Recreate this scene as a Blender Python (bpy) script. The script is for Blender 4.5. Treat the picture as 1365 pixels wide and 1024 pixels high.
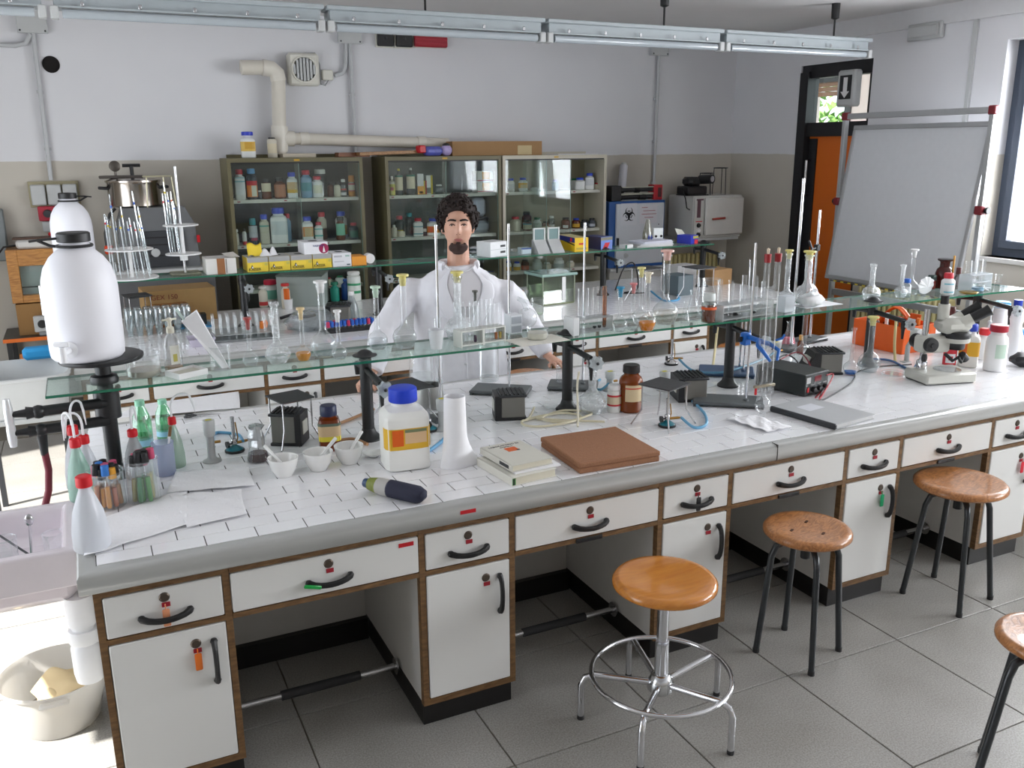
import bpy, bmesh, math, random
from math import sin, cos, pi, sqrt, radians as rad, atan2, hypot
from mathutils import Vector, Matrix
for _o in list(bpy.data.objects): bpy.data.objects.remove(_o)
S = bpy.context.scene
C = S.collection
R = random.Random(7)

# ---------------------------------------------------------------- camera
cam = bpy.data.cameras.new('camera'); co = bpy.data.objects.new('camera', cam); C.objects.link(co)
cam.sensor_width = 36; cam.lens = 36*1182.5/1365; cam.clip_start = .05; cam.clip_end = 60
_yaw, _pit, _rol = rad(25.575), rad(14.86), rad(-.4014)
_f = Vector((sin(_yaw)*cos(_pit), cos(_yaw)*cos(_pit), -sin(_pit)))
_r0 = Vector((cos(_yaw), -sin(_yaw), 0)); _u0 = _r0.cross(_f)
_r = cos(_rol)*_r0+sin(_rol)*_u0; _u = -sin(_rol)*_r0+cos(_rol)*_u0
co.matrix_world = Matrix(((_r.x, _u.x, -_f.x, 0), (_r.y, _u.y, -_f.y, 0), (_r.z, _u.z, -_f.z, 2.12), (0, 0, 0, 1)))
S.camera = co
# ---------------------------------------------------------------- world, sun, daylight, exposure
W = bpy.data.worlds.new('world'); S.world = W; W.use_nodes = True
bg = W.node_tree.nodes['Background']; bg.inputs[0].default_value = (.88, .94, 1, 1); bg.inputs[1].default_value = 1.9
def lamp(name, kind, loc, rot, energy, col, **k):
    d = bpy.data.lights.new(name, kind); d.energy = energy; d.color = col
    for a, b in k.items(): setattr(d, a, b)
    o = bpy.data.objects.new(name, d); C.objects.link(o); o.location = loc; o.rotation_euler = rot
    return o
def aim(o, d): o.rotation_euler = Vector(d).to_track_quat('-Z', 'Y').to_euler()
sun = lamp('sun', 'SUN', (-8, 2, 9), (0, 0, 0), 9.0, (1, .97, .92), angle=rad(1.5)); aim(sun, (.70, .2, -.70))
# daylight of the windows: one area lamp just outside each opening of the window wall and the glazed door
for wy0, wy1, wz0, wz1, e in ((2.35, 5.15, 1.2, 2.95, 205), (-1.6, 1.6, 1.2, 2.95, 215)):
    a = lamp('daylight', 'AREA', (7.5, (wy0+wy1)/2, (wz0+wz1)/2+.1), (0, 0, 0), e, (.95, .97, 1), shape='RECTANGLE', size=wy1-wy0+.3, size_y=wz1-wz0+.3)
    aim(a, (-1, 0, -.12))
a = lamp('daylight_side', 'AREA', (-3.0, 4.2, 1.3), (0, 0, 0), 30, (.93, .96, 1), shape='RECTANGLE', size=4.6, size_y=2.5); aim(a, (1, 0, -.1))
S.view_settings.view_transform = 'Standard'; S.view_settings.look = 'None'
S.view_settings.exposure = 0.92; S.view_settings.gamma = 1; S.view_settings.use_curve_mapping = False
S.cycles.max_bounces = 14; S.cycles.transparent_max_bounces = 40; S.cycles.diffuse_bounces = 5
S.cycles.sample_clamp_indirect = 6; S.cycles.caustics_reflective = False; S.cycles.caustics_refractive = False

# ---------------------------------------------------------------- materials
def lin(c):
    return tuple(((v/255)/12.92 if v/255 <= .04045 else ((v/255+.055)/1.055)**2.4) for v in c)
_mats = {}
def mat(col, rough=.5, metal=0, noise=0, scale=20, bump=0, spec=.5, coat=0, trans=0, alpha=1, sss=0, stretch=None, emit=0):
    key = (col, rough, metal, noise, scale, bump, spec, coat, trans, alpha, sss, stretch, emit)
    if key in _mats: return _mats[key]
    m = bpy.data.materials.new('m%d' % len(_mats)); m.use_nodes = True; nt = m.node_tree; N = nt.nodes; L = nt.links
    p = N['Principled BSDF']; c = lin(col)
    p.inputs['Base Color'].default_value = (*c, 1); p.inputs['Roughness'].default_value = rough; p.inputs['Metallic'].default_value = metal
    p.inputs['Specular IOR Level'].default_value = spec; p.inputs['Coat Weight'].default_value = coat
    p.inputs['Transmission Weight'].default_value = trans; p.inputs['Alpha'].default_value = alpha
    if sss: p.inputs['Subsurface Weight'].default_value = sss; p.inputs['Subsurface Radius'].default_value = (.012, .006, .004); p.inputs['Subsurface Scale'].default_value = .6
    if emit: p.inputs['Emission Color'].default_value = (*c, 1); p.inputs['Emission Strength'].default_value = emit
    tc = N.new('ShaderNodeTexCoord'); nz = N.new('ShaderNodeTexNoise'); nz.inputs['Scale'].default_value = scale; nz.inputs['Detail'].default_value = 5
    src = tc.outputs['Object']
    if stretch:
        mp = N.new('ShaderNodeMapping'); mp.inputs['Scale'].default_value = stretch; L.new(src, mp.inputs[0]); src = mp.outputs[0]
    L.new(src, nz.inputs['Vector'])
    n_ = noise or .04
    mx = N.new('ShaderNodeMix'); mx.data_type = 'RGBA'
    mx.inputs[6].default_value = (*[v*(1-n_) for v in c], 1); mx.inputs[7].default_value = (*[min(1, v*(1+n_)) for v in c], 1)
    L.new(nz.outputs['Fac'], mx.inputs[0]); L.new(mx.outputs[2], p.inputs['Base Color'])
    if bump:
        b = N.new('ShaderNodeBump'); b.inputs['Strength'].default_value = bump; b.inputs['Distance'].default_value = .004
        L.new(nz.outputs['Fac'], b.inputs['Height']); L.new(b.outputs[0], p.inputs['Normal'])
    _mats[key] = m
    return m
def wood(col, dark, scale=(1, 12, 12), rough=.4, coat=.2, amt=1.0, wear=0):
    key = ('wood', col, dark, scale, rough, wear)
    if key in _mats: return _mats[key]
    m = bpy.data.materials.new('m%d' % len(_mats)); m.use_nodes = True; nt = m.node_tree; N = nt.nodes; L = nt.links
    p = N['Principled BSDF']; p.inputs['Roughness'].default_value = rough; p.inputs['Coat Weight'].default_value = coat
    tc = N.new('ShaderNodeTexCoord'); mp = N.new('ShaderNodeMapping'); mp.inputs['Scale'].default_value = scale
    nz = N.new('ShaderNodeTexNoise'); nz.inputs['Scale'].default_value = 6; nz.inputs['Detail'].default_value = 6; nz.inputs['Distortion'].default_value = .6+wear
    rp = N.new('ShaderNodeValToRGB'); rp.color_ramp.elements[0].position = .35; rp.color_ramp.elements[1].position = .65
    rp.color_ramp.elements[0].color = (*lin(dark), 1); rp.color_ramp.elements[1].color = (*lin(col), 1)
    L.new(tc.outputs['Object'], mp.inputs[0]); L.new(mp.outputs[0], nz.inputs['Vector']); L.new(nz.outputs['Fac'], rp.inputs[0]); L.new(rp.outputs[0], p.inputs['Base Color'])
    if wear:
        b = N.new('ShaderNodeBump'); b.inputs['Strength'].default_value = .4; b.inputs['Distance'].default_value = .003
        L.new(nz.outputs['Fac'], b.inputs['Height']); L.new(b.outputs[0], p.inputs['Normal'])
    _mats[key] = m
    return m
def glass(tint=(251, 252, 252), edge=.95, base=.085, rough=.03, wob=0, milk=0, dark=.85):
    """thin clear glass: seen straight on it lets light through, at grazing angles it reflects and greys"""
    key = ('glass', tint, edge, base, rough, wob, milk, dark)
    if key in _mats: return _mats[key]
    m = bpy.data.materials.new('m%d' % len(_mats)); m.use_nodes = True; nt = m.node_tree; N = nt.nodes; L = nt.links
    for n in list(N):
        if n.type == 'BSDF_PRINCIPLED': N.remove(n)
    out = [n for n in N if n.type == 'OUTPUT_MATERIAL'][0]
    t = N.new('ShaderNodeBsdfTransparent'); t.inputs[0].default_value = (*lin(tint), 1)
    g = N.new('ShaderNodeBsdfGlossy'); g.inputs['Roughness'].default_value = rough; g.inputs[0].default_value = (.95, .97, 1, 1)
    d = N.new('ShaderNodeBsdfTranslucent' if milk else 'ShaderNodeBsdfDiffuse'); d.inputs[0].default_value = (*[v*.8 for v in lin(tint)], 1)
    d2 = N.new('ShaderNodeBsdfDiffuse'); d2.inputs[0].default_value = (*[v*dark for v in lin(tint)], 1)
    lw = N.new('ShaderNodeLayerWeight'); lw.inputs['Blend'].default_value = .35
    mm = N.new('ShaderNodeMath'); mm.operation = 'MULTIPLY_ADD'; mm.inputs[1].default_value = edge; mm.inputs[2].default_value = base
    pw = N.new('ShaderNodeMath'); pw.operation = 'POWER'; pw.inputs[1].default_value = 2.2
    L.new(lw.outputs['Facing'], pw.inputs[0]); L.new(pw.outputs[0], mm.inputs[0])
    gd = N.new('ShaderNodeMixShader'); gd.inputs[0].default_value = .3; L.new(g.outputs[0], gd.inputs[1]); L.new(d2.outputs[0], gd.inputs[2])
    mx = N.new('ShaderNodeMixShader'); L.new(mm.outputs[0], mx.inputs[0]); L.new(t.outputs[0], mx.inputs[1]); L.new(gd.outputs[0], mx.inputs[2])
    last = mx
    if milk:
        dd = N.new('ShaderNodeBsdfDiffuse'); dd.inputs[0].default_value = (*lin(tint), 1)
        m3 = N.new('ShaderNodeMixShader'); m3.inputs[0].default_value = .5; L.new(d.outputs[0], m3.inputs[1]); L.new(dd.outputs[0], m3.inputs[2])
        m2 = N.new('ShaderNodeMixShader'); m2.inputs[0].default_value = milk; L.new(mx.outputs[0], m2.inputs[1]); L.new(m3.outputs[0], m2.inputs[2]); last = m2
    else: N.remove(d)
    if wob:
        tc = N.new('ShaderNodeTexCoord'); nz = N.new('ShaderNodeTexNoise'); nz.inputs['Scale'].default_value = wob; L.new(tc.outputs['Object'], nz.inputs['Vector'])
        b = N.new('ShaderNodeBump'); b.inputs['Strength'].default_value = .9; b.inputs['Distance'].default_value = .01; L.new(nz.outputs['Fac'], b.inputs['Height'])
        for n in (g, lw): L.new(b.outputs[0], n.inputs['Normal'])
    L.new(last.outputs[0], out.inputs[0])
    _mats[key] = m
    return m
GL = glass(); PANE = glass((240, 246, 243), .5, .06); CRINK = glass((248, 250, 250), .95, .3, .12, wob=120, dark=.95)
def liq(col, a=.75):
    key = ('liq', col, a)
    if key in _mats: return _mats[key]
    m = bpy.data.materials.new('m%d' % len(_mats)); m.use_nodes = True; nt = m.node_tree; N = nt.nodes; L = nt.links
    p = N['Principled BSDF']; p.inputs['Base Color'].default_value = (*lin(col), 1); p.inputs['Roughness'].default_value = .08
    t = N.new('ShaderNodeBsdfTransparent'); t.inputs[0].default_value = (*lin(col if sum(col) < 590 else [255-(255-v)*.22 for v in col]), 1)
    mx = N.new('ShaderNodeMixShader'); mx.inputs[0].default_value = a; out = [n for n in N if n.type == 'OUTPUT_MATERIAL'][0]
    L.new(t.outputs[0], mx.inputs[1]); L.new(p.outputs[0], mx.inputs[2]); L.new(mx.outputs[0], out.inputs[0])
    _mats[key] = m
    return m

# ---------------------------------------------------------------- mesh building
class MB:
    def __init__(s): s.v = []; s.f = []
    def add(s, v, f):
        b = len(s.v); s.v += [tuple(p) for p in v]; s.f += [tuple(i+b for i in q) for q in f]; return s
    def box(s, x0, y0, z0, x1, y1, z1):
        x0, x1 = min(x0, x1), max(x0, x1); y0, y1 = min(y0, y1), max(y0, y1); z0, z1 = min(z0, z1), max(z0, z1)
        return s.add([(x0, y0, z0), (x1, y0, z0), (x1, y1, z0), (x0, y1, z0), (x0, y0, z1), (x1, y0, z1), (x1, y1, z1), (x0, y1, z1)],
                     [(0, 3, 2, 1), (4, 5, 6, 7), (0, 1, 5, 4), (1, 2, 6, 5), (2, 3, 7, 6), (3, 0, 4, 7)])
    def cbox(s, x0, y0, z0, x1, y1, z1, b=.003):
        bm = bmesh.new()
        for x in (x0, x1):
            for y in (y0, y1):
                for z in (z0, z1):
                    ix, iy, iz = (b if x == x0 else -b), (b if y == y0 else -b), (b if z == z0 else -b)
                    for q in ((x, y+iy, z+iz), (x+ix, y, z+iz), (x+ix, y+iy, z)): bm.verts.new(q)
        r = bmesh.ops.convex_hull(bm, input=bm.verts)
        bm.verts.index_update(); bmesh.ops.dissolve_limit(bm, angle_limit=.02, verts=bm.verts, edges=bm.edges); bm.verts.index_update()
        s.add([v.co[:] for v in bm.verts], [[v.index for v in f.verts] for f in bm.faces]); bm.free(); return s
    def lathe(s, prof, n=20, x=0, y=0, sq=0, a0=0, a1=None, rot=0, wob=0, ex=1):
        """profile [(r,z)] about the vertical through x,y; sq>2 squares the plan"""
        full = a1 is None; m = n if full else n+1; V = []
        for k, (r, z) in enumerate(prof):
            for i in range(m):
                a = a0+(2*pi if full else a1-a0)*i/n
                q = r
                if sq: q = r/((abs(cos(a))**sq+abs(sin(a))**sq)**(1/sq))
                if wob: q *= 1+wob*(sin(a*3+z*190+k*1.7)*.5+sin(a*2-z*130+k)*.5)
                px, py = q*cos(a), q*sin(a)*ex
                V.append((x+px*cos(rot)-py*sin(rot), y+px*sin(rot)+py*cos(rot), z))
        F = []
        for k in range(len(prof)-1):
            for i in range(n if full else n):
                j = (i+1) % m if full else i+1
                F.append((k*m+i, k*m+j, (k+1)*m+j, (k+1)*m+i))
        if full:
            if prof[0][0] > 1e-4: F.append(tuple(range(m-1, -1, -1)))
            if prof[-1][0] > 1e-4 and prof[-1] != prof[0]: F.append(tuple((len(prof)-1)*m+i for i in range(m)))
        return s.add(V, F)
    def olathe(s, prof, n=20, x=0, y=0, **k):
        """open vessel: the profile's top stays open"""
        b = len(s.f); s.lathe(prof, n, x, y, **k)
        if len(s.f[-1]) == n: s.f.pop()
        return s
    def tube(s, pts, r, n=8, closed=False, cap=True, ex=1):
        P = [Vector(p) for p in pts]; K = len(P); rr = r if isinstance(r, (list, tuple)) else [r]*K
        V = []; up = None
        for k in range(K):
            if closed: t = (P[(k+1) % K]-P[k-1])
            else: t = P[min(k+1, K-1)]-P[max(k-1, 0)]
            t = t.normalized() if t.length > 1e-9 else Vector((0, 0, 1))
            if up is None: up = Vector((0, 0, 1)) if abs(t.z) < .9 else Vector((1, 0, 0))
            b = t.cross(up)
            if b.length < 1e-6: b = t.orthogonal()
            b.normalize(); up = b.cross(t).normalized()
            for i in range(n):
                a = 2*pi*i/n; V.append(P[k]+b*cos(a)*rr[k]+up*sin(a)*rr[k]*ex)
        F = []
        for k in range(K if closed else K-1):
            for i in range(n):
                j = (i+1) % n; k2 = (k+1) % K
                F.append((k*n+i, k*n+j, k2*n+j, k2*n+i))
        if cap and not closed: F += [tuple(range(n-1, -1, -1)), tuple((K-1)*n+i for i in range(n))]
        return s.add(V, F)
    def prism(s, poly, z0, z1):
        n = len(poly); V = [(x, y, z0) for x, y in poly]+[(x, y, z1) for x, y in poly]
        return s.add(V, [tuple(range(n-1, -1, -1)), tuple(range(n, 2*n))]+[(i, (i+1) % n, n+(i+1) % n, n+i) for i in range(n)])
    def ball(s, c, r, n=12, ex=(1, 1, 1)):
        m = n//2; V = []; F = []
        for k in range(m+1):
            for i in range(n):
                th = pi*k/m; a = 2*pi*i/n
                V.append((c[0]+r*ex[0]*sin(th)*cos(a), c[1]+r*ex[1]*sin(th)*sin(a), c[2]+r*ex[2]*cos(th)))
        for k in range(m):
            for i in range(n):
                j = (i+1) % n; F.append((k*n+j, k*n+i, (k+1)*n+i, (k+1)*n+j))
        return s.add(V, F)
    def sheet(s, fn, nu, nv, th=.0012):
        V = [fn(i/nu, j/nv) for j in range(nv+1) for i in range(nu+1)]; n = len(V); w = nu+1
        V2 = [(p[0], p[1], p[2]-th) for p in V]; F = []
        for j in range(nv):
            for i in range(nu):
                a = j*w+i; F.append((a, a+1, a+w+1, a+w)); F.append((n+a, n+a+w, n+a+w+1, n+a+1))
        rim = [i for i in range(w)]+[j*w+nu for j in range(1, nv+1)]+[nv*w+i for i in range(nu-1, -1, -1)]+[j*w for j in range(nv-1, 0, -1)]
        for k in range(len(rim)):
            a, b = rim[k], rim[(k+1) % len(rim)]; F.append((a, n+a, n+b, b))
        return s.add(V+V2, F)
    def rot(s, a, axis='Z', c=(0, 0, 0)):
        M = Matrix.Rotation(a, 3, axis); c = Vector(c); s.v = [tuple(M @ (Vector(p)-c)+c) for p in s.v]; return s
    def move(s, x, y, z): s.v = [(p[0]+x, p[1]+y, p[2]+z) for p in s.v]; return s
    def mesh(s, name='mesh', smooth=40):
        me = bpy.data.meshes.new(name); me.from_pydata(s.v, [], s.f); me.validate(); me.update()
        bm = bmesh.new(); bm.from_mesh(me); bmesh.ops.remove_doubles(bm, verts=bm.verts, dist=1e-6); bmesh.ops.recalc_face_normals(bm, faces=bm.faces); bm.to_mesh(me); bm.free()
        if smooth:
            me.polygons.foreach_set('use_smooth', [True]*len(me.polygons)); me.set_sharp_from_angle(angle=rad(smooth))
        return me
def obj(name, mb, m, parent=None, loc=None, rotz=0, smooth=40, label=None, kind=None):
    me = mb.mesh(name, smooth) if isinstance(mb, MB) else mb
    if m is not None and not me.materials: me.materials.append(m)
    o = bpy.data.objects.new(name, me); C.objects.link(o)
    if parent is not None: o.parent = parent
    if loc is not None: o.location = loc
    if rotz: o.rotation_euler = (0, 0, rotz)
    if label: o['label'] = label
    if kind: o['kind'] = kind
    return o
def thing(name, label, cat, loc=(0, 0, 0), rotz=0, group=None):
    o = bpy.data.objects.new(name, None); C.objects.link(o); o.empty_display_size = .05
    o.location = loc; o.rotation_euler = (0, 0, rotz); o['label'] = label; o['category'] = cat
    if group: o['group'] = group
    return o
def one(name, mb, m, label, cat, loc=(0, 0, 0), rotz=0, group=None, smooth=40):
    o = obj(name, mb, m, None, loc, rotz, smooth); o['label'] = label; o['category'] = cat
    if group: o['group'] = group
    return o
def dup(r, loc, rotz=None, label=None, group=None):
    c = r.copy(); C.objects.link(c); c.location = loc
    if rotz is not None: c.rotation_euler = (0, 0, rotz)
    if label: c['label'] = label
    if group: c['group'] = group
    for ch in list(r.children):
        d = ch.copy(); C.objects.link(d); d.parent = c
        for g in list(ch.children):
            e = g.copy(); C.objects.link(e); e.parent = d
    return c
def text(name, body, size, loc, rot, m, parent, ax='CENTER', ext=.0004):
    cu = bpy.data.curves.new(name, 'FONT'); cu.body = body; cu.size = size; cu.align_x = ax; cu.align_y = 'CENTER'; cu.extrude = ext
    t = bpy.data.objects.new('tmp', cu); me = bpy.data.meshes.new_from_object(t); bpy.data.objects.remove(t); bpy.data.curves.remove(cu)
    me.materials.clear(); me.materials.append(m)
    o = bpy.data.objects.new(name, me); C.objects.link(o); o.parent = parent; o.location = loc; o.rotation_euler = rot
    return o
BLACK = mat((26, 26, 28), .45); DARK = mat((48, 50, 54), .5); WHITE = mat((232, 232, 232), .4); STEEL = mat((190, 190, 192), .25, 1); CHROME = mat((215, 216, 220), .12, 1)
PLAST = mat((236, 237, 240), .4, sss=0); GREY = mat((150, 152, 154), .5); LGREY = mat((188, 190, 190), .5); PAPER = mat((240, 240, 243), .7); RED = mat((196, 22, 34), .4)
BLUE = mat((30, 70, 190), .35); ORANGE = mat((226, 110, 20), .45); BROWN = mat((116, 82, 48), .5); BRASS = mat((170, 130, 70), .35, 1); RUBBER = mat((40, 40, 42), .7)

# ================================================================ room shell
def struct(name, mb, m, parent=None, loc=None, smooth=0):
    o = obj(name, mb, m, parent, loc, smooth=smooth)
    if parent is None: o['kind'] = 'structure'
    return o
def wallmat():
    m = bpy.data.materials.new('wall_paint'); m.use_nodes = True; nt = m.node_tree; N = nt.nodes; L = nt.links; p = N['Principled BSDF']; p.inputs['Roughness'].default_value = .85; p.inputs['Specular IOR Level'].default_value = .2
    g = N.new('ShaderNodeNewGeometry'); sp = N.new('ShaderNodeSeparateXYZ'); L.new(g.outputs['Position'], sp.inputs[0])
    nz = N.new('ShaderNodeTexNoise'); nz.inputs['Scale'].default_value = 3; nz.inputs['Detail'].default_value = 4; L.new(g.outputs['Position'], nz.inputs['Vector'])
    ad = N.new('ShaderNodeMath'); ad.operation = 'MULTIPLY_ADD'; ad.inputs[1].default_value = .03; L.new(nz.outputs['Fac'], ad.inputs[0]); L.new(sp.outputs['Z'], ad.inputs[2])
    gt = N.new('ShaderNodeMath'); gt.operation = 'GREATER_THAN'; gt.inputs[1].default_value = 2.06; L.new(ad.outputs[0], gt.inputs[0])
    up = N.new('ShaderNodeMix'); up.data_type = 'RGBA'; up.inputs[6].default_value = (*lin((214, 214, 218)), 1); up.inputs[7].default_value = (*lin((220, 220, 223)), 1); L.new(nz.outputs['Fac'], up.inputs[0])
    lo = N.new('ShaderNodeMix'); lo.data_type = 'RGBA'; lo.inputs[6].default_value = (*lin((190, 184, 174)), 1); lo.inputs[7].default_value = (*lin((198, 193, 183)), 1); L.new(nz.outputs['Fac'], lo.inputs[0])
    mx = N.new('ShaderNodeMix'); mx.data_type = 'RGBA'; L.new(gt.outputs[0], mx.inputs[0]); L.new(lo.outputs[2], mx.inputs[6]); L.new(up.outputs[2], mx.inputs[7]); L.new(mx.outputs[2], p.inputs['Base Color'])
    return m
WALLM = wallmat()
WPANE = glass((250, 250, 250), .4, .04)
x0, x1, y0, y1, ZC = -2.4, 6.96, -2.2, 8.55, 3.3
struct('wall_back', MB().box(x0-.2, y1, 0, x1+.25, y1+.2, ZC), WALLM)
struct('wall_front', MB().box(x0-.2, y0-.2, 0, x1+.25, y0, ZC), WALLM)
w = MB()
w.box(x0-.2, y0, 0, x0, 1.9, ZC).box(x0-.2, 6.6, 0, x0, y1, ZC).box(x0-.2, 1.9, 2.62, x0, 6.6, ZC)
struct('wall_side', w, WALLM)
w = MB()
for a, b, c, d in ((y0, -1.6, 0, ZC), (-1.6, 1.6, 0, 1.2), (-1.6, 1.6, 2.95, ZC), (1.6, 2.35, 0, ZC), (2.35, 5.17, 0, 1.2), (2.35, 5.17, 2.95, ZC), (5.17, 6.55, 0, ZC), (6.55, 7.5, 2.93, ZC), (7.5, y1, 0, ZC)):
    w.box(x1, a, c, x1+.25, b, d)
struct('wall_window', w, WALLM)
struct('ceiling', MB().box(x0-.2, y0-.2, ZC, x1+.25, y1+.2, ZC+.15), mat((216, 214, 214), .9, noise=.03, scale=4))
struct('trim_1', MB().box(x1-.03, y0, 3.14, x1, 7.0, ZC), mat((212, 212, 214), .8))
# floor slab and its terrazzo tiles
fl = struct('floor', MB().box(x0-.2, y0-.2, -.1, x1+.25, y1+.2, -.006), mat((120, 114, 104), .8))
def tilemat():
    m = bpy.data.materials.new('terrazzo'); m.use_nodes = True; nt = m.node_tree; N = nt.nodes; L = nt.links; p = N['Principled BSDF']; p.inputs['Roughness'].default_value = .32
    g = N.new('ShaderNodeNewGeometry')
    a = N.new('ShaderNodeTexNoise'); a.inputs['Scale'].default_value = 160; a.inputs['Detail'].default_value = 3; L.new(g.outputs['Position'], a.inputs['Vector'])
    b = N.new('ShaderNodeTexNoise'); b.inputs['Scale'].default_value = 2.2; b.inputs['Detail'].default_value = 6; L.new(g.outputs['Position'], b.inputs['Vector'])
    r1 = N.new('ShaderNodeValToRGB'); r1.color_ramp.elements[0].position = .35; r1.color_ramp.elements[1].position = .7
    r1.color_ramp.elements[0].color = (*lin((146, 144, 139)), 1); r1.color_ramp.elements[1].color = (*lin((180, 178, 174)), 1); L.new(a.outputs['Fac'], r1.inputs[0])
    r2 = N.new('ShaderNodeValToRGB'); r2.color_ramp.elements[0].color = (.82, .81, .79, 1); r2.color_ramp.elements[1].color = (1, 1, 1, 1); r2.color_ramp.elements[0].position = .3; r2.color_ramp.elements[1].position = .6; L.new(b.outputs['Fac'], r2.inputs[0])
    mx = N.new('ShaderNodeMix'); mx.data_type = 'RGBA'; mx.blend_type = 'MULTIPLY'; mx.inputs[0].default_value = 1; L.new(r1.outputs[0], mx.inputs[6]); L.new(r2.outputs[0], mx.inputs[7]); L.new(mx.outputs[2], p.inputs['Base Color'])
    return m
TM = tilemat(); tp = .628
tme = MB().cbox(.003, .003, -.02, tp-.003, tp-.003, 0, .0015).mesh('floor_tile', 0); tme.materials.append(TM)
rest = MB()
for i in range(-5, 9):
    for j in range(-8, 11):
        tx, ty = 1.168+i*tp, .552+j*tp
        if tx+tp < x0 or tx > x1 or ty+tp < y0 or ty > y1: continue
        if tx > -1.1 and ty > .4 and tx+tp <= x1+.2 and ty+tp <= y1+.1: obj('tile', tme, None, fl, (tx, ty, 0))
        else: rest.box(max(tx+.003, x0), max(ty+.003, y0), -.02, min(tx+tp-.003, x1), min(ty+tp-.003, y1), 0)
obj('tile_field', rest, TM, fl, smooth=0, kind='stuff')
# windows in the wall with the door
WF = mat((62, 70, 84), .45)
def window(n, a, b, c, d):
    t = .07; fx = x1+.14
    f = MB().box(fx, a, c, fx+.07, b, c+t).box(fx, a, d-t, fx+.07, b, d).box(fx, a, c+t, fx+.07, a+t, d-t).box(fx, b-t, c+t, fx+.07, b, d-t).box(fx, (a+b)/2-.05, c+t, fx+.07, (a+b)/2+.05, d-t)
    W0 = struct(n, f, WF)
    for s in (0, 1):
        p, q = (a+t, (a+b)/2-.05) if s == 0 else ((a+b)/2+.05, b-t)
        u = .065; e = fx-.03
        sm = MB().cbox(e, p, c+t, e+.07, q, c+t+u).cbox(e, p, d-t-u, e+.07, q, d-t).cbox(e, p, c+t+u, e+.07, p+u, d-t-u).cbox(e, q-u, c+t+u, e+.07, q, d-t-u)
        so = struct('sash', sm, WF, W0)
        struct('pane', MB().box(e+.03, p+u, c+t+u, e+.036, q-u, d-t-u), WPANE, so)
        if s == 0:
            struct('handle', MB().tube([(e, q-.03, (c+d)/2), (e-.04, q-.03, (c+d)/2), (e-.045, q-.03, (c+d)/2-.13)], .011), LGREY, so)
    struct('sill', MB().cbox(x1-.03, a-.03, c-.04, x1+.22, b+.03, c), mat((206, 204, 200), .5), W0)
window('window_1', 2.35, 5.17, 1.2, 2.95)
window('window_2', -1.6, 1.6, 1.2, 2.95)
# glazed door opening in the side wall
g = struct('window_3', MB().box(x0-.12, 1.9, 0, x0-.06, 6.6, .06).box(x0-.12, 1.9, 2.56, x0-.06, 6.6, 2.62).box(x0-.12, 1.9, 0, x0-.06, 1.97, 2.62).box(x0-.12, 6.53, 0, x0-.06, 6.6, 2.62).box(x0-.12, 4.2, 0, x0-.06, 4.3, 2.62), WF)
struct('pane', MB().box(x0-.095, 1.97, .06, x0-.09, 4.2, 2.56), WPANE, g); struct('pane', MB().box(x0-.095, 4.3, .06, x0-.09, 6.53, 2.56), WPANE, g)
# the door beside the whiteboard: black frame, orange leaf, transom light
DK = mat((24, 24, 28), .5)
d = MB()
d.box(x1+.06, 6.55, 0, x1+.14, 6.63, 2.86).box(x1-.01, 7.38, 0, x1+.14, 7.5, 2.86).box(x1+.02, 6.55, 2.80, x1+.14, 7.5, 2.93).box(x1+.02, 6.55, 2.22, x1+.14, 7.5, 2.36)
do = struct('door_1', d, DK)
leaf = struct('door_leaf', MB().box(x1+.07, 6.64, .02, x1+.115, 7.38, 2.22), mat((212, 104, 18), .45, noise=.06, scale=3), do)
struct('door_stile', MB().box(x1+.055, 7.26, .02, x1+.125, 7.37, 2.2), DK, do)
struct('handle', MB().tube([(x1+.055, 7.33, 1.62), (x1+.0, 7.33, 1.62), (x1+.0, 7.33, 1.98), (x1+.055, 7.33, 1.98)], .014), STEEL, do)
struct('pane', MB().box(x1+.09, 6.63, 2.37, x1+.096, 7.38, 2.8), PANE, do)
# corridor beyond the door with its own window towards the garden
cm = mat((214, 198, 194), .8)
cw = MB(); cx = 8.9
cw.box(cx, 7.1, 0, cx+.15, 8.72, 3.6).box(cx, 9.36, 0, cx+.15, 12, 3.6).box(cx, 8.72, 2.98, cx+.15, 9.36, 3.6).box(cx, 8.72, 0, cx+.15, 9.36, 1.0).box(7.21, 11.8, 0, cx, 12, 3.6)
struct('wall_corridor', cw, cm); struct('ceiling_corridor', MB().box(7.215, 7.0, 3.3, 9.6, 12, 3.4), cm)
struct('window_4', MB().box(cx-.02, 8.66, 1.0, cx+.1, 8.76, 3.0).box(cx-.02, 8.76, 2.92, cx+.1, 9.36, 3.0), DK)
tt = thing('roller_shutter', 'brown roller shutter half lowered in the corridor window beyond the transom', 'shutter', (cx+.05, 9.05, 2.75))
for k in range(4): obj('slat', MB().cbox(-.015, -.3, .0+k*.06, .015, .3, .056+k*.06), mat((120, 84, 60), .6), tt, smooth=0)
hb = MB()
for k in range(1300):
    a = R.uniform(0, 2*pi); q = Vector((cx+2+R.uniform(-.5, .5), 11+R.uniform(-1.6, 1.6), R.uniform(.0, 3.4))); s_ = R.uniform(.04, .09)
    hb.add([q+Vector((s_*cos(a), s_*sin(a), 0)), q+Vector((-s_*sin(a), s_*cos(a), s_*.6)), q+Vector((-s_*cos(a), -s_*sin(a), .1)), q+Vector((s_*sin(a), -s_*cos(a), -s_*.5))], [(0, 1, 2, 3)])
ho = obj('hedge', hb, mat((110, 150, 70), .7, noise=.3, scale=5), smooth=0, kind='stuff'); ho['label'] = 'green hedge outdoors seen through the transom above the orange door'; ho['category'] = 'hedge'
gr = obj('ground_outside', MB().box(7.22, 7.1, -.1, 14, 14, .0), mat((150, 150, 140), .9), smooth=0); gr['kind'] = 'structure'

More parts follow.
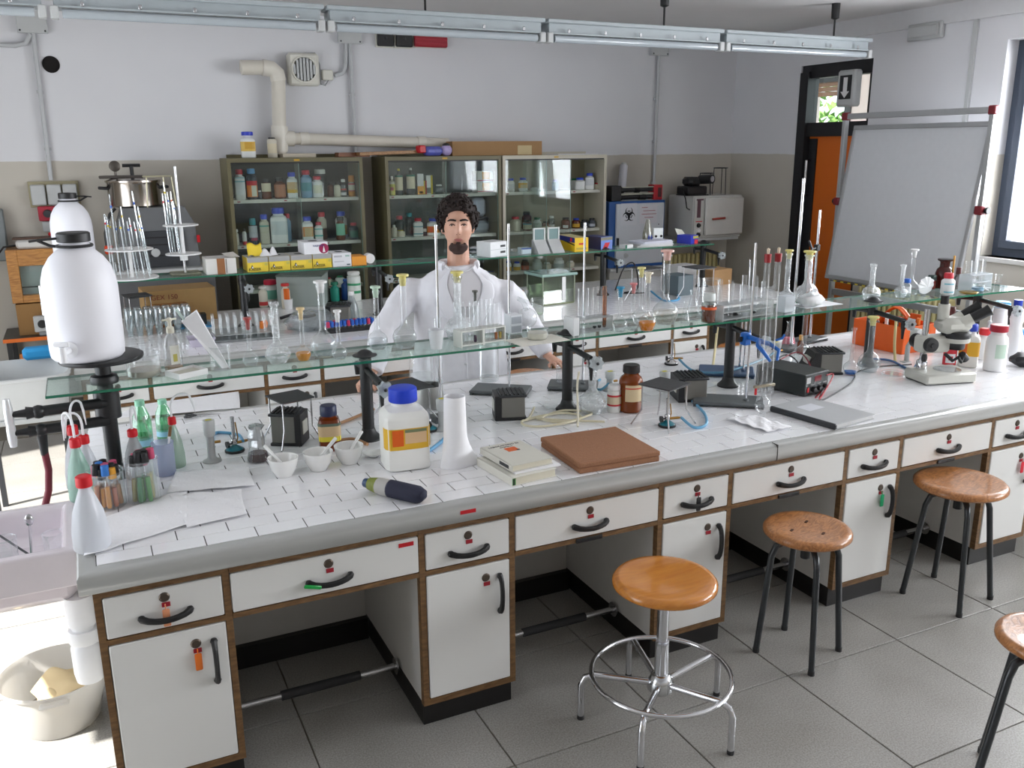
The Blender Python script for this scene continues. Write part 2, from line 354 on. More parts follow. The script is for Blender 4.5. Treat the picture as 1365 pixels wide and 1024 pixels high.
# ---------------------------------------------------------------- hung light line
LW = mat((166, 174, 178), .35); LT = mat((170, 178, 184), .12, coat=.6)
fx_l = 1.585
lab = ['white batten lamp over the two carboys at the row start', 'white batten lamp above the extractor fan and first cabinet', 'white batten lamp whose tube ends above the man in the lab coat',
       'white batten lamp above the blue hazard cabinet', 'white batten lamp at the row end near the orange door']
for i in range(5):
    xa = -1.62+i*1.607
    t = thing('batten_lamp', lab[i], 'lamp', (xa, 6.1, 2.86), 0, 'hung batten lamps')
    obj('housing', MB().cbox(.02, -.03, .07, fx_l-.02, .12, .15, .004).cbox(.0, -.06, .135, fx_l, .12, .165, .006), LW, t)
    obj('tray', MB().box(.03, -.055, .062, fx_l-.03, .12, .072), LW, t)
    obj('tube', MB().tube([(.06, -.035, .03), (fx_l-.06, -.035, .03)], .026, 14), LT, t)
    for e in (.02, fx_l-.02): obj('end_cap', MB().cbox(e-.022, -.065, .0, e+.022, .02, .07, .006), LGREY, t)
    for k in range(5): obj('clip', MB().cbox(-.01, -.006, -.012, .01, .006, .016, .003), STEEL, t, (.17+k*.31, -.062, .082))
for k, (hx, wh) in enumerate(((2.3, 'above the gap between the dark cabinets'), (4.27, 'above the blue hazard cabinet'), (6.03, 'beside the orange door'))):
    t = thing('hanging_rod', 'black ceiling rod with cup holding the lamp row, '+wh, 'rod', (hx, 6.14, 3.0), 0, 'lamp hanging rods')
    obj('rod', MB().tube([(0, 0, .026), (0, 0, .28)], .008), BLACK, t); obj('ceiling_cup', MB().lathe([(.012, .17), (.033, .18), (.036, .3)], 14), BLACK, t)

# ---------------------------------------------------------------- back wall fittings
GC = mat((186, 188, 190), .5)
def conduit(px0, z_box, px1, z_low, label, blabel, side=None):
    t = thing('conduit', label, 'conduit', (0, 0, 0), 0, 'grey conduits on the back wall')
    xb = (px0+px1)/2
    obj('pipe', MB().tube([(px0, 8.515, z_box), (px1, 8.515, z_low)], .018, 10), GC, t)
    z = z_box
    while z > z_low+.2:
        z -= .45; obj('clip', MB().cbox(xb-.026, 8.515, z-.012, xb+.026, 8.549, z+.012), GC, t)
    b = thing('junction_box', blabel, 'junction box', (px0, 8.55, z_box+.09), 0, 'square boxes on the conduits')
    obj('lid', MB().cbox(-.11, -.07, -.095, .11, -.045, .095, .006), LGREY, b); obj('body', MB().cbox(-.105, -.046, -.09, .105, 0, .09, .004), GC, b)
    for sx in (-.09, .09):
        for sz in (-.075, .075): obj('screw', MB().lathe([(.008, 0), (.006, .004), (0, .004)], 8).rot(rad(90), 'X'), DARK, b, (sx, -.07, sz))
    return t
a = conduit(-0.164, 3.044, -0.179, 1.893, 'grey conduit running down to the white switch panel by the carboys', 'grey junction box above the dark round wall hole')
obj('branch', MB().tube([(x, 8.515, z) for x, z in ((-0.616, 2.947), (-0.305, 2.942), (-0.228, 2.962), (-0.187, 3.032))], .018, 10), GC, a)
a = conduit(2.437, 3.07, 2.442, 2.083, 'grey conduit with a side branch to the extractor fan', 'grey junction box next to the black alarm units')
obj('branch', MB().tube([(x, 8.515, z) for x, z in ((2.402, 3.069), (2.383, 2.859), (2.352, 2.805), (2.28, 2.784))], .018, 10), GC, a)
conduit(5.87, 3.087, 5.858, 1.72, 'grey conduit running down behind the red box on the hazard cabinet', 'grey junction box above the blue hazard cabinet')
hx, hz = -0.065, 2.811
one('vent_hole', MB().lathe([(.066, 0), (.066, .004), (.058, .006), (.056, -.002), (0, -.002)], 22).rot(rad(90), 'X').move(hx, 8.548, hz), mat((14, 8, 8), .9), 'small round dark hole in the white back wall', 'hole')
# extractor fan
fx, fz = 1.986, 2.826
t = thing('extractor_fan', 'square cream extractor fan with a round louvre, high on the back wall', 'fan', (fx, 8.55, fz))
CR = mat((216, 214, 204), .5)
obj('housing', MB().cbox(-.14, -.1, -.14, .14, 0, .14, .02), CR, t)
obj('ring', MB().lathe([(.118, 0), (.118, .012), (.104, .014), (.102, 0)], 28).rot(rad(90), 'X'), CR, t, (0, -.1, 0))
for k in range(7):
    q = -.09+k*.03; hgt = sqrt(max(.001, .1**2-q*q)); obj('louvre', MB().cbox(q-.011, -.112, -hgt, q+.011, -.102, hgt, .003), LGREY, t, smooth=0)
obj('cable', MB().tube([(.06, -.03, .14), (.12, -.03, .15), (.16, -.03, .05), (.16, -.03, -.12), (.2, -.03, -.13), (.25, -.03, -.06)], .006), GREY, t)
sx, sz = 2.211, 2.787
one('socket_box', MB().cbox(-.05, -.06, -.045, .05, 0, .045, .008).move(sx, 8.55, sz), CR, 'small cream socket box beside the extractor fan', 'socket')
# waste pipe
PV = mat((214, 208, 196), .45); PVj = mat((222, 217, 206), .4)
pp = [1.429, 8.42, 2.822], [1.649, 8.42, 2.829]
t = thing('vent_pipe', 'thick cream plastic pipe rising above the first cabinet and branching along the wall', 'pipe')
P3 = [Vector(v) for v in ((1.423, 8.42, 2.822), (1.61, 8.42, 2.828), (1.688, 8.42, 2.818), (1.731, 8.42, 2.781), (1.74, 8.42, 2.718), (1.706, 8.42, 2.083))]
obj('riser', MB().tube(P3, .062, 16), PV, t)
obj('elbow', MB().tube(P3[1:5], .07, 16), PVj, t)
obj('tee', MB().tube([(1.721, 8.42, 2.332), (1.708, 8.42, 2.11)], .074, 16).tube([(1.717, 8.42, 2.228), (1.845, 8.42, 2.221)], .066, 16), PVj, t)
obj('branch', MB().tube([(1.798, 8.42, 2.224), (3.349, 8.42, 2.172)], .052, 16), PV, t)
for q in ((1.927, 8.42, 2.221), (3.06, 8.42, 2.184)): obj('collar', MB().tube([(q[0]-.03, q[1], q[2]), (q[0]+.05, q[1], q[2])], .058, 16), PVj, t)
# alarm units
for (q0, q1, l) in (((2.703, 8.5, 3.204), (2.858, 8.5, 3.059), 'first black square alarm unit on the back wall, by the junction box'), ((2.886, 8.5, 3.206), (3.044, 8.5, 3.059), 'second black square alarm unit, touching the red exit light')):
    t = thing('alarm_unit', l, 'alarm', (q0[0], 8.55, q1[2]), 0, 'black alarm units')
    ww, hh_ = q1[0]-q0[0], q0[2]-q1[2]
    obj('backplate', MB().cbox(-.01, -.02, -.01, ww+.006, 0, hh_+.01, .003), CR, t); obj('housing', MB().cbox(0, -.06, 0, ww, -.018, hh_, .008), BLACK, t)
    obj('lens', MB().lathe([(.014, 0), (.01, .006), (0, .008)], 12).rot(rad(90), 'X'), DARK, t, (ww/2, -.06, hh_/2))
q0, q1 = (3.065, 8.5, 3.201), (3.397, 8.5, 3.066)
t = thing('warning_light', 'dark red ribbed warning light on the back wall', 'light', (q0[0], 8.55, q1[2]))
ww, hh_ = q1[0]-q0[0], q0[2]-q1[2]
obj('backplate', MB().cbox(-.008, -.02, -.006, ww+.008, 0, hh_+.006, .003), CR, t)
obj('lens', MB().cbox(0, -.075, 0, ww, -.018, hh_, .012), mat((160, 34, 48), .3), t)
for k in range(3): obj('rib', MB().cbox(.005, -.08, hh_*(.2+.28*k), ww-.005, -.072, hh_*(.2+.28*k)+.012, .003), mat((176, 52, 66), .3), t, smooth=0)
# switch panel
t = thing('switch_panel', 'switch panel of three pale covers over two red switches, behind the far carboy', 'switch panel')
def yy(p): return Vector(p)
a_, b_ = yy((-0.348, 8.5, 1.867)), yy((0.012, 8.5, 1.691))
obj('backboard', MB().cbox(a_.x-.01, 8.53, b_.z-.02, b_.x+.012, 8.55, a_.z+.015), mat((168, 160, 130), .7), t)
for k in range(3):
    q = a_.x+(b_.x-a_.x)*k/3; obj('cover', MB().cbox(q+.006, 8.47, b_.z, q+(b_.x-a_.x)/3-.006, 8.53, a_.z-.01, .008), LGREY, t)
for k in range(2):
    q = a_.x+.04+k*.17
    s_ = obj('switch', MB().cbox(q, 8.47, b_.z-.13, q+.14, 8.53, b_.z-.01, .006), mat((176, 44, 62), .4), t)
    obj('knob', MB().lathe([(.034, 0), (.03, .03), (0, .03)], 14).rot(rad(90), 'X').move(q+.07, 8.47, b_.z-.07), DARK, s_); obj('plate', MB().cbox(q+.02, 8.475, b_.z-.22, q+.13, 8.53, b_.z-.135, .004), LGREY, s_)
q = yy((-0.643, 8.5, 1.451)); one('meter_cabinet', MB().cbox(q.x-.18, 8.42, q.z-.2, q.x+.08, 8.55, q.z+.22, .01), mat((120, 126, 128), .5), 'grey wall box at the picture edge above the wooden case', 'box')
# emergency lamp, exit sign, wire duct on the window wall
a_, b_ = (6.94, 6.148, 3.168), (6.94, 5.782, 3.028)
t = thing('emergency_lamp', 'flat white emergency lamp above the whiteboard', 'lamp', (x1, b_[1], b_[2]))
dy, dz = a_[1]-b_[1], a_[2]-b_[2]
obj('housing', MB().cbox(-.05, 0, 0, 0, dy, dz, .01), LGREY, t); obj('diffuser', MB().cbox(-.075, .02, .02, -.045, dy-.02, dz-.02, .012), glass((245, 246, 246), .5, .1, .2, milk=.6), t); obj('tube', MB().tube([(-.06, .05, dz/2), (-.06, dy-.05, dz/2)], .012), WHITE, t)
q = (6.9, 6.727, 2.662)
t = thing('exit_sign', 'grey double sign box with a white downward arrow, hung in front of the transom', 'sign', (6.86, q[1], q[2]))
obj('housing', MB().cbox(-.05, -.12, -.17, .05, .12, .17, .02), LGREY, t)
obj('bracket', MB().cbox(.04, .02, .05, .14, .06, .12, .004), LGREY, t)
obj('sign_field', MB().box(-.052, -.075, -.1, -.05, .075, .12), BLACK, t)
obj('arrow', MB().prism([(-.025, .1), (.025, .1), (.025, -.03), (.055, -.03), (0, -.09), (-.055, -.03), (-.025, -.03)], 0, .002).rot(rad(90), 'X').rot(rad(-90), 'Z').move(-.053, 0, 0), WHITE, t)
one('wire_duct', MB().cbox(x1-.03, 5.45, 1.9, x1, 5.49, 3.14, .003), LGREY, 'pale wire duct running up the wall behind the whiteboard', 'duct')
# radiators
def radiator(label, loc, rotz, n, h):
    t = thing('radiator', label, 'radiator', loc, rotz, 'cream column radiators'); m = mat((206, 194, 140), .4); dp = mat((150, 134, 84), .5)
    e = MB().cbox(-.022, -.05, 0, .022, .05, h, .012).mesh('column'); e.materials.append(m)
    for k in range(n): obj('column', e, None, t, (k*.062, 0, 0))
    obj('manifold', MB().tube([(0, 0, .06), ((n-1)*.062, 0, .06)], .02).tube([(0, 0, h-.06), ((n-1)*.062, 0, h-.06)], .02), dp, t)
    for e_ in (0, (n-1)*.062): obj('foot', MB().box(e_-.012, -.03, -.1, e_+.012, .03, .02), m, t)
radiator('cream radiator on the back wall under the white oven', (5.95, 8.47, .1), 0, 14, .83)
radiator('cream radiator on the window wall behind the whiteboard', (6.88, 5.35, .1), rad(90), 17, .7)

# ================================================================ island benches
LAM = mat((228, 228, 226), .38, noise=.015, scale=3); TRIM = wood((128, 96, 60), (96, 68, 40), (3, 3, 14), .5, .1); PLI = mat((22, 20, 20), .4); NOS = mat((172, 173, 171), .3, noise=.05, scale=8); CARC = mat((214, 212, 208), .5)
def handle(parent, x, z, horiz=True, y=-.0):
    p = []
    for k in range(9):
        u = -1+k/4; p.append((u*.072, -.010-.019*(1-u*u)**.6, -.01*(1-u*u) if horiz else 0))
    if not horiz: p = [(0, b, a) for a, b, c in p]
    r = [.010, .009, .0085, .0085, .0085, .0085, .0085, .009, .010]
    m = MB().tube(p, r, 8, ex=1.3)
    for e in (p[0], p[-1]): m.ball((e[0], e[1]+.004, e[2]), .0125, 8)
    return obj('handle', m, BLACK, parent, (x, y, z))
def lock(parent, x, z, tag=True):
    obj('lock', MB().lathe([(.017, 0), (.017, .004), (.013, .008), (0, .008)], 14).rot(rad(90), 'X'), mat((96, 86, 78), .4, .8), parent, (x, 0, z))
    if tag: obj('number_tag', MB().cbox(-.013, -.003, -.008, .013, 0, .008, .001), mat((160, 26, 44), .4), parent, (x+.003, -.0045, z-.025))
def key_tag(parent, x, z, col, l, rot=0):
    obj('key_tag', MB().tube([(0, -.012, 0), (0, -.016, -.02)], .002).cbox(-.011, -.02, -.075, .011, -.016, -.015, .003).rot(rot, 'Y'), mat(col, .4), parent, (x, 0, z))
def cabinet(xa, xb, yf, label, tag=None, back=1.55, group=None, dtag=None, strip=False):
    """drawer over door; yf: front face, carcass as deep as half the island"""
    w = xb-xa; t = thing('bench_cabinet', label, 'cabinet', (xa, yf, 0), 0, group)
    obj('carcass', MB().box(.004, .014, .1, w-.004, back/2, .826), CARC, t, smooth=0)
    f = MB(); s = .022
    f.box(0, 0, .1, s, .03, .828).box(w-s, 0, .1, w, .03, .828).box(s, 0, .796, w-s, .03, .828).box(s, 0, .632, w-s, .03, .65).box(s, 0, .1, w-s, .03, .125)
    obj('frame', f, TRIM, t, smooth=0)
    obj('plinth', MB().box(.006, .03, 0, w-.006, back/2, .1), PLI, t, smooth=0)
    d = obj('drawer', MB().cbox(s+.003, -.004, .654, w-s-.003, .02, .792, .003), LAM, t, smooth=0)
    c = w/2
    handle(d, c, .703, True, -.004); lock(d, c, .760)
    if dtag: key_tag(d, c, .74, dtag, '')
    if strip: obj('red_strip', MB().box(w-s-.055, -.006, .768, w-s-.008, -.004, .782), RED, d)
    e = obj('door', MB().cbox(s+.003, -.004, .128, w-s-.003, .02, .628, .003), LAM, t, smooth=0)
    handle(e, w-s-.045, .5, False, -.004); lock(e, w-s-.1, .575)
    if tag: key_tag(e, w-s-.098, .56, tag, '')
    return t
def knee(xa, xb, yf, label, back=1.55, group=None, strip=False, tag=None, rail=True):
    w = xb-xa; t = thing('kneehole_drawer', label, 'drawer unit', (xa, yf, 0), 0, group); s = .02
    f = MB().box(.001, 0, .796, w-.001, .03, .828).box(.001, 0, .632, w-.001, .03, .65)
    obj('frame', f, TRIM, t, smooth=0)
    obj('drawer_box', MB().box(.02, .03, .655, w-.02, .5, .79), CARC, t, smooth=0)
    d = obj('drawer', MB().cbox(.003, -.004, .654, w-.003, .02, .792, .003), LAM, t, smooth=0)
    handle(d, w/2, .705, True, -.004); lock(d, w/2, .760)
    if strip: obj('red_strip', MB().box(w-.075, -.006, .765, w-.02, -.004, .78), RED, d)
    else: obj('finger_pull', MB().cbox(w/2-.06, -.006, .63, w/2+.06, .02, .648, .003), BLACK, t, smooth=0)
    if tag: obj('key_tag', MB().cbox(-.01, -.012, -.006, .05, -.006, .008, .003).rot(rad(16), 'Y'), mat(tag, .4), d, (w/2-.085, -.03, .708))
    obj('back_panel', MB().box(.001, back/2-.02, .1, w-.001, back/2, .826), mat((196, 193, 188), .5), t, smooth=0)
    obj('back_plinth', MB().box(.001, back/2-.05, 0, w-.001, back/2, .1), PLI, t, smooth=0)
    if rail:
        q = obj('foot_rail', MB().tube([(.003, .3, .105), (w-.003, .3, .105)], .014, 10), STEEL, t)
        obj('rubber_sleeve', MB().tube([(.18, .3, .105), (w-.16, .3, .105)], .019, 10), RUBBER, q)
        for e in (.008, w-.012): obj('flange', MB().lathe([(.034, -.003), (.034, .003), (.02, .008)], 14).rot(rad(90), 'Y').move(e, .3, .105), STEEL, q)
    return t
FY = 2.765
cx = [(-.1, .30), (.95, 1.33), (1.978, 2.352), (2.985, 3.352), (3.966, 4.345), (4.98, 5.36)]
cl = ['end cabinet by the ceramic sink, orange key tag on its door', 'plain cabinet between the first two kneeholes of the near bench', 'cabinet behind the chrome stool, dark tag on its drawer', 'cabinet with a green key tag, beside the worn black-legged stool', 'cabinet behind the tall-legged black stool', 'last cabinet at the window end of the near bench']
G1 = 'cabinets under the near bench'; G2 = 'kneehole drawers under the near bench'
for k, (a, b) in enumerate(cx):
    cabinet(a, b, FY, cl[k], (236, 120, 40) if k == 0 else (16, 170, 110) if k == 3 else (220, 40, 60) if k == 4 else None, group=G1, dtag=(224, 150, 110) if k == 0 else (30, 30, 32) if k == 2 else None)
kl = ['wide drawer over the first kneehole, green key fob at its handle', 'wide drawer over the kneehole behind the chrome stool', 'wide drawer over the kneehole by the gouged wooden stool', 'wide drawer over the kneehole behind the tall black stool', 'wide drawer over the last kneehole at the window end']
for k in range(5): knee(cx[k][1], cx[k+1][0], FY, kl[k], group=G2, strip=(k == 0), tag=(22, 160, 70) if k == 0 else None)
# rear halves of the near island (doors facing the aisle)
t = thing('bench_back_panel', 'white panelled rear side of the near bench, facing the aisle where the man stands', 'panel', (0, 4.33, 0))
for k in range(6):
    a = -.1+k*.91; obj('panel', MB().cbox(a+.004, -.025, .1, a+.906, 0, .83, .003), LAM, t, smooth=0)
obj('plinth', MB().box(-.1, -.06, 0, 5.36, -.03, .1), PLI, t, smooth=0)
# ---------------------------------------------------------------- tiled worktops
TILE = mat((246, 246, 249), .12, noise=.02, scale=2, coat=.3); GROUT = mat((74, 72, 68), .9)
def nosing(xa, xb, ya, yb, dz=0):
    d = .055; prof = [(0, .898), (.5, .9), (.85, .897), (1, .885), (1, .835), (.9, .83), (0, .83)]
    V = []; n = len(prof)
    for (sx, sy) in ((-1, -1), (1, -1), (1, 1), (-1, 1)):
        for (u, z) in prof:
            e = d*(1-u); V.append(((xa+e if sx < 0 else xb-e), (ya+e if sy < 0 else yb-e), z))
    F = []
    for c in range(4):
        c2 = (c+1) % 4
        for i in range(n): F.append((c*n+i, c2*n+i, c2*n+(i+1) % n, c*n+(i+1) % n))
    return MB().add(V, F)
tw, td = .1618, .0832
def worktop(name, label, xa, xb, ya, yb, near, xo):
    t = thing(name, label, 'worktop', (0, 0, 0))
    obj('core', MB().box(xa+.05, ya+.05, .83, xb-.05, yb-.05, .8965), GROUT, t, smooth=0)
    obj('edge', nosing(xa, xb, ya, yb), NOS, t, smooth=70)
    m = MB().cbox(.0016, .0016, -.004, tw-.0016, td-.0016, .0, .0012).mesh('bench_tile', 0); m.materials.append(TILE)
    rest = MB(); cand = []
    j = 0; y = ya+.056
    while y < yb-.06:
        x = xa+.056-(tw/2 if j % 2 else 0)+xo
        while x > xa+.05: x -= tw
        while x < xb-.056:
            a, b = max(x, xa+.054), min(x+tw, xb-.054); d = min(y+td, yb-.054)
            if b-a > .02 and d-y > .02:
                if b-a > tw-.002 and d-y > td-.002: cand.append((hypot(x+tw/2, y), x, y))
                else: rest.box(a+.0012, y+.0012, .896, b-.0012, d-.0012, .9)
            x += tw
        y += td; j += 1
    cand.sort()
    for k, (_, x, y) in enumerate(cand):
        if k < near: obj('tile', m, None, t, (x, y, .9))
        else: rest.box(x+.0012, y+.0012, .896, x+tw-.0012, y+td-.0012, .9)
    obj('tile_field', rest, TILE, t, smooth=0, kind='stuff')
    return t
wt = worktop('tiled_worktop', 'near white-tiled worktop crowded with glassware, a grey rounded edge round it', -.135, 5.4, 2.725, 4.37, 300, .0)
obj('edge_joint', MB().box(2.548, 2.7235, .832, 2.551, 2.76, .9015), GROUT, wt); 
lx, lz = 1.127, 0.875
obj('red_strip', MB().box(lx-.03, 2.7235, .862, lx+.03, 2.7255, .876), RED, wt)
BY = 5.645
wt2 = worktop('tiled_worktop', 'far white-tiled worktop between the man and the glazed cabinets', -.135, 5.45, 5.6, 7.25, 0, .0)
bx = [(-.105, .28), (.945, 1.33), (1.995, 2.375), (3.045, 3.43), (4.095, 4.47)]
bl = ['far bench cabinet under the grey plastic tub', 'far bench cabinet with a yellow label, seen under the shelf near the amber bottle', 'far bench cabinet hidden behind the lab coat', 'far bench cabinet behind the brass burner', 'far bench cabinet with a small white bottle at its door']
for k, (a, b) in enumerate(bx): cabinet(a, b, BY, bl[k], (226, 200, 40) if k == 1 else None, group='cabinets under the far bench')
bk = ['wide far bench drawer seen below the soap bottle', 'wide far bench drawer to the side of the man by his elbow', 'wide far bench drawer behind the amber jar with black cap', 'wide far bench drawer behind the white cylinder taps', 'wide far bench drawer under the cream radiator corner']
for k in range(4): knee(bx[k][1], bx[k+1][0], BY, bk[k], group='kneehole drawers under the far bench', rail=False)
# ---------------------------------------------------------------- glass shelves on black posts
SHG = glass((236, 246, 241), .45, .07); SHE = mat((38, 110, 84), .15, coat=.5)
POST = mat((30, 31, 33), .4); KNOB = glass((226, 232, 234), .5, .1, .1, milk=.55)
def shelf(label, xa, xb, ya, yb, z):
    t = thing('glass_shelf', label, 'shelf', (0, 0, z))
    obj('pane', MB().box(xa+.002, ya+.003, 0, xb-.002, yb-.003, .01), SHG, t, smooth=0)
    obj('polished_edge', MB().box(xa, ya, 0, xb, ya+.003, .01).box(xa, yb-.003, 0, xb, yb, .01).box(xa, ya+.003, 0, xa+.002, yb-.003, .01).box(xb-.002, ya+.003, 0, xb, yb-.003, .01), SHE, t, smooth=0)
def flower(n=7, r=.03):
    P = []
    for i in range(n*6):
        a = 2*pi*i/(n*6); q = r*(1+.14*cos(a*n)); P.append((q*cos(a), q*sin(a)))
    return MB().prism(P, -.011, .011).rot(rad(90), 'X')
def post(label, x, y, z, cap=True, front=True, rear=True, base=.9006, armf=.22, armr=.13):
    t = thing('shelf_post', label, 'post', (x, y, base)); h = z-base
    obj('pole', MB().tube([(0, 0, .0), (0, 0, h-.0006)], .026, 16), POST, t)
    obj('flange', MB().lathe([(.056, 0), (.056, .008), (.046, .018), (.034, .03), (.027, .05)], 20), POST, t)
    if cap: obj('cap', MB().lathe([(.052, h+.0112), (.052, h+.015), (.034, h+.02), (.026, h+.03), (.014, h+.036), (0, h+.037)], 20), POST, t)
    if front:
        a = obj('front_arm', MB().tube([(0, 0, h-.045), (0, -armf, h-.065)], .014, 10).tube([(0, -armf, h-.06), (0, -armf, h-.11)], [.016, .012], 10), POST, t)
        obj('nozzle', MB().tube([(0, -armf, h-.1), (0, -armf, h-.165)], [.011, .006], 8), POST, a)
        obj('spindle', MB().tube([(0, -armf, h-.07), (0, -armf-.035, h-.075)], .009, 8), POST, a)
        obj('flower_knob', flower().move(0, -armf-.045, h-.075), KNOB, a); obj('knob_screw', MB().ball((0, -armf-.057, h-.075), .008, 8), BLACK, a)
    if rear:
        a = obj('rear_arm', MB().tube([(0, 0, h-.045), (-.0, armr, h-.05)], .013, 10).tube([(0, armr, h-.045), (0, armr, h-.1)], [.015, .01], 10), POST, t)
    return t
shelf('near glass shelf with green edges carrying flasks and racks over the bench', -.187, 5.17, 3.49, 3.79, 1.262)
pl = ['first post of the near shelf, carrying the round plate of the near carboy', 'post of the near shelf beside the blue-capped white jar', 'post of the near shelf standing in coiled pale tubing', 'post of the near shelf by the electrolysis tubes', 'post of the near shelf behind the orange crate', 'post of the near shelf behind the microscope']
PX = [.012, 1.025, 2.012, 2.982, 3.985, 4.86]
for k, x in enumerate(PX):
    if k: post(pl[k], x, 3.59, 1.262)
# first post: taller, with carboy plate and twin water arms
t = thing('shelf_post', pl[0], 'post', (PX[0], 3.59, .9006))
obj('pole', MB().tube([(0, 0, 0), (0, 0, .47)], .028, 16), POST, t); obj('flange', MB().lathe([(.058, 0), (.058, .008), (.036, .03), (.028, .05)], 20), POST, t)
obj('collar', MB().lathe([(.03, .372), (.05, .376), (.052, .39), (.046, .404), (.03, .41)], 20), POST, t)
obj('round_plate', MB().lathe([(.03, .455), (.06, .462), (.145, .466), (.148, .472), (.148, .48), (.14, .484), (0, .484)], 36), POST, t)
obj('hub', MB().tube([(0, 0, .24), (0, 0, .345)], .046, 16), POST, t)
for k, (z, e) in enumerate(((.305, .018), (.235, .02))):
    a = obj('water_arm', MB().tube([(0, -.03, z), (-.25, -.05, z+.0), (-.27, -.05, z)], [.02, .02, .024], 10).tube([(-.27, -.05, z), (-.32, -.05, z)], [.016, .01], 10).ball((-.23, -.05, z), .026, 10), POST, t)
    obj('tap_handle', MB().tube([(-.325, -.05, z-.05), (-.325, -.05, z-.02), (-.325, -.05, z+.02), (-.325, -.05, z+.06)], [.012, .016, .016, .011], 10), mat((228, 230, 232), .25, .3), a)
obj('spout', MB().tube([(-.23, -.05, .23), (-.23, -.05, .14)], [.02, .013], 10), POST, t)
obj('red_hose', MB().tube([(-.23, -.05, .16), (-.225, -.05, .08), (-.235, -.05, 0.0), (-.262, -.06, -.08)], .013, 10), mat((120, 36, 50), .5), t, label='dark red rubber hose')
shelf('far glass shelf with green edges carrying pipette stands and glove boxes', .17, 5.05, 6.37, 6.67, 1.282)

ql = ['first post of the far shelf, under the far carboy', 'post of the far shelf behind the glass tube rack', 'post of the far shelf beside the man at his shoulder', 'post of the far shelf under the striped glove box', 'post of the far shelf in front of the cream radiator']
QXX = [0.985, 1.984, 3.964, 5.009]
for k, x in enumerate(QXX): post(ql[k+1], x, 6.47, 1.282, cap=(k > 1))
t = thing('shelf_post', ql[0], 'post', (-.07, 6.47, .9006))
obj('pole', MB().tube([(0, 0, 0), (0, 0, .47)], .028, 14), POST, t); obj('round_plate', MB().lathe([(.03, .455), (.145, .466), (.148, .48), (0, .484)], 30), POST, t)
for z in (.33, .25): 
    a = obj('water_arm', MB().tube([(0, -.03, z), (-.2, -.05, z)], .02, 10), POST, t)
    obj('tap_handle', MB().tube([(-.21, -.05, z-.05), (-.21, -.05, z+.06)], .013, 10), CHROME, a)
for k in range(2): obj('hanging_tube', MB().tube([(-.09+.04*k, -.06, .3), (-.1+.05*k, -.06, .15), (-.06+.05*k, -.06, -.02)], .016, 8), mat((206, 200, 180), .5), t)

# ================================================================ builders of the small things
ORD = ['first', 'second', 'third', 'fourth', 'fifth', 'sixth', 'seventh', 'eighth', 'ninth', 'tenth', 'eleventh', 'twelfth']
def vol_flask(x, y, z, h, w, label, liquid=None, frac=.5, stop=None, crink=False, group=None):
    """volumetric flask: round bulb, long neck, lip, stopper"""
    t = thing('volumetric_flask', label, 'flask', (x, y, z), 0, group or 'volumetric flasks'); r = w/2; bh = w*.98; nr = max(.006, w*.13); m = CRINK if crink else GL; wb = .16 if crink else 0
    P = [(0, .001), (r*.62, .001), (r*.72, .004)]
    for k in range(1, 9):
        a = -.75+k*.225; P.append((r*cos(a) if cos(a) > 0 else nr, bh*.46+bh*.46*sin(a)/.97))
    P = [p for p in P if p[0] > nr*1.2]; zt = P[-1][1]
    P += [(nr*1.25, zt+bh*.1), (nr, zt+bh*.22), (nr, h*.6), (nr, h-.02), (nr*1.15, h-.016), (nr*1.5, h-.008), (nr*1.5, h)]
    if crink: P = [(a*1.0+(.0 if k < 3 else .002), b) for k, (a, b) in enumerate(P)]
    if crink:
        Q = [P[0]]
        for p, q in zip(P, P[1:]):
            n_ = max(1, int((q[1]-p[1])/.012))
            Q += [(p[0]+(q[0]-p[0])*i/n_, p[1]+(q[1]-p[1])*i/n_) for i in range(1, n_+1)]
        P = Q
    B_ = MB().olathe(P, 22)
    if crink:
        q = random.Random(int(x*977)); B_.v = [(a*g, b*g, c+q.uniform(-.003, .003) if c > .01 else c) for (a, b, c) in B_.v for g in (1+q.uniform(-.17, .13),)]
    obj('body', B_, m, t, smooth=60 if not crink else 12)
    if liquid:
        Q = [(0, .002)]+[(p[0]*.93, max(.003, p[1])) for p in P if p[0] > nr*1.2 and p[1] <= bh*frac*1.0]
        Q += [(0, Q[-1][1])]; obj('liquid', MB().lathe(Q, 20), liq(liquid, .8 if sum(liquid) < 600 else .12), t)
    if stop:
        s = obj('stopper', MB().lathe([(nr*.95, h-.03), (nr*1.1, h+.002), (nr*1.15, h+.01), (nr*1.9, h+.011), (nr*2.0, h+.016), (nr*1.9, h+.02), (0, h+.02)], 16), mat(stop, .4), t)
    return t
def erlenmeyer(x, y, z, h, w, label, liquid=None, frac=.3):
    t = thing('conical_flask', label, 'flask', (x, y, z), 0, 'conical flasks'); r = w/2; nr = r*.36
    P = [(0, .001), (r*.9, .001), (r, .006), (r*.97, .014), (nr*1.1, h*.68), (nr, h*.74), (nr, h-.008), (nr*1.25, h-.002), (nr*1.25, h)]
    obj('body', MB().olathe(P, 24), GL, t)
    if liquid:
        zz = .014+(h*.66)*frac; rr = r*.97+(nr*1.1-r*.97)*frac
        obj('liquid', MB().lathe([(0, .002), (r*.9, .003), (r*.94, .012), (rr*.95, zz), (0, zz)], 20), liq(liquid, .75), t)
    return t
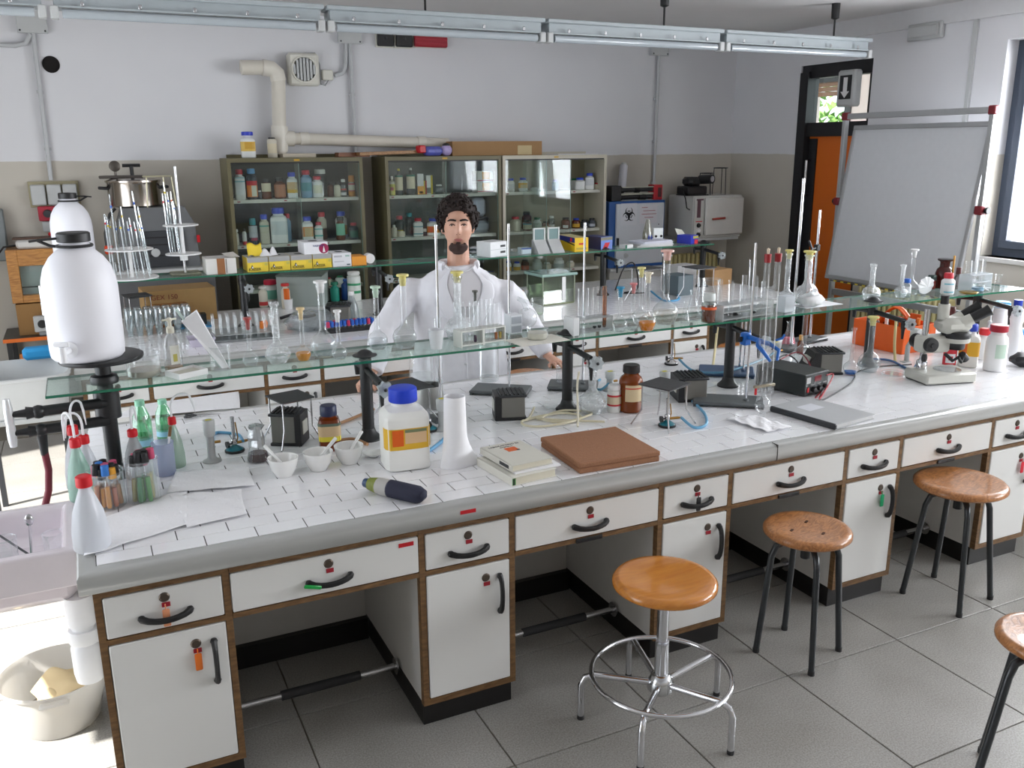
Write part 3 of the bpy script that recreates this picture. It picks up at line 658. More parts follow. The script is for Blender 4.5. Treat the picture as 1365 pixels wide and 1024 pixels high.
def beaker(x, y, z, h, w, label, liquid=None, frac=.3, name='beaker', m=None, spout=True):
    t = thing(name, label, 'beaker' if name == 'beaker' else 'glass dish', (x, y, z)); r = w/2
    obj('body', MB().olathe([(0, .001), (r*.88, .001), (r*.98, .008), (r*.98, h-.006), (r*1.05, h), (r*1.0, h+.001), (r*.94, h-.006)], 26), m or GL, t)
    if liquid: obj('liquid' if sum(liquid) < 640 else 'residue', MB().lathe([(0, .002), (r*.9, .003), (r*.94, .01), (r*.94, h*frac), (0, h*frac)], 22), liq(liquid, .8 if sum(liquid) < 690 else .15), t)
    return t
def cyl(x, y, z, h, w, label, liquid=None, frac=.3, m=None):
    t = thing('measuring_cylinder', label, 'cylinder', (x, y, z), 0, 'measuring cylinders'); r = w/2
    obj('foot', MB().lathe([(r*1.75, 0), (r*1.75, .008), (r*1.1, .016), (r*.6, .018)], 6), m or GL, t)
    obj('body', MB().olathe([(0, .012), (r, .016), (r, h-.006), (r*1.2, h)], 18), m or GL, t)
    g = MB()
    for k in range(6): g.lathe([(r*1.01, h*(.25+.11*k)), (r*1.01, h*(.25+.11*k)+.0015)], 10, a0=-2.2, a1=-1.0)
    obj('graduation', g, WHITE, t)
    if liquid: obj('liquid', MB().lathe([(0, .016), (r*.92, .017), (r*.92, h*frac), (0, h*frac)], 14), liq(liquid), t)
    return t
def ttube_mesh(L, r):
    P = [(0, 0)]+[(r*sin(a), r*(1-cos(a))) for a in (.5, 1.0, pi/2)]+[(r, L-.004), (r*1.2, L)]
    return MB().olathe(P, 12)
_tt = {}
def test_tube(x, y, z, L, w, label, liquid=None, frac=.2, tilt=0, dirn=0, cap=None, group='test tubes in racks', m=None):
    k = (round(L, 2), round(w, 3), m)
    if k not in _tt: _tt[k] = ttube_mesh(L, w/2).mesh('tube'); _tt[k].materials.append(m or GL)
    t = thing('test_tube', label, 'test tube', (x, y, z), 0, group); t.rotation_euler = (tilt*sin(dirn), -tilt*cos(dirn), 0) if tilt else (0, 0, 0)
    obj('body', _tt[k], None, t); r = w/2
    if liquid: obj('liquid', MB().lathe([(0, .001), (r*.7, r*.4), (r*.93, r), (r*.93, L*frac), (0, L*frac)], 10), liq(liquid, .85), t)
    if cap: obj('cap', MB().lathe([(r*1.35, L-.026), (r*1.5, L-.024), (r*1.4, L+.012), (0, L+.014)], 12), mat(cap, .45), t)
    return t
def bottle(x, y, z, h, w, label, col=(236, 237, 240), cap=(30, 60, 190), lab=None, sq=0, name='bottle', gl=False, caph=.14, capw=.62, neck=.5, shoulder=.74, group=None, rot=None, content=None, cat='bottle', taper=1.0, frac=.6):
    """bodied bottle with neck, screw cap and label bands; lab = [(z0, z1, half angle, colour, centre)] in fractions of the body"""
    if rot is None: rot = atan2(-y, -x)+pi/2
    t = thing(name, label, cat, (x, y, z), rot, group); r = w/2; hb = h*(1-caph); sr = r*neck
    a = hb*shoulder; n = 24 if not sq else 28
    P = [(0, .001), (r*.9, 0), (r, .006), (r*taper, a), (r*taper*.96, a+(hb-a)*.22), (sr*1.25+(r*taper-sr*1.25)*.35, a+(hb-a)*.5), (sr*1.08, a+(hb-a)*.68), (sr, a+(hb-a)*.75), (sr, hb)]
    if sq:  # square plan below, round neck above
        k0 = MB().lathe(P[:6], n, sq=sq, a0=pi/n); k0.f.pop() if len(k0.f[-1]) == n else None
        k1 = MB().lathe([P[5]]+P[6:], n, a0=pi/n)
        mb = MB().add(k0.v, k0.f); b = len(k1.v); mb.add(k1.v, [f for f in k1.f if not (len(f) == n and max(f) < n)])
        # bridge: last ring of k0 to first ring of k1
        o0 = len(k0.v)-n; o1 = len(k0.v)
        mb.f += [(o0+i, o0+(i+1) % n, o1+(i+1) % n, o1+i) for i in range(n)]
    else: mb = MB().lathe(P, n)
    mm = (glass(col, .5, .12, dark=.6) if gl is True else liq(col, gl) if gl else mat(col, .4, noise=.02))
    obj('body', mb, mm, t)
    if content: obj('contents', MB().lathe([(0, .004), (r*.9, .004), (r*.93*taper, hb*frac), (0, hb*frac)], 16, sq=sq, a0=pi/16 if sq else 0), liq(content, .9), t)
    if cap:
        cr = r*capw
        c = MB().lathe([(cr, hb-.001), (cr*1.03, hb+.003), (cr, h-.004), (cr*.9, h), (0, h)], 22)
        obj('cap', c, mat(cap, .4), t)
    for q in (lab or []):
        z0, z1, ha, c_ = q[:4]; ce = q[4] if len(q) > 4 else 0; lev = q[5] if len(q) > 5 else 0
        rr = r*1.012+.0006+lev*.0008; m_ = MB()
        nn = max(2, int(ha/.12)); V = []; F = []
        for i in range(nn+1):
            a_ = -pi/2+ce-ha+2*ha*i/nn
            s_ = rr if not sq else rr/((abs(cos(a_))**sq+abs(sin(a_))**sq)**(1/sq))
            for zz in (z0, z1): 
                tt = 1+(taper-1)*(zz*hb/a) if zz*hb < a else taper
                V.append((s_*tt*cos(a_), s_*tt*sin(a_), zz*hb))
        m_.add(V, [(2*i, 2*i+2, 2*i+3, 2*i+1) for i in range(nn)])
        obj('label', m_, mat(c_, .5), t)
    return t
def wash_bottle(x, y, z, h, w, label, col=(236, 238, 242), cap=(206, 28, 38), spout=None, milk=.75, dirn=0):
    t = thing('wash_bottle', label, 'bottle', (x, y, z), dirn, 'wash bottles'); r = w/2; hb = h*.86
    obj('body', MB().lathe([(0, .001), (r*.92, 0), (r, .008), (r*.98, hb*.3), (r*.8, hb*.6), (r*.45, hb*.86), (r*.33, hb*.94), (r*.33, hb)], 24), glass(col, .4, .1, .2, milk=milk), t)
    obj('cap', MB().lathe([(r*.42, hb-.002), (r*.44, hb+.004), (r*.42, h-.004), (r*.3, h), (0, h)], 20), mat(cap, .4), t)
    if spout:
        hx, dz = spout; P = []
        for k in range(9):
            a = pi*k/8*.82; P.append((hx*.5*(1-cos(a)), 0, h+.04+.03*sin(a)*1.6-(.02 if k == 8 else 0)))
        P = [(0, 0, h-.01)]+P+[(hx, 0, h+.04-dz)]
        obj('spout', MB().tube(P, [.0045]*(len(P)-1)+[.002], 8), PLAST, t)
    return t
def retort(x, y, label, hz, base=(.2, .13), rodoff=(0, 0), rot=0, col=(96, 100, 102), z=.9006, r=.006):
    t = thing('retort_stand', label, 'stand', (x, y, z), rot, 'retort stands')
    obj('base', MB().cbox(-base[0]/2, -base[1]/2, .006, base[0]/2, base[1]/2, .024, .006).box(-base[0]/2+.004, -base[1]/2, 0, -base[0]/2+.02, base[1]/2, .008).box(base[0]/2-.02, -base[1]/2, 0, base[0]/2-.004, base[1]/2, .008), mat(col, .45, .2), t)
    obj('rod', MB().tube([(rodoff[0], rodoff[1], .02), (rodoff[0], rodoff[1], hz)], r, 10), CHROME, t); obj('boss', MB().lathe([(.014, .022), (.012, .032), (0, .034)], 10, rodoff[0], rodoff[1]), mat(col, .45, .2), t)
    return t
TEAL = mat((14, 112, 128), .35, coat=.4)
def bunsen(x, y, z, h, label, m=None, rot=0):
    t = thing('gas_burner', label, 'burner', (x, y, z), rot, 'laboratory gas burners'); m = m or TEAL
    obj('base', MB().lathe([(.037, 0), (.038, .006), (.036, .012), (.024, .02), (.014, .026), (.01, .03)], 26), m, t)
    obj('foot_ring', MB().lathe([(.0385, -.0), (.0405, .002), (.0405, .008), (.0375, .011)], 26), BLACK, t)
    obj('barrel', MB().tube([(0, 0, .026), (0, 0, h-.012), (0, 0, h)], [.0075, .0075, .009], 12).lathe([(.012, .034), (.013, .037), (.013, .052), (.011, .055)], 12), STEEL, t)
    obj('pilot_tube', MB().tube([(.012, 0, .035), (.018, 0, .06), (.012, 0, h-.025)], .0028, 6), BRASS, t)
    obj('gas_inlet', MB().tube([(.008, 0, .036), (.05, 0, .036), (.066, 0, .036)], [.006, .006, .004], 10), BRASS, t)
    obj('regulator_knob', MB().lathe([(.014, 0), (.015, .01), (0, .012)], 10).rot(rad(-90), 'Y').move(-.024, 0, .036).tube([(-.03, 0, .036), (0, 0, .036)], .004), BLACK, t)
    return t
def tripod(x, y, z, h, s, label, rot=0, plate=True, splay=1.12):
    t = thing('tripod_stand', label, 'stand', (x, y, z), rot, 'wire stands with plates')
    for sx, sy in ((-1, -1), (1, -1), (1, 1), (-1, 1)):
        a = s*.42; obj('leg', MB().tube([(sx*a, sy*a, h-.006), (sx*a*1.0, sy*a, h*.38), (sx*a*splay*1.3, sy*a*splay*1.3, .003)], .0038, 8), STEEL, t)
    f = [(sx*s*.42, sy*s*.42, h-.007) for sx, sy in ((-1, -1), (1, -1), (1, 1), (-1, 1))]
    obj('frame', MB().tube(f, .004, 6, closed=True), STEEL, t)
    if plate: obj('plate', MB().cbox(-s/2, -s/2, h-.004, s/2, s/2, h+.003, .001), mat((58, 58, 60), .7, noise=.1, scale=60), t)
    return t
def meter(x, y, z, w, d, h, label, rot=0, slant=.0):
    """grey box meter with black ends, ribbed top and a dial in front"""
    t = thing('bench_meter', label, 'meter', (x, y, z), rot, 'grey bench meters')
    obj('case', MB().cbox(-w*.3, -d/2, .012, w*.5, d/2, h-.012, .004), mat((116, 114, 108), .5), t)
    fr = MB(); 
    fr.prism([(-w*.5-slant*h, 0.004), (-w*.3, .004), (-w*.3, h-.006), (-w*.5, h-.006)], -d/2-.003, d/2+.003).rot(rad(90), 'X')
    obj('front_block', fr, BLACK, t, smooth=0)
    obj('dial', MB().cbox(-w*.5-slant*h*.5-.004, -d*.3, h*.32, -w*.5-slant*h*.3+.004, d*.3, h*.72, .002), mat((206, 206, 196), .3), t)
    obj('foot', MB().cbox(-w*.5, -d/2-.004, 0, w*.55, d/2+.004, .014, .003), BLACK, t)
    tp_ = obj('top_plate', MB().cbox(-w*.36, -d/2-.006, h-.014, w*.56, d/2+.006, h-.002, .003), DARK, t)
    for k in range(6): obj('rib', MB().box(-w*.3+k*w*.14, -d/2, h-.003, -w*.3+k*w*.14+w*.05, d/2, h+.003), BLACK, tp_, smooth=0)
    return t
PORC = mat((238, 238, 236), .15, coat=.6)
def mortar(x, y, z, w, label, rot=0):
    t = thing('mortar', label, 'mortar', (x, y, z), rot, 'mortars'); r = w/2; h = w*.62
    obj('bowl', MB().lathe([(0, 0), (r*.55, 0), (r*.6, .006), (r*.86, h*.45), (r, h), (r*1.0, h+.002), (r*.93, h), (r*.78, h*.5), (r*.4, h*.2), (0, h*.16)], 26), PORC, t)
    obj('spout', MB().ball((r*.98, 0, h-.003), .008, 8, (1, 1.2, .5)), PORC, t)
    one('pestle', MB().tube([(0, 0, 0), (.004, 0, .002), (.02, 0, .01), (w*.55, 0, w*.33), (w*1.0, 0, w*.6)], [.006, .011, .009, .007, .008], 10), PORC, 'white porcelain pestle resting in the '+label.replace(' with a pestle', ''), 'pestle', (x-cos(rot)*r*.3, y-sin(rot)*r*.3, z+h*.42), rot, 'pestles')
    return t
def gas_tap(x, y, z, h, label, w=.05, rot=0):
    t = thing('gas_tap', label, 'tap', (x, y, z), rot, 'grey gas taps'); r = w/2; m = mat((176, 178, 178), .4)
    obj('column', MB().lathe([(r*1.6, 0), (r*1.6, .004), (r*.9, .012), (r*.72, .02), (r*.7, h*.62), (r*.55, h*.68)], 18), m, t)
    obj('knob', MB().lathe([(r*.86, h*.62), (r*.98, h*.66), (r*1.05, h-.008), (r*.95, h), (0, h)], 18), mat((196, 198, 198), .4), t)
    obj('yellow_mark', MB().box(-r*.5, -r*.3, h, r*.5, r*.3, h+.0015), mat((214, 200, 40), .5), t)
    obj('outlet', MB().tube([(r*.6, 0, h*.45), (r*1.7, 0, h*.45)], .006, 8), BRASS, t)
    return t
def hose(pts, r, col, label, name='hose', cat='hose'):
    # smooth catmull curve
    P = [Vector((p[0], p[1], max(p[2], .9012+r) if p[2] < .93 and p[2] > .88 else p[2])) for p in pts]; Q = []
    for i in range(len(P)-1):
        p0, p1, p2, p3 = P[max(i-1, 0)], P[i], P[i+1], P[min(i+2, len(P)-1)]
        for k in range(6):
            u = k/6; Q.append(.5*((2*p1)+(p2-p0)*u+(2*p0-5*p1+4*p2-p3)*u*u+(3*p1-p0-3*p2+p3)*u**3))
    Q.append(P[-1]); return one(name, MB().tube(Q, r, 8), mat(col, .45), label, cat)
def rack(x, y, z, w, d, h, label, rot=0, m=None, tiers=2):
    t = thing('tube_rack', label, 'rack', (x, y, z), rot, 'test tube racks'); m = m or mat((228, 230, 230), .4); q = .004
    for e in (-w/2, w/2-q*1.5): obj('end_plate', MB().cbox(e, -d/2, 0, e+q*1.5, d/2, h, .001), m, t, smooth=0)
    obj('floor_plate', MB().cbox(-w/2+q, -d/2, .006, w/2-q, d/2, .012, .001), m, t, smooth=0)
    for k in range(1, tiers): obj('tier', MB().cbox(-w/2+q, -d/2, h*k/(tiers-1)-.006, w/2-q, d/2, h*k/(tiers-1)-.001, .001) if k == tiers-1 else MB().cbox(-w/2+q, -d/2, h*k/(tiers-1), w/2-q, d/2, h*k/(tiers-1)+.005, .001), m, t, smooth=0)
    return t
def carton(x, y, z, sx, sy, sz, label, m, rot=0, name='carton', cat='box', front=None, open_=False, group=None):
    t = thing(name, label, cat, (x, y, z), rot, group)
    obj('body', MB().cbox(-sx/2, -sy/2, 0, sx/2, sy/2, sz, .0015), m, t, smooth=0)
    for q in (front or []):   # (x0,x1,z0,z1,colour) in fractions of the front face
        obj('print', MB().box(-sx/2+sx*q[0], -sy/2-.0012, sz*q[2], -sx/2+sx*q[1], -sy/2+.0001, sz*q[3]), mat(q[4], .5), t, smooth=0)
    if open_: obj('opening', MB().prism([(sx*.2*cos(a), sy*.16*sin(a)) for a in [2*pi*i/16 for i in range(16)]], sz, sz+.001), mat((30, 28, 24), .8), t, smooth=0)
    return t

# ================================================================ on the near worktop
ZT = .9006
# tissue sheets at the sink end
def crumple(seed, amp):
    q = random.Random(seed); ph = [(q.uniform(4, 22), q.uniform(4, 22), q.uniform(0, 6.3)) for _ in range(9)]
    return lambda u, v: sum(sin(a*u+b*v+c) for a, b, c in ph)/9*amp
def tissue(pts, label, seed, amp=.006, z=ZT, n=26, name='tissue_sheet'):
    a, b, c, d = [Vector((p[0], p[1], 0)) for p in pts]; f = crumple(seed, amp)
    def fn(u, v):
        e = .02*sin(9*u+seed)*v*(1-v); p = (a*(1-u)+b*u)*(1-v)+(d*(1-u)+c*u)*v; return (p.x+e, p.y+e, z+.0022+amp*.9+f(u, v))
    return one(name, MB().sheet(fn, n, n, .0012), mat((243, 243, 246), .75, noise=.03, scale=70, bump=1.0), label, 'paper', smooth=180)
tissue([(-0.112, 2.849), (0.205, 2.962), (0.244, 3.322), (-0.09, 3.123)], 'white tissue sheet lying under the red-capped bottle and tube beakers', 1, .007)
tissue([(0.202, 2.936), (0.402, 2.962), (0.422, 3.208), (0.173, 3.26)], 'embossed white tissue sheet in front of the grey gas tap', 2, .008)
tissue([(0.168, 3.294), (0.474, 3.224), (0.487, 3.433), (0.223, 3.51)], 'folded white tissue sheet behind the embossed one', 3, .009)
tissue([(-0.004, 4.426), (0.597, 4.329), (0.641, 4.648), (0.173, 4.619)], 'wide flat tissue at the rear edge behind the green bottles', 4, .002)
# bottles around the first post
wash_bottle(-0.085, 2.921, 0.901, 0.246, 0.112, 'milky wash bottle with red cap standing in front by the sink end', milk=.7)
wash_bottle(-0.109, 3.388, 0.901, 0.234, 0.088, 'pale green wash bottle behind the orange tube beaker', col=(206, 232, 222), spout=(.06, .06), dirn=2.2, milk=.6)
wash_bottle(-0.116, 3.514, 0.901, 0.247, 0.091, 'white wash bottle with bent spout at the bench end, next to the sink', spout=(.05, .05), dirn=.3)
wash_bottle(-0.081, 3.453, 0.901, 0.222, 0.085, 'white wash bottle with bent spout squeezed between its two neighbours by the post', spout=(.06, .04), dirn=3.4)
wash_bottle(0.085, 3.541, 0.901, 0.195, 0.086, 'grey-white wash bottle with upright spout just behind the black post', col=(214, 216, 218), spout=(.02, .01), dirn=0)
wash_bottle(0.234, 3.601, 0.901, 0.207, 0.073, 'clear greenish wash bottle with curved spout beside the green bottles', col=(214, 228, 218), spout=(.09, .035), dirn=0, milk=.35)
GB = (120, 206, 150)
for (a, l) in ((((0.133, 3.853, 0.901, 0.223, 0.076)), 'green plastic drink bottle, nearer one of two, label band at its foot'), (((0.227, 3.969, 0.901, 0.185, 0.073)), 'green plastic drink bottle, farther one of two, beside the wash bottle')):
    t = thing('drink_bottle', l, 'bottle', a[:3], 0, 'green drink bottles'); h, r = a[3], a[4]/2
    obj('body', MB().lathe([(0, .004), (r*.8, .001), (r, .012), (r*.94, h*.22), (r, h*.3), (r, h*.56), (r*.86, h*.7), (r*.5, h*.86), (r*.42, h*.9), (r*.42, h*.94)], 24), glass((176, 232, 196), .6, .2, dark=.9), t)
    obj('drink', MB().lathe([(0, .005), (r*.78, .004), (r*.94, .014), (r*.9, h*.34), (0, h*.34)], 20), liq((150, 214, 170), .5), t)
    obj('cap', MB().lathe([(r*.5, h*.9), (r*.52, h*.92), (r*.5, h), (0, h)], 18), mat((150, 216, 184), .4), t)
    obj('label', MB().lathe([(r*1.01, h*.14), (r*.96, h*.3)], 20), mat((150, 200, 222), .5), t)
# the two beakers crammed with capped tubes
def tube_beaker(a, label, n, caps, liqs, seed):
    x, y, z, h, w = a; t = beaker(x, y, z, h, w, label, name='beaker'); q = random.Random(seed); r = w/2*.74
    for k in range(n):
        an = 2*pi*k/n*2.4+q.uniform(-.2, .2); rr = r*sqrt((k+.5)/n); L = h*q.uniform(.98, 1.12); c = caps[k % len(caps)]; l = liqs[k % len(liqs)]
        cn = {0: 'black', 1: 'pink', 2: 'blue', 3: 'yellow'}[0 if sum(c) < 150 else 1 if c[0] > 150 and c[1] < 110 else 2 if c[2] > 150 else 3]
        test_tube(x+rr*cos(an), y+rr*sin(an), z+.004, L, .0185, '%s-capped culture tube in the %s' % (cn, 'beaker of orange tubes' if seed == 5 else 'beaker of green tubes'), l, .55 if l else .1, q.uniform(.02, .09), an, c, 'capped tubes in the '+('orange' if seed == 5 else 'green')+' beaker')
tube_beaker((-0.027, 3.271, 0.901, 0.134, 0.126), 'glass beaker full of capped tubes with orange contents', 18, [(30, 30, 32), (196, 84, 120), (30, 30, 32), (50, 120, 200), (226, 160, 50)], [(222, 140, 80), (232, 160, 60), (206, 120, 84), (226, 170, 120)], 5)
tube_beaker((0.093, 3.268, 0.901, 0.16, 0.115), 'glass beaker full of capped tubes with green contents', 17, [(26, 26, 28), (26, 26, 28), (190, 70, 104), (26, 26, 28)], [(40, 140, 74), (70, 160, 60), None, (196, 190, 110)], 6)
x, y, z, h, w = 0.185, 3.526, 0.901, 0.131, 0.082
beaker(x, y, z, h, w, 'bluish plastic beaker holding a glass pipette and a brush', m=glass((214, 220, 240), .4, .15, .2, milk=.5))
for k, (dx, ln, c, nm, l) in enumerate(((-.02, .2, GL, 'glass_pipette', 'thin glass pipette leaning in the bluish beaker'), (.012, .15, BROWN, 'brush', 'brush with a wooden handle leaning in the bluish beaker'))):
    t = thing(nm, l, 'pipette' if k == 0 else 'brush', (x, y, z+.004)); obj('shaft', MB().tube([(0, 0, 0), (dx*2.4, -.01, ln)], .004, 8), GL if k == 0 else PLAST, t); obj('tip', MB().tube([(dx*2.4, -.01, ln), (dx*3, -.012, ln+.04)], .006 if k else .003, 8), c, t)
gas_tap(0.37, 3.6, ZT, 0.175, 'grey gas tap with yellow mark next to the green bottles', .046, 0)
t = thing('scissors', 'steel scissors lying on the tissue behind the gas tap', 'scissors', (0.389, 4.28, .9075), rad(-12))
obj('blade', MB().tube([(0, 0, 0), (.11, -.004, .001)], [.005, .001], 6, ex=.4).tube([(0, .006, .001), (.11, .002, .002)], [.005, .001], 6, ex=.4), STEEL, t)
for s in (-1, 1): obj('finger_ring', MB().tube([(-.035+.018*cos(a), s*.02+.013*sin(a), .002) for a in [2*pi*i/14 for i in range(14)]], .0032, 6, closed=True).tube([(-.018, s*.016, .002), (0, 0, .001)], .004, 6), DARK, t)
bunsen(0.472, 3.683, ZT, 0.151, 'teal gas burner beside the foil-capped conical flask', rot=.3)
hose([(0.509, 3.686, .94), (0.519, 3.884, .908), (0.47, 3.944, .907), (0.43, 3.953, .908), (0.385, 3.781, .93)], .0065, (96, 160, 200), 'light blue gas hose from the teal burner to the grey tap')
a = (0.54, 3.523, 0.901, 0.141, 0.091); e = erlenmeyer(*a, 'conical flask with dark red liquid and a crumpled foil hood', (70, 40, 46), .22)
x, y, z, h, w = a
q = random.Random(3); fo = MB().lathe([(w*.34, h*.45), (w*.3, h*.62), (w*.32, h*.75), (w*.27, h*.95), (w*.33, h*1.05), (w*.2, h*1.08), (0, h*1.06)], 22, wob=.22)
qf = random.Random(2); fo.v = [(a*(1+qf.uniform(-.16, .16)), b*(1+qf.uniform(-.16, .16)), c+qf.uniform(-.004, .004)) for a, b, c in fo.v]
obj('foil_hood', fo, mat((196, 198, 200), .28, .9, noise=.2, scale=60, bump=.8), e, smooth=20)
x, y = 0.709, 3.695
tripod(x+.01, y+.01, ZT, 0.202, .155, 'wire stand with black plate standing over a grey meter', rad(14))
meter(x, y, ZT, .13, .105, .145, 'grey meter standing under the plate of a wire stand', rad(150))
mortar(0.598, 3.303, ZT, .118, 'white mortar with a pestle nearest the dark flask', rad(120))
mortar(0.735, 3.309, ZT, .118, 'middle white mortar with a pestle of the three', rad(30))
mortar(0.865, 3.33, ZT, .118, 'white mortar with a pestle beside the blue-capped jar', rad(42))
x, y = 0.973, 3.356
one('porcelain_dish', MB().lathe([(0, 0), (.02, 0), (.042, .016), (.045, .018), (.041, .018), (.02, .004), (0, .003)], 24), PORC, 'shallow white porcelain dish at the foot of the post', 'dish', (x, y, ZT))
bottle(*(0.841, 3.536, 0.901, 0.192, 0.09), 'small amber jar with dark blue cap and yellow-edged label', (120, 52, 16), (34, 42, 76), [(.3, .52, 1.15, (222, 206, 60), 0, 0), (.44, .78, 1.15, (206, 178, 140), 0, 1), (.74, .82, 1.15, (96, 110, 96), 0, 2)], sq=5, gl=.86, caph=.22, capw=.76, neck=.66, shoulder=.8)
hose([(1.17, 3.994, .91), (1.038, 3.896, .908), (0.909, 3.808, .908), (0.857, 3.736, .908), (0.869, 3.614, .908), (0.953, 3.595, .908), (0.99, 3.497, .908)], .0075, (178, 132, 92), 'tan rubber tubing curling behind the small amber jar', 'rubber_tubing')
bottle(*(1.062, 3.214, 0.901, 0.32, 0.179), 'big white square jar with blue screw cap and yellow and orange label', (238, 238, 234), (26, 62, 200), [(.34, .66, 1.2, (226, 178, 44), 0, 0), (.40, .645, .2, (224, 96, 16), -.44, 1), (.43, .645, .42, (222, 186, 144), .24, 1), (.60, .645, .42, (120, 130, 96), .24, 2)], sq=6, caph=.17, capw=.62, neck=.52, shoulder=.78, rot=rad(-6))
# rolled white sleeve
x, y, z, h, w = 1.235, 3.102, 0.901, 0.289, 0.081
def slv(u, v):
    a = 2*pi*u; fl = max(0, 1-v*2.2)**1.5; r = .042+.008*(1-v)
    return (r*cos(a)*(1+.3*fl)+fl*.045*max(0, cos(a-.2))**2, r*sin(a)*(1-.2*fl), v*h)
m = MB(); nu, nv = 28, 14
V = [slv(i/nu, j/nv) for j in range(nv+1) for i in range(nu)]; m.add(V, [(j*nu+i, j*nu+(i+1) % nu, (j+1)*nu+(i+1) % nu, (j+1)*nu+i) for j in range(nv) for i in range(nu)])
V = [(p[0]*.95, p[1]*.95, p[2]+.0005) for p in V]; b = len(m.v); m.add(V, [(j*nu+i, (j+1)*nu+i, (j+1)*nu+(i+1) % nu, j*nu+(i+1) % nu) for j in range(nv) for i in range(nu)])
m.f += [(nv*nu+i, nv*nu+(i+1) % nu, b+nv*nu+(i+1) % nu, b+nv*nu+i) for i in range(nu)]
one('paper_sleeve', m, PAPER, 'tall hollow white paper sleeve flaring at its foot, next to the big white jar', 'paper', (x, y, ZT), 0, smooth=60)
# stand with burner behind the big jar
x, y = 1.25, 3.762
tripod(x, y, ZT, 0.173, .2, 'wire stand with a wide black plate behind the big white jar', rad(10))
bunsen(1.301, 3.584, ZT, .1, 'teal gas burner half hidden behind the big white jar', rot=1.2)
gas_tap(1.359, 3.567, ZT, .145, 'grey gas tap hidden behind the rolled paper sleeve', .05)
x, y, z, h, w = 1.435, 3.942, 0.901, 0.111, 0.154
t = thing('steel_can', 'dull grey metal can behind the rolled paper sleeve', 'can', (x, y, z)); obj('body', MB().olathe([(0, .001), (w/2*.9, 0), (w/2, .004), (w/2, h*.3), (w/2*.86, h), (w/2*.9, h)], 24), mat((168, 168, 166), .4, .6), t)
hose([(1.185, 3.291, .906), (1.294, 3.399, .906), (1.355, 3.484, .92)], .008, (90, 150, 190), 'light blue gas hose running under the paper sleeve')
# folding case, books, cork block
x0_, y0_ = 0.838, 2.999; x1_, y1_ = 0.984, 2.782
an = atan2(y1_-y0_, x1_-x0_); L = hypot(x1_-x0_, y1_-y0_); r = .033
t = thing('tube_case', 'lying navy, grey and green sausage-shaped case near the bench edge', 'case', (x0_, y0_, ZT+r*.98), an)
def seg(a, b, ra, rb): return MB().tube([(a*L, 0, 0), ((a+b)/2*L, 0, 0), (b*L, 0, 0)], [ra, (ra+rb)/2, rb], 18)
obj('sleeve', MB().tube([(.42*L, 0, 0), (.9*L, 0, 0), (.97*L, 0, -.004), (L, 0, -.01)], [r, r*.98, r*.8, r*.4], 18), mat((40, 42, 62), .8, noise=.1, scale=80, bump=.2), t)
obj('band', seg(.22, .43, r*.95, r), mat((176, 174, 170), .6), t); obj('green_end', seg(.06, .23, r*.7, r*.95), mat((120, 130, 50), .5, noise=.5, scale=90), t); obj('cap', seg(-.03, .07, r*.5, r*.62), mat((40, 66, 100), .4), t)
# books
def quad_from(pts): return [Vector((*p, 0)) for p in pts]
cz = ZT
def book(c, sx, sy, sz, rot, label, m, z, name='book', cat='book', spine=None):
    t = thing(name, label, cat, (c[0], c[1], z), rot)
    obj('pages', MB().cbox(-sx/2+.003, -sy/2+.004, .002, sx/2-.004, sy/2-.004, sz-.002, .001), mat((214, 208, 190), .8, noise=.1, scale=120, stretch=(1, 1, 30)), t, smooth=0)
    obj('cover', MB().cbox(-sx/2, -sy/2, sz-.003, sx/2, sy/2, sz, .001).cbox(-sx/2, -sy/2, 0, sx/2, sy/2, .003, .001).cbox(-sx/2-.001, -sy/2, 0, -sx/2+.004, sy/2, sz, .001), m, t, smooth=0)
    return t
bc = (1.436, 2.955)
ang = atan2(0.018, 0.176)
b1 = book((bc[0]-.012, bc[1]-.012), .2, .27, .034, ang, 'thick lower book with a green and black mark on its spine end', mat((222, 220, 210), .6), ZT)
obj('spine_mark', MB().box(-.1, -.1362, .004, -.086, -.135, .03), mat((60, 130, 60), .5), b1); obj('dark_mark', MB().box(-.097, -.1366, .004, -.091, -.1355, .03), BLACK, b1)
one('paper_stack', MB().cbox(-.1, -.13, 0, .1, .13, .006, .001), PAPER, 'loose white sheets sticking out under the upper book', 'paper', (bc[0]+.022, bc[1]+.004, ZT+.0345), ang-.06, smooth=0)
b2 = book((bc[0]+.0, bc[1]+.012), .185, .25, .026, ang-.01, 'cream paperback with an orange square on its cover, topmost of the small pile', mat((206, 204, 194), .6, noise=.04), ZT+.041)
obj('cover_picture', MB().box(-.02, .02, .026, .03, .065, .0265), mat((214, 96, 40), .5), b2); obj('picture_corner', MB().box(.018, .02, .0262, .032, .03, .0268), BLACK, b2)
text('cover_title', 'LABORATORIO DI', .017, (.0, .098, .0262), (0, 0, 0), BLACK, b2); text('cover_title', 'CHIMICA', .014, (.0, .078, .0262), (0, 0, 0), BLACK, b2)
obj('spine_title', MB().box(-.0937, -.1, .006, -.0925, -.03, .02), DARK, b2)
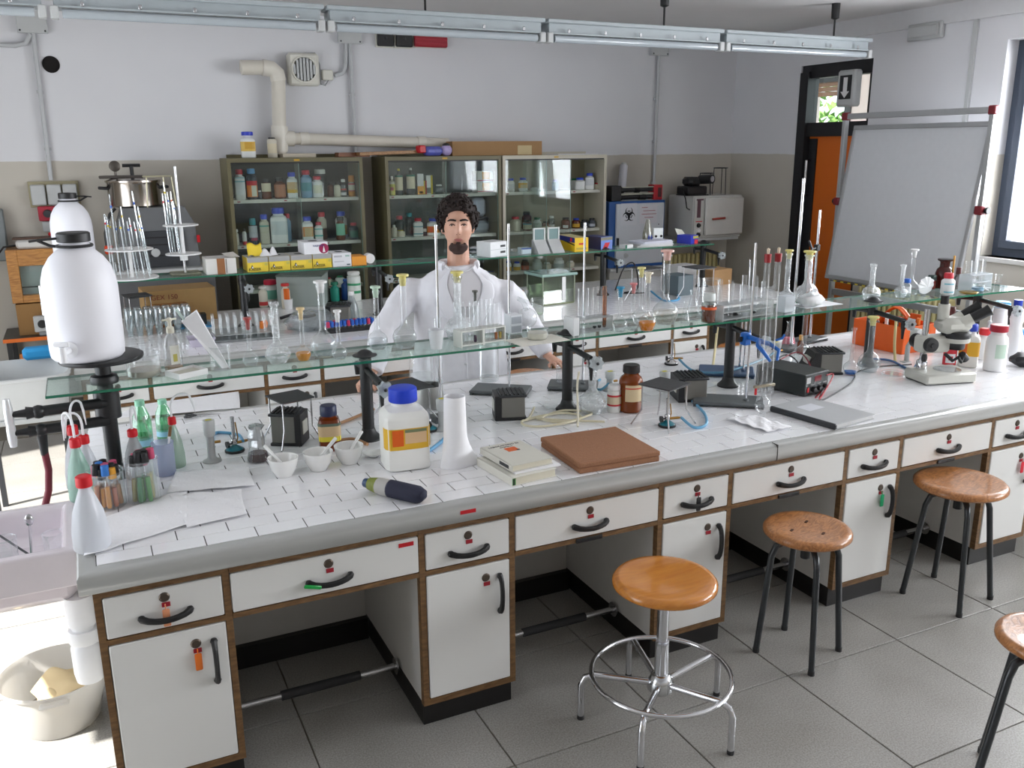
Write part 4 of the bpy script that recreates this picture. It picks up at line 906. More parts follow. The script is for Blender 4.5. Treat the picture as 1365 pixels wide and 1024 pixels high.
# cork-coloured block
P = [(1.654, 3.162, 0.94), (2.011, 3.132, 0.94), (1.978, 2.783, 0.94), (1.618, 2.799, 0.94)]
c = sum((Vector(p) for p in P), Vector())/4; ax = (Vector(P[2])-Vector(P[3])); sx = (ax.length+(Vector(P[1])-Vector(P[0])).length)/2; sy = ((Vector(P[1])-Vector(P[2])).length+(Vector(P[0])-Vector(P[3])).length)/2
cm_ = mat((152, 106, 76), .75, noise=.22, scale=150, bump=.5)
t = thing('brown_case', 'flat brown box with a fine ribbed skin lying near the bench edge', 'box', (c.x, c.y, ZT), atan2(ax.y, ax.x))
obj('base', MB().cbox(-sx/2, -sy/2, 0, sx/2, sy/2, .022, .003), cm_, t, smooth=0); obj('lid', MB().cbox(-sx/2-.002, -sy/2-.002, .0225, sx/2+.002, sy/2+.002, .044, .004), cm_, t, smooth=0)
# retort stands (three rods rising in front of the man, one with the electrolysis set, two by the door)
retort(1.407, 3.709, 'retort stand whose rod rises beside the man in front of his face', 0.898, (.11, .09), rot=rad(8))
retort(1.862, 4.023, 'grey retort stand behind the meter with a tall beaker on its base', 0.864, (.3, .17), (.05, -.02), rad(-38))
retort(2.238, 3.931, 'grey retort stand behind the third post with a small beaker on its base', 0.858, (.26, .17), (.05, .0), rad(-34))
rx, ry = 2.79, 3.241
t = retort(2.768, 3.326, 'grey retort stand carrying the blue clamp and electrolysis tubes', 0.788, (.34, .17), (.085, -.02), rad(-37))
retort(3.892, 4.111, 'tall retort stand rising before the dark door frame', 1.038, (.22, .13), rot=.2, r=.009)
retort(4.17, 4.242, 'shorter bright rod stand rising before the orange door', 0.837, (.22, .13), rot=.2, r=.008)
# beakers and cylinders below the shelf
beaker(*((1.862, 4.174, 0.901, 0.302, 0.112)[:2]), ZT+.025, .2, .105, 'tall glass beaker standing on a grey stand base', (236, 240, 240), .12)
beaker(*((2.195, 3.983, 0.901, 0.103, 0.067)[:2]), ZT+.025, .085, .055, 'small glass beaker on the grey stand base by the third post')
x, y, z, h, w = 1.529, 4.216, 0.901, 0.403, 0.125
beaker(1.43, 4.023, ZT+.1, .16, .12, 'tall wide beaker of clear water seen behind the black plate', (236, 240, 240), .3)
cyl(*((1.562, 4.127, 0.901, 0.491, 0.035)[:2]), ZT, .4, .038, 'tall clear measuring cylinder rising before the lab coat', (226, 234, 236), .2)
beaker(*((1.441, 4.466, 0.901, 0.062, 0.089)[:2]), ZT+.15, .05, .08, 'round glass dish resting on the wide black plate')
meter(1.708, 3.609, ZT, .14, .12, .125, 'grey meter with a square dial facing the sink, beside the paperback pile', rad(-18))
# tubing heap
hz = .908
def loop(cx_, cy_, rx_, ry_, a0, a1, n, z0=0): return [(cx_+rx_*cos(a0+(a1-a0)*k/n), cy_+ry_*sin(a0+(a1-a0)*k/n), hz+z0*sin(k*1.3)) for k in range(n+1)]
c = (1.906, 3.456)
hose([(1.872, 3.665, .91)]+loop(c[0]-.05, c[1], .15, .08, 2.2, 8.6, 14, .003)+loop(c[0]+.04, c[1]+.02, .13, .07, 2.5, 9.2, 14, .006)+[(2.055, 3.315, .91)], .0055, (222, 214, 186), 'pale yellow tubing coiled round the foot of the third post', 'tubing')
hose([(1.906, 3.302, .912), (1.951, 3.38, .95), (1.982, 3.443, 1.06), (1.977, 3.419, 1.13)], .005, (226, 220, 200), 'thin pale hose hanging from the water nozzle of the third post', 'thin_hose')
vol_flask(*(2.088, 3.484, 0.901, 0.232, 0.121), 'round clear flask in crinkled wrap standing among the pale tubing', crink=True)
x, y = 1.952, 3.639
one('watch_glass', MB().lathe([(0, 0), (.02, .001), (.045, .012), (.046, .013), (.02, .004), (0, .003)], 24), GL, 'glass saucer beside the foot of the third post', 'glass dish', (x, y, ZT))
bottle(*(2.194, 3.459, 0.901, 0.134, 0.064), 'small white jar with a red-edged label next to the amber bottle', (236, 236, 232), (240, 240, 240), [(.3, .78, 1.4, (196, 40, 50), 0, 0), (.38, .7, 1.4, (222, 206, 176), 0, 1)], caph=.16, capw=.92, neck=.85, shoulder=.9)
bottle(*(2.275, 3.44, 0.901, 0.227, 0.114), 'large amber bottle with black cap and cream label', (134, 62, 12), (34, 28, 28), [(.3, .72, .8, (222, 200, 160), .35, 0), (.62, .65, .8, (206, 60, 40), .35, 1)], gl=.8, caph=.16, capw=.7, neck=.62, shoulder=.76, content=(110, 40, 12), frac=.3)
gas_tap(2.386, 3.805, ZT, .1, 'grey gas tap behind the white jar with red-edged label', .052)
gas_tap(2.636, 3.677, ZT, .1, 'grey gas tap behind the amber bottle wire stand', .052)
x, y = 2.286, 3.184
tripod(x, y, ZT, 0.191, .17, 'wire stand with black plate over a lit-free teal burner'.replace('lit-free ', ''), rad(20))
bunsen(x-.0, y-.03, ZT, .13, 'teal gas burner standing under a wire stand near the amber bottle', rot=-.2)
hose([(x+.065, y-.045, .937), (2.37, 3.067, .908), (2.445, 3.078, .908), (2.552, 3.235, .908), (2.653, 3.506, .908), (2.681, 3.654, .925), (2.647, 3.671, .945)], .0065, (110, 170, 206), 'light blue hose looping beside the wire stand by the amber bottle')
hose([(2.367, 3.781, .945), (2.326, 3.802, .91), (2.337, 3.897, .908), (2.437, 3.987, .908)], .0065, (90, 150, 180), 'short blue hose behind the small white jar')
meter(2.652, 3.492, ZT, .145, .15, .125, 'grey meter behind the wire stand, beside the grey stand base', rad(-20))
t = bunsen(3.002, 4.123, ZT, .15, 'chrome gas burner near the rear edge of the near bench', STEEL, rot=-.4)
hose([(3.03, 4.088, .935), (2.977, 3.876, .92), (3.051, 3.708, .942), (3.299, 3.788, .942), (3.508, 3.904, .93), (3.603, 3.941, .945)], .0065, (86, 140, 170), 'long blue hose from the chrome burner to a tap by the electrolysis tubes')
gas_tap(3.641, 3.965, ZT, .1, 'grey gas tap behind the electrolysis tubes', .055)
t = retort(3.147, 3.808, 'stand with a wide blue-grey base and paired rods near the rear edge', .34, (.3, .2), (.09, -.02), rad(-38), (66, 88, 120))
obj('second_rod', MB().tube([(.07, .03, .02), (.07, .03, .33)], .006, 8), CHROME, t)
# pale hose from the fourth post
hose([(3.146, 3.926, .905), (3.297, 4.099, 1.0), (3.329, 4.126, 1.16)], .007, (220, 206, 160), 'pale yellow hose hanging beside the fourth post', 'thin_hose')
# electrolysis apparatus
x, y = 2.765, 3.072
t = thing('electrolysis_tubes', 'tall glass electrolysis tubes with red stoppers, held by the blue clamp', 'glassware', (x, y, ZT))
z1 = 0.771; zl = .13; wd = .03
for s in (-1, 1):
    obj('tube', MB().olathe([(.004, zl), (.01, zl+.02), (.014, zl+.05), (.014, z1-.03)], 14, s*wd, 0), GL, t)
    b = obj('stopper', MB().lathe([(.012, z1-.05), (.015, z1-.048), (.016, z1-.012), (0, z1-.01)], 14, s*wd, 0), mat((150, 30, 36), .4), t); obj('peg', MB().lathe([(.005, z1-.012), (.007, z1+.012), (0, z1+.016)], 10, s*wd, 0), mat((230, 214, 190), .5), b)
    c_ = obj('stopcock', MB().tube([(s*wd, 0, zl+.02), (s*wd, 0, zl-.04)], .007, 10).tube([(s*wd-.02, 0, zl), (s*wd+.02, 0, zl)], .008, 10), GL, t); obj('stopcock_grip', MB().cbox(s*wd+s*.02-.006, -.004, zl-.018, s*wd+s*.02+.008, .004, zl+.018, .003), RED if s < 0 else GL, c_)
    obj('scale', MB().box(s*wd-.001, -.0146, zl+.1, s*wd+.001, -.0142, z1-.1), mat((236, 236, 236), .5), t)
obj('cross_tube', MB().tube([(-wd, 0, z1-.16), (0, .0, z1-.17), (wd, 0, z1-.16)], .01, 12), GL, t)
obj('middle_tube', MB().tube([(0, 0, z1-.17), (0, 0, .1)], .008, 12), GL, t)
obj('bulb', MB().lathe([(.008, .11), (.012, .1), (.03, .085), (.037, .06), (.032, .036), (.012, .018), (.01, 0), (.008, 0)], 20), GL, t)
obj('bar', MB().cbox(-.06, -.008, zl+.015, .06, .008, zl+.027, .002), mat((150, 140, 120), .4, .6), t)
BC = mat((20, 96, 180), .4)
kx, ky = rx, ry
t = thing('clamp', 'bright blue clamp with curled jaws on the stand of the electrolysis tubes', 'clamp', (kx, ky, ZT+.34))
obj('boss', MB().cbox(-.028, -.02, -.03, .012, .02, .03, .006), BC, t)
dx, dy = x-kx, y-ky
obj('arm', MB().tube([(0, 0, .01), (dx*.7, dy*.7+.0, .01)], .012, 10), BC, t)
for s in (-1, 1):
    obj('jaw', MB().tube([(dx*.6, dy*.6, .01), (dx+s*.035, dy+.02, .0), (dx+s*.045, dy-.03, -.02), (dx+s*.02, dy-.05, -.06)], [.012, .011, .009, .007], 8), BC, t)
obj('hook', MB().tube([(dx+.05, dy, .02), (dx+.08, dy-.01, .03), (dx+.09, dy-.01, .045)], .006, 8), BC, t); obj('thumb_screw', MB().cbox(-.05, -.006, -.012, -.028, .006, .012, .003), BLACK, t)
t = thing('clamp', 'dark clamp with spread jaws between the two rods before the door', 'clamp', (4.17, 4.242, 1.504))
for k, P in enumerate(([(0, 0, 0), (-.06, -.02, -.005), (-.1, -.03, .05)], [(0, 0, 0), (-.06, -.02, -.005), (-.1, -.03, -.04), (-.13, -.04, -.07)])): obj('jaw', MB().tube(P, .007, 8), DARK, t)
obj('boss', MB().cbox(-.015, -.016, -.02, .016, .016, .02, .004), BLACK, t)
# power supply
x, y = 3.24, 3.401
t = thing('power_supply', 'black power supply with a small red display and knobs', 'power supply', (x, y, ZT), rad(12))
w_, d_, h_ = .2, .3, .115
obj('housing', MB().cbox(-w_/2, -d_/2, .006, w_/2, d_/2, h_, .004), mat((30, 36, 36), .4), t, smooth=0)
obj('display', MB().box(-.02, -d_/2-.0015, .07, .035, -d_/2, .098), mat((110, 14, 30), .2), t); obj('sticker', MB().box(-.088, -d_/2-.0015, .068, -.055, -d_/2, .098), LGREY, t); obj('switch', MB().cbox(-.082, -d_/2-.004, .022, -.066, -d_/2, .048, .002), RED, t)
for k in range(3): obj('knob', MB().lathe([(.014, 0), (.012, .016), (0, .016)], 14).rot(rad(90), 'X'), BLACK, t, (-.03+k*.05, -d_/2, .032))
for k in range(3): obj('caption', MB().box(-.045+k*.05, -d_/2-.001, .054, -.015+k*.05, -d_/2, .059), mat((150, 150, 150), .5), t)
c0 = Vector((x, y, 0)); rr_ = Matrix.Rotation(rad(12), 3, 'Z')
def loc(p): q = rr_ @ Vector(p); return (x+q.x, y+q.y, ZT+q.z)
hose([loc((.08, -.15, .088)), loc((.11, -.17, .085)), (3.147, 3.103, .93), (3.37, 3.301, .905), (3.182, 3.175, .905)], .004, (160, 20, 34), 'red test lead plugged into the black power supply', 'test_lead', 'cable')
hose([loc((.02, .16, .08)), (3.585, 3.74, .99), (3.469, 3.512, .98), (3.326, 3.324, .905)], .004, (140, 20, 40), 'red and arched lead behind the black power supply', 'test_lead', 'cable')
hose([loc((-.02, .16, .05)), (3.496, 3.746, .98), (3.543, 3.683, .95), (3.414, 3.522, .905)], .0045, (24, 24, 28), 'black arched lead behind the power supply', 'test_lead', 'cable')
hose([loc((.09, -.14, .03)), (3.202, 3.149, .905), (3.537, 3.3, .905), (3.688, 3.399, .905), (3.801, 3.491, .905), (4, 3.527, .905), (4.213, 3.478, .905)], .004, (60, 60, 62), 'long black cable from the power supply to the microscope', 'cable', 'cable')
# binder, crumpled sheet
P = [(2.896, 3.129, 0.915), (3.176, 3.18, 0.915), (3.171, 2.81, 0.915), (2.884, 2.766, 0.915)]
c = sum((Vector(p) for p in P), Vector())/4; ax = Vector(P[2])-Vector(P[3]); sx = (ax.length+(Vector(P[1])-Vector(P[0])).length)/2; sy = ((Vector(P[1])-Vector(P[2])).length+(Vector(P[0])-Vector(P[3])).length)/2
t = thing('ring_binder', 'flat grey folder with a dark spine near the bench edge', 'folder', (c.x, c.y, ZT), atan2(ax.y, ax.x))
obj('pages', MB().cbox(-sx/2+.006, -sy/2+.006, .003, sx/2-.006, sy/2-.006, .021, .001), mat((206, 206, 206), .7), t, smooth=0)
obj('cover', MB().cbox(-sx/2, -sy/2, .021, sx/2, sy/2, .024, .001).cbox(-sx/2, -sy/2, 0, sx/2, sy/2, .003, .001), mat((176, 178, 180), .5), t, smooth=0)
obj('spine', MB().cbox(-sx/2-.004, -sy/2, 0, -sx/2+.012, sy/2, .026, .004), DARK, t, smooth=0); obj('label', MB().box(-.06, .02, .024, .05, .1, .0245), mat((206, 208, 214), .6), t)
tissue([(2.585, 3.11), (2.615, 2.87), (2.757, 2.87), (2.731, 3.089)], 'crumpled translucent sheet under the electrolysis bulb', 9, .009, n=18, name='crumpled_sheet')
# flasks and things to the window side
pp_ = (3.97, 4.143)
one('paper_sheet', MB().cbox(-.14, -.1, 0, .14, .1, .0015, .0005), PAPER, 'white paper under the conical flask of pink liquid', 'paper', (pp_[0], pp_[1]+.1, ZT+.0005), .1, smooth=0)
erlenmeyer(*(3.935, 4.178, 0.901, 0.16, 0.095), 'conical flask of pink liquid on white paper', (232, 130, 150), .42)
bottle(*(3.849, 3.986, 0.901, 0.118, 0.039), 'tiny brown bottle with a cork-coloured cap beside the pink flask', (110, 50, 24), (206, 150, 70), gl=.8, caph=.25, capw=.6)
vol_flask(*(3.702, 3.81, 0.901, 0.305, 0.112), 'clear flask half full under the shelf beside the meter', (222, 230, 232), .5)
meter(3.651, 3.588, ZT, .15, .14, .13, 'grey meter with a slanted dial, between the power supply and blue flask', rad(-25), slant=.45)
vol_flask(*(3.74, 3.481, 0.901, 0.263, 0.081), 'small flask with bright blue liquid', (10, 120, 214), .25, group='blue flask')
vol_flask(*(3.879, 3.483, 0.901, 0.292, 0.121), 'larger clear flask with pale yellow stopper beside the blue flask', (206, 212, 214), .55, (222, 212, 140))
# orange soft crate with small bottles
P = [(4.301, 3.804), (4.319, 3.506)]
x, y = 4.414, 3.746
OR = mat((230, 96, 14), .5, noise=.05); an = atan2(P[1][1]-P[0][1], P[1][0]-P[0][0])
sx, sy, hh_ = .37, .3, .165
t = thing('orange_crate', 'soft orange box crowded with small brown bottles', 'crate', (x+.1, y+.14, ZT), an)
wl = .006
for q in ((-sx/2, -sy/2, sx/2, -sy/2+wl), (-sx/2, sy/2-wl, sx/2, sy/2), (-sx/2, -sy/2+wl, -sx/2+wl, sy/2-wl), (sx/2-wl, -sy/2+wl, sx/2, sy/2-wl)): obj('wall_panel', MB().cbox(q[0], q[1], 0, q[2], q[3], hh_, .002), OR, t, smooth=0)
obj('bottom', MB().box(-sx/2+wl, -sy/2+wl, 0, sx/2-wl, sy/2-wl, .008), OR, t, smooth=0)
obj('folded_flap', MB().sheet(lambda u, v: (-sx/2+.02+u*.16, sy/2-.05+v*.05, hh_+.01+.05*sin(pi*u)+.01*sin(9*v)), 10, 4, .003), OR, t, smooth=180)
obj('flap', MB().cbox(sx*.1, sy/2-.06, hh_-.005, sx*.3, sy/2-.05, hh_+.045, .002), OR, t, smooth=0)
M_ = Matrix.Rotation(an, 3, 'Z')
for k in range(11):
    q = M_ @ Vector((-.14+.075*(k % 5)+.01*(k//5), -.09+.085*(k//5), 0)); hh2 = .14+.02*((k*7) % 4)
    c_ = [(20, 20, 22), (236, 120, 30), (240, 240, 240), (20, 20, 22)][k % 4]
    bottle(x+.1+q.x, y+.14+q.y, ZT+.0085, hh2, .042, '%s-capped brown bottle packed in the orange crate' % ['black', 'orange', 'white', 'black'][k % 4], (96, 46, 22), c_, gl=.85, neck=.4, caph=.2, capw=.5, group='brown bottles in the orange crate')
# stereo microscope
x, y = 4.065, 3.17
MG = mat((196, 196, 188), .4); mr = rad(-14)
t = thing('stereo_microscope', 'grey stereo microscope with black eyepieces near the window end', 'microscope', (x, y, ZT), mr)
obj('base', MB().cbox(-.15, -.1, .004, .15, .1, .058, .01), MG, t); obj('base_pad', MB().cbox(-.14, -.09, 0, .14, .09, .006, .002), BLACK, t)
obj('stage_glass', MB().lathe([(.07, .058), (.07, .061), (0, .061)], 30, .04, 0), GL, t); obj('sticker', MB().box(.152, -.08, .014, .153, -.02, .046), WHITE, t)
obj('pillar', MB().tube([(-.08, .05, .058), (-.08, .05, .38)], .016, 16), CHROME, t); obj('pillar_foot', MB().lathe([(.028, .058), (.028, .1), (.02, .11), (0, .11)], 18, -.08, .05), CHROME, t)
obj('carrier', MB().cbox(-.12, .0, .15, .05, .09, .24, .012), MG, t)
for s in (0, 1): f_ = obj('focus_knob', MB().lathe([(.038, 0), (.04, .008), (.036, .028), (.014, .03), (.012, .036), (0, .036)], 22).rot(rad(90), 'X'), BLACK, t, (-.085, .0 if s == 0 else .12, .2)); 
obj('lock_knob', MB().lathe([(.012, -.02), (.016, 0), (.012, .02)], 12), BLACK, t, (-.11, -.005, .13))
obj('head_ring', MB().lathe([(.07, .225), (.074, .232), (.074, .256), (.07, .262)], 30, .085, .02), BLACK, t); obj('nose_ring', MB().lathe([(.07, .205), (.072, .21), (.072, .228), (.066, .232)], 30, .085, .02), MG, t); obj('objective', MB().lathe([(.046, .165), (.05, .17), (.05, .2), (.044, .206)], 26, .085, .02), BLACK, t)
obj('head', MB().cbox(-.03, -.045, .256, .15, .085, .34, .03), MG, t)
for k, s in enumerate((-1, 1)):
    a = Vector((.09, .02+s*.035, .31)); d = Vector((.75, -.35+s*.08, .56)).normalized()
    obj('tube_housing', MB().tube([a-d*.03, a+d*.05], [.036, .03], 16), MG, t); e_ = obj('eyepiece', MB().tube([a+d*.045, a+d*.06, a+d*.125, a+d*.145], [.025, .027, .027, .031], 18), BLACK, t)
    obj('lens', MB().tube([a+d*.1452, a+d*.1462], .02, 16), mat((120, 130, 140), .1), e_)
obj('camera_port', MB().tube([(.0, .03, .33), (.0, .03, .41)], .03, 16), MG, t); p_ = obj('port_cap', MB().tube([(.0, .03, .408), (.0, .03, .455)], .021, 16), BLACK, t)
obj('lamp_arm', MB().tube([(.0, -.02, .15), (.02, -.06, .12), (.045, -.07, .14), (.07, -.06, .11), (.09, -.05, .16)], .01, 8), BLACK, t); obj('lamp_head', MB().tube([(.08, -.05, .15), (.11, -.035, .12)], [.018, .024], 14), BLACK, t)
# elbow tap, dish
x, y = 4.262, 3.557
t = thing('elbow_tap', 'grey elbow tap in front of the orange crate', 'tap', (x, y, ZT))
obj('column', MB().cbox(-.035, -.02, 0, .02, .02, .005, .002).tube([(0, 0, 0), (0, 0, .09), (.02, 0, .115), (.09, 0, .115)], .014, 12), LGREY, t); obj('head', MB().cbox(.03, -.026, .115, .08, .026, .19, .006), mat((206, 208, 208), .4), t)
x, y = 3.95, 3.376
one('petri_dish', MB().lathe([(0, .002), (.06, 0), (.062, .012), (.058, .012), (.057, .003), (0, .003)], 28), GL, 'shallow glass dish lying in front of the microscope cable', 'glass dish', (x, y, ZT))
hose([(4.067, 3.701, .908), (4.173, 3.603, .908), (4.1, 3.396, .908), (4.166, 3.401, .93)], .0065, (70, 110, 160), 'dark blue hose behind the microscope base')
hose([(4.174, 3.56, .905), (4.223, 3.62, 1.0), (4.25, 3.65, 1.15)], .008, (226, 206, 150), 'pale yellow hose hanging in front of the orange crate', 'thin_hose')
# bottles at the window end
bottle(*(4.479, 3.322, 0.901, 0.244, 0.103), 'white square jar with an orange and yellow label behind the microscope', (236, 234, 228), (40, 70, 190), [(.32, .72, 1.2, (232, 176, 40), 0, 0), (.4, .7, .3, (230, 110, 30), -.5, 1)], sq=5, caph=.16)
bottle(*(4.52, 3.186, 0.901, 0.259, 0.115), 'white jar half full of powder with a dark red cap, pale green label', (236, 236, 236), (170, 30, 50), [(.35, .7, .5, (190, 212, 196), .45, 0)], caph=.14, capw=.8, neck=.66, shoulder=.7)
bottle(*(4.709, 3.401, 0.901, 0.183, 0.078), 'slim white bottle with a bright red cap behind the powder jar', (236, 236, 236), (206, 40, 50), caph=.2, capw=.85, neck=.7)
bottle(*(4.375, 3.363, 0.901, 0.147, 0.073), 'squat white tub with a red ring mark below the microscope head', (226, 228, 228), (232, 234, 234), [(.1, .85, 1.2, (206, 44, 56), .1, 0), (.2, .6, .7, (230, 232, 234), .2, 1), (.32, .5, .3, (206, 44, 56), .2, 2)], caph=.1, capw=.95, neck=.9, shoulder=.9)
bottle(*(4.963, 3.497, 0.901, 0.308, 0.089), 'tall white jar with a sky blue lid behind the last post', (238, 238, 240), (60, 150, 206), caph=.1, capw=.98, neck=.9, shoulder=.92)
x, y, z, h, w = 4.896, 3.353, 0.901, 0.344, 0.093
t = thing('detergent_bottle', 'waisted white bottle with dark blue cap at the window end', 'bottle', (x, y, z)); r = w/2
obj('body', MB().lathe([(0, 0), (r*.95, 0), (r, .006), (r, h*.42), (r*.8, h*.52), (r*.78, h*.58), (r*.96, h*.68), (r*.9, h*.8), (r*.45, h*.88), (r*.4, h*.9)], 24), PLAST, t); obj('cap', MB().lathe([(r*.5, h*.9), (r*.5, h), (0, h)], 18), mat((30, 60, 180), .4), t)
bottle(*(4.819, 3.732, 0.901, 0.252, 0.072), 'dark red-brown bottle with flared stopper behind the microscope', (84, 20, 18), (90, 30, 26), gl=.9, caph=.2, capw=.7, neck=.45)
wash_bottle(*(4.978, 3.574, 0.901, 0.174, 0.066), 'clear wash bottle beside the last post', col=(236, 238, 240), cap=(236, 238, 240), spout=(.04, .03), milk=.4)
x, y = 4.738, 3.166
m = MB().sheet(lambda u, v: (0, 0, 0), 2, 2); m = MB().ball((0, 0, .04), .1, 18, (1.25, .7, .42)); q = crumple(12, .02); m.v = [(a+q(b*6, c*9), b+q(a*5, c*7+1), max(.0, c+q(a*5, b*7)*.6)) for a, b, c in m.v]
one('black_bag', m, mat((28, 28, 32), .35, bump=.3, scale=30), 'crumpled black plastic bag at the window end of the bench', 'bag', (x+.05, y, ZT), -.2, smooth=25)
t = thing('plastic_tub', 'translucent white tub behind the black bag', 'tub', (5.108, 3.433, ZT), -.1)
obj('body', MB().olathe([(0, .002), (.1, 0), (.12, .02), (.135, .12), (.142, .122)], 4, a0=pi/4), glass((236, 238, 240), .4, .1, .2, milk=.7), t, smooth=0)
one('blue_sponge', MB().cbox(-.06, -.03, 0, .06, .03, .05, .012), mat((50, 140, 206), .8, bump=.4, scale=120), 'bright blue cloth sticking out of the tub at the window end', 'cloth', (5.078, 3.402, ZT+.09), .1)
carton(4.865, 3.376, ZT, .09, .06, .075, 'small white box under the waisted bottle', WHITE, .1)

# ================================================================ carboys and things on the near glass shelf
def carboy(x, y, z, h, r, label, rot=0, tapside=None, lean=0):
    t = thing('carboy', label, 'carboy', (x, y, z), rot); m = mat((234, 234, 240), .45, noise=.02, scale=4)
    P = [(0, .002), (r*.9, 0), (r*.98, .012), (r, .04), (r, h*.56), (r*.97, h*.64), (r*.88, h*.73), (r*.7, h*.81), (r*.48, h*.865), (r*.36, h*.885), (r*.34, h*.93)]
    obj('body', MB().lathe(P, 36), m, t, smooth=60)
    obj('neck_ring', MB().lathe([(r*.4, h*.885), (r*.42, h*.9), (r*.38, h*.912)], 24), m, t)
    obj('cap', MB().lathe([(r*.42, h*.925), (r*.44, h*.93), (r*.44, h*.99), (r*.4, h), (0, h)], 28), BLACK, t)
    obj('strap', MB().tube([(r*.42, 0, h*.955), (r*.8, 0, h*.95), (r*1.12, 0, h*.94)], .008, 6, ex=.6).tube([(r*.45*cos(a), r*.45*sin(a), h*.895) for a in [2*pi*i/20 for i in range(20)]], .006, 6, closed=True).tube([(r*.9, 0, h*.945), (r*.6, 0, h*.9), (r*.44, 0, h*.893)], .006, 6), BLACK, t)
    if tapside is not None:
        a = tapside; d = Vector((cos(a), sin(a), 0)); b = obj('spigot', MB().lathe([(.026, 0), (.03, .006), (.022, .012), (0, .012)], 18).rot(rad(90), 'Y').rot(a, 'Z').move(d.x*r*.99, d.y*r*.99, .055).tube([d*r+Vector((0, 0, .055)), d*(r+.055)+Vector((0, 0, .05))], .012, 10).tube([d*(r+.055)+Vector((0, 0, .075)), d*(r+.055)+Vector((0, 0, .02))], [.012, .014], 10), PLAST, t)
        obj('spigot_lever', MB().cbox(-.008, -.028, -.008, .008, .028, .008, .003).rot(a, 'Z').move(d.x*(r+.055), d.y*(r+.055), .085), PLAST, b)
    return t
carboy(-0.029, 3.575, 1.3845, 0.458, .128, 'big white carboy with a black cap standing on the plate of the near shelf', rad(182), rad(62))
carboy(-.055, 6.47, 1.3805, 0.486, .125, 'second white carboy farther back, behind the near one', rad(-4))
ZS = 1.2725
# sink end of the shelf
beaker(0.156, 3.652, 1.273, 0.087, 0.13, 'wide round glass dish with dried pale residue', (206, 200, 186), .3, 'crystallizing_dish')
x, y, z, h, w = 0.269, 3.675, 1.273, 0.215, 0.067
t = thing('soap_dispenser', 'clear soap bottle with a white pump and a little amber soap', 'bottle', (x, y, z), rad(20)); r = w/2
obj('body', MB().lathe([(0, .001), (r*.95, 0), (r, .006), (r*.96, h*.5), (r*.8, h*.62), (r*.4, h*.7), (r*.36, h*.74)], 24, sq=4, ex=.7), glass((236, 236, 236), .5, .12, .1, milk=.15), t)
obj('soap', MB().lathe([(0, .002), (r*.92, .003), (r*.94, h*.1), (0, h*.1)], 20, sq=4, ex=.7), liq((214, 178, 130), .7), t)
obj('label', MB().box(-r*.6, -r*.72, h*.15, r*.5, -r*.70, h*.5), mat((224, 224, 214), .5), t); obj('print', MB().box(-r*.3, -r*.73, h*.2, r*.2, -r*.715, h*.34), mat((190, 180, 90), .5), t)
obj('pump_collar', MB().lathe([(r*.44, h*.72), (r*.44, h*.82), (r*.2, h*.85), (r*.2, h*.95)], 16), mat((236, 232, 214), .4), t); obj('pump_head', MB().lathe([(r*.3, h*.94), (r*.34, h*.97), (r*.2, h), (0, h)], 14).cbox(-r*.95, -r*.12, h*.95, r*.9, r*.12, h*.985, .003), mat((236, 232, 214), .4), t)
x, y = 0.306, 3.586
t = thing('white_tray', 'small open white tray lying before the soap bottle', 'tray', (x, y, ZS), rad(26)); sx, sy = .125, .1
for q in ((-sx/2, -sy/2, sx/2, -sy/2+.005), (-sx/2, sy/2-.005, sx/2, sy/2), (-sx/2, -sy/2+.005, -sx/2+.005, sy/2-.005), (sx/2-.005, -sy/2+.005, sx/2, sy/2-.005)): obj('side', MB().box(q[0], q[1], 0, q[2], q[3], .022), WHITE, t, smooth=0)
obj('bottom', MB().box(-sx/2+.005, -sy/2+.005, 0, sx/2-.005, sy/2-.005, .012), mat((206, 204, 190), .6), t, smooth=0)
x, y, z, h, w = 0.438, 3.608, 1.273, 0.097, 0.08
beaker(x, y, z, h, w, 'beaker holding a tall folded white paper')
d = Vector((-.115, 0, .235))
t = thing('paper_wad', 'tall folded white paper leaning out of the beaker on the shelf', 'paper', (x, y, z+.008))
obj('sheet', MB().add([(.03, -.004, 0), (.004, -.012, 0), (-.13, -.01, .2), (-.075, -.03, .24), (.032, .006, 0), (.0, .012, .0), (-.128, .02, .2), (-.07, .0, .242)], [(0, 1, 2, 3), (4, 7, 6, 5), (0, 3, 7, 4), (1, 5, 6, 2), (2, 6, 7, 3), (0, 4, 5, 1)]), PAPER, t, smooth=0)
obj('rod', MB().tube([(0, 0, .004), (-.145, .0, .25)], .005, 8), mat((200, 220, 214), .2), t)
# volumetric flasks in the row
YL = (226, 214, 130); PK = (226, 180, 170); WT = (236, 236, 236)
vol_flask(0.558, 3.624, 1.273, 0.18, 0.064, 'clear volumetric flask with a dull red stopper, next to the paper beaker', (226, 232, 234), .5, (170, 70, 66))
vol_flask(0.667, 3.623, 1.273, 0.254, 0.093, 'stout crinkle-wrapped flask between the red-stoppered and orange flasks', crink=True)
vol_flask(0.771, 3.618, 1.273, 0.203, 0.067, 'small flask of orange liquid before the far drawers', (236, 160, 24), .62, (226, 200, 150))
vol_flask(0.87, 3.663, 1.273, 0.301, 0.112, 'large clear flask with white stopper, beside the small orange flask', (216, 226, 230), .5, WT)
vol_flask(0.912, 3.575, 1.273, 0.188, 0.065, 'small clear flask tucked against the large white-stoppered one', (206, 216, 220), .4, WT)
vol_flask(1.114, 3.688, 1.273, 0.258, 0.088, 'clear flask with a pale green stopper beside the black shelf cap', (206, 214, 218), .55, (196, 220, 200))
vol_flask(1.232, 3.668, 1.273, 0.304, 0.106, 'large clear flask with yellow stopper before the sleeve of the lab coat', (224, 230, 232), .5, YL)
x, y, z, h, w = 1.345, 3.576, 1.273, 0.081, 0.069
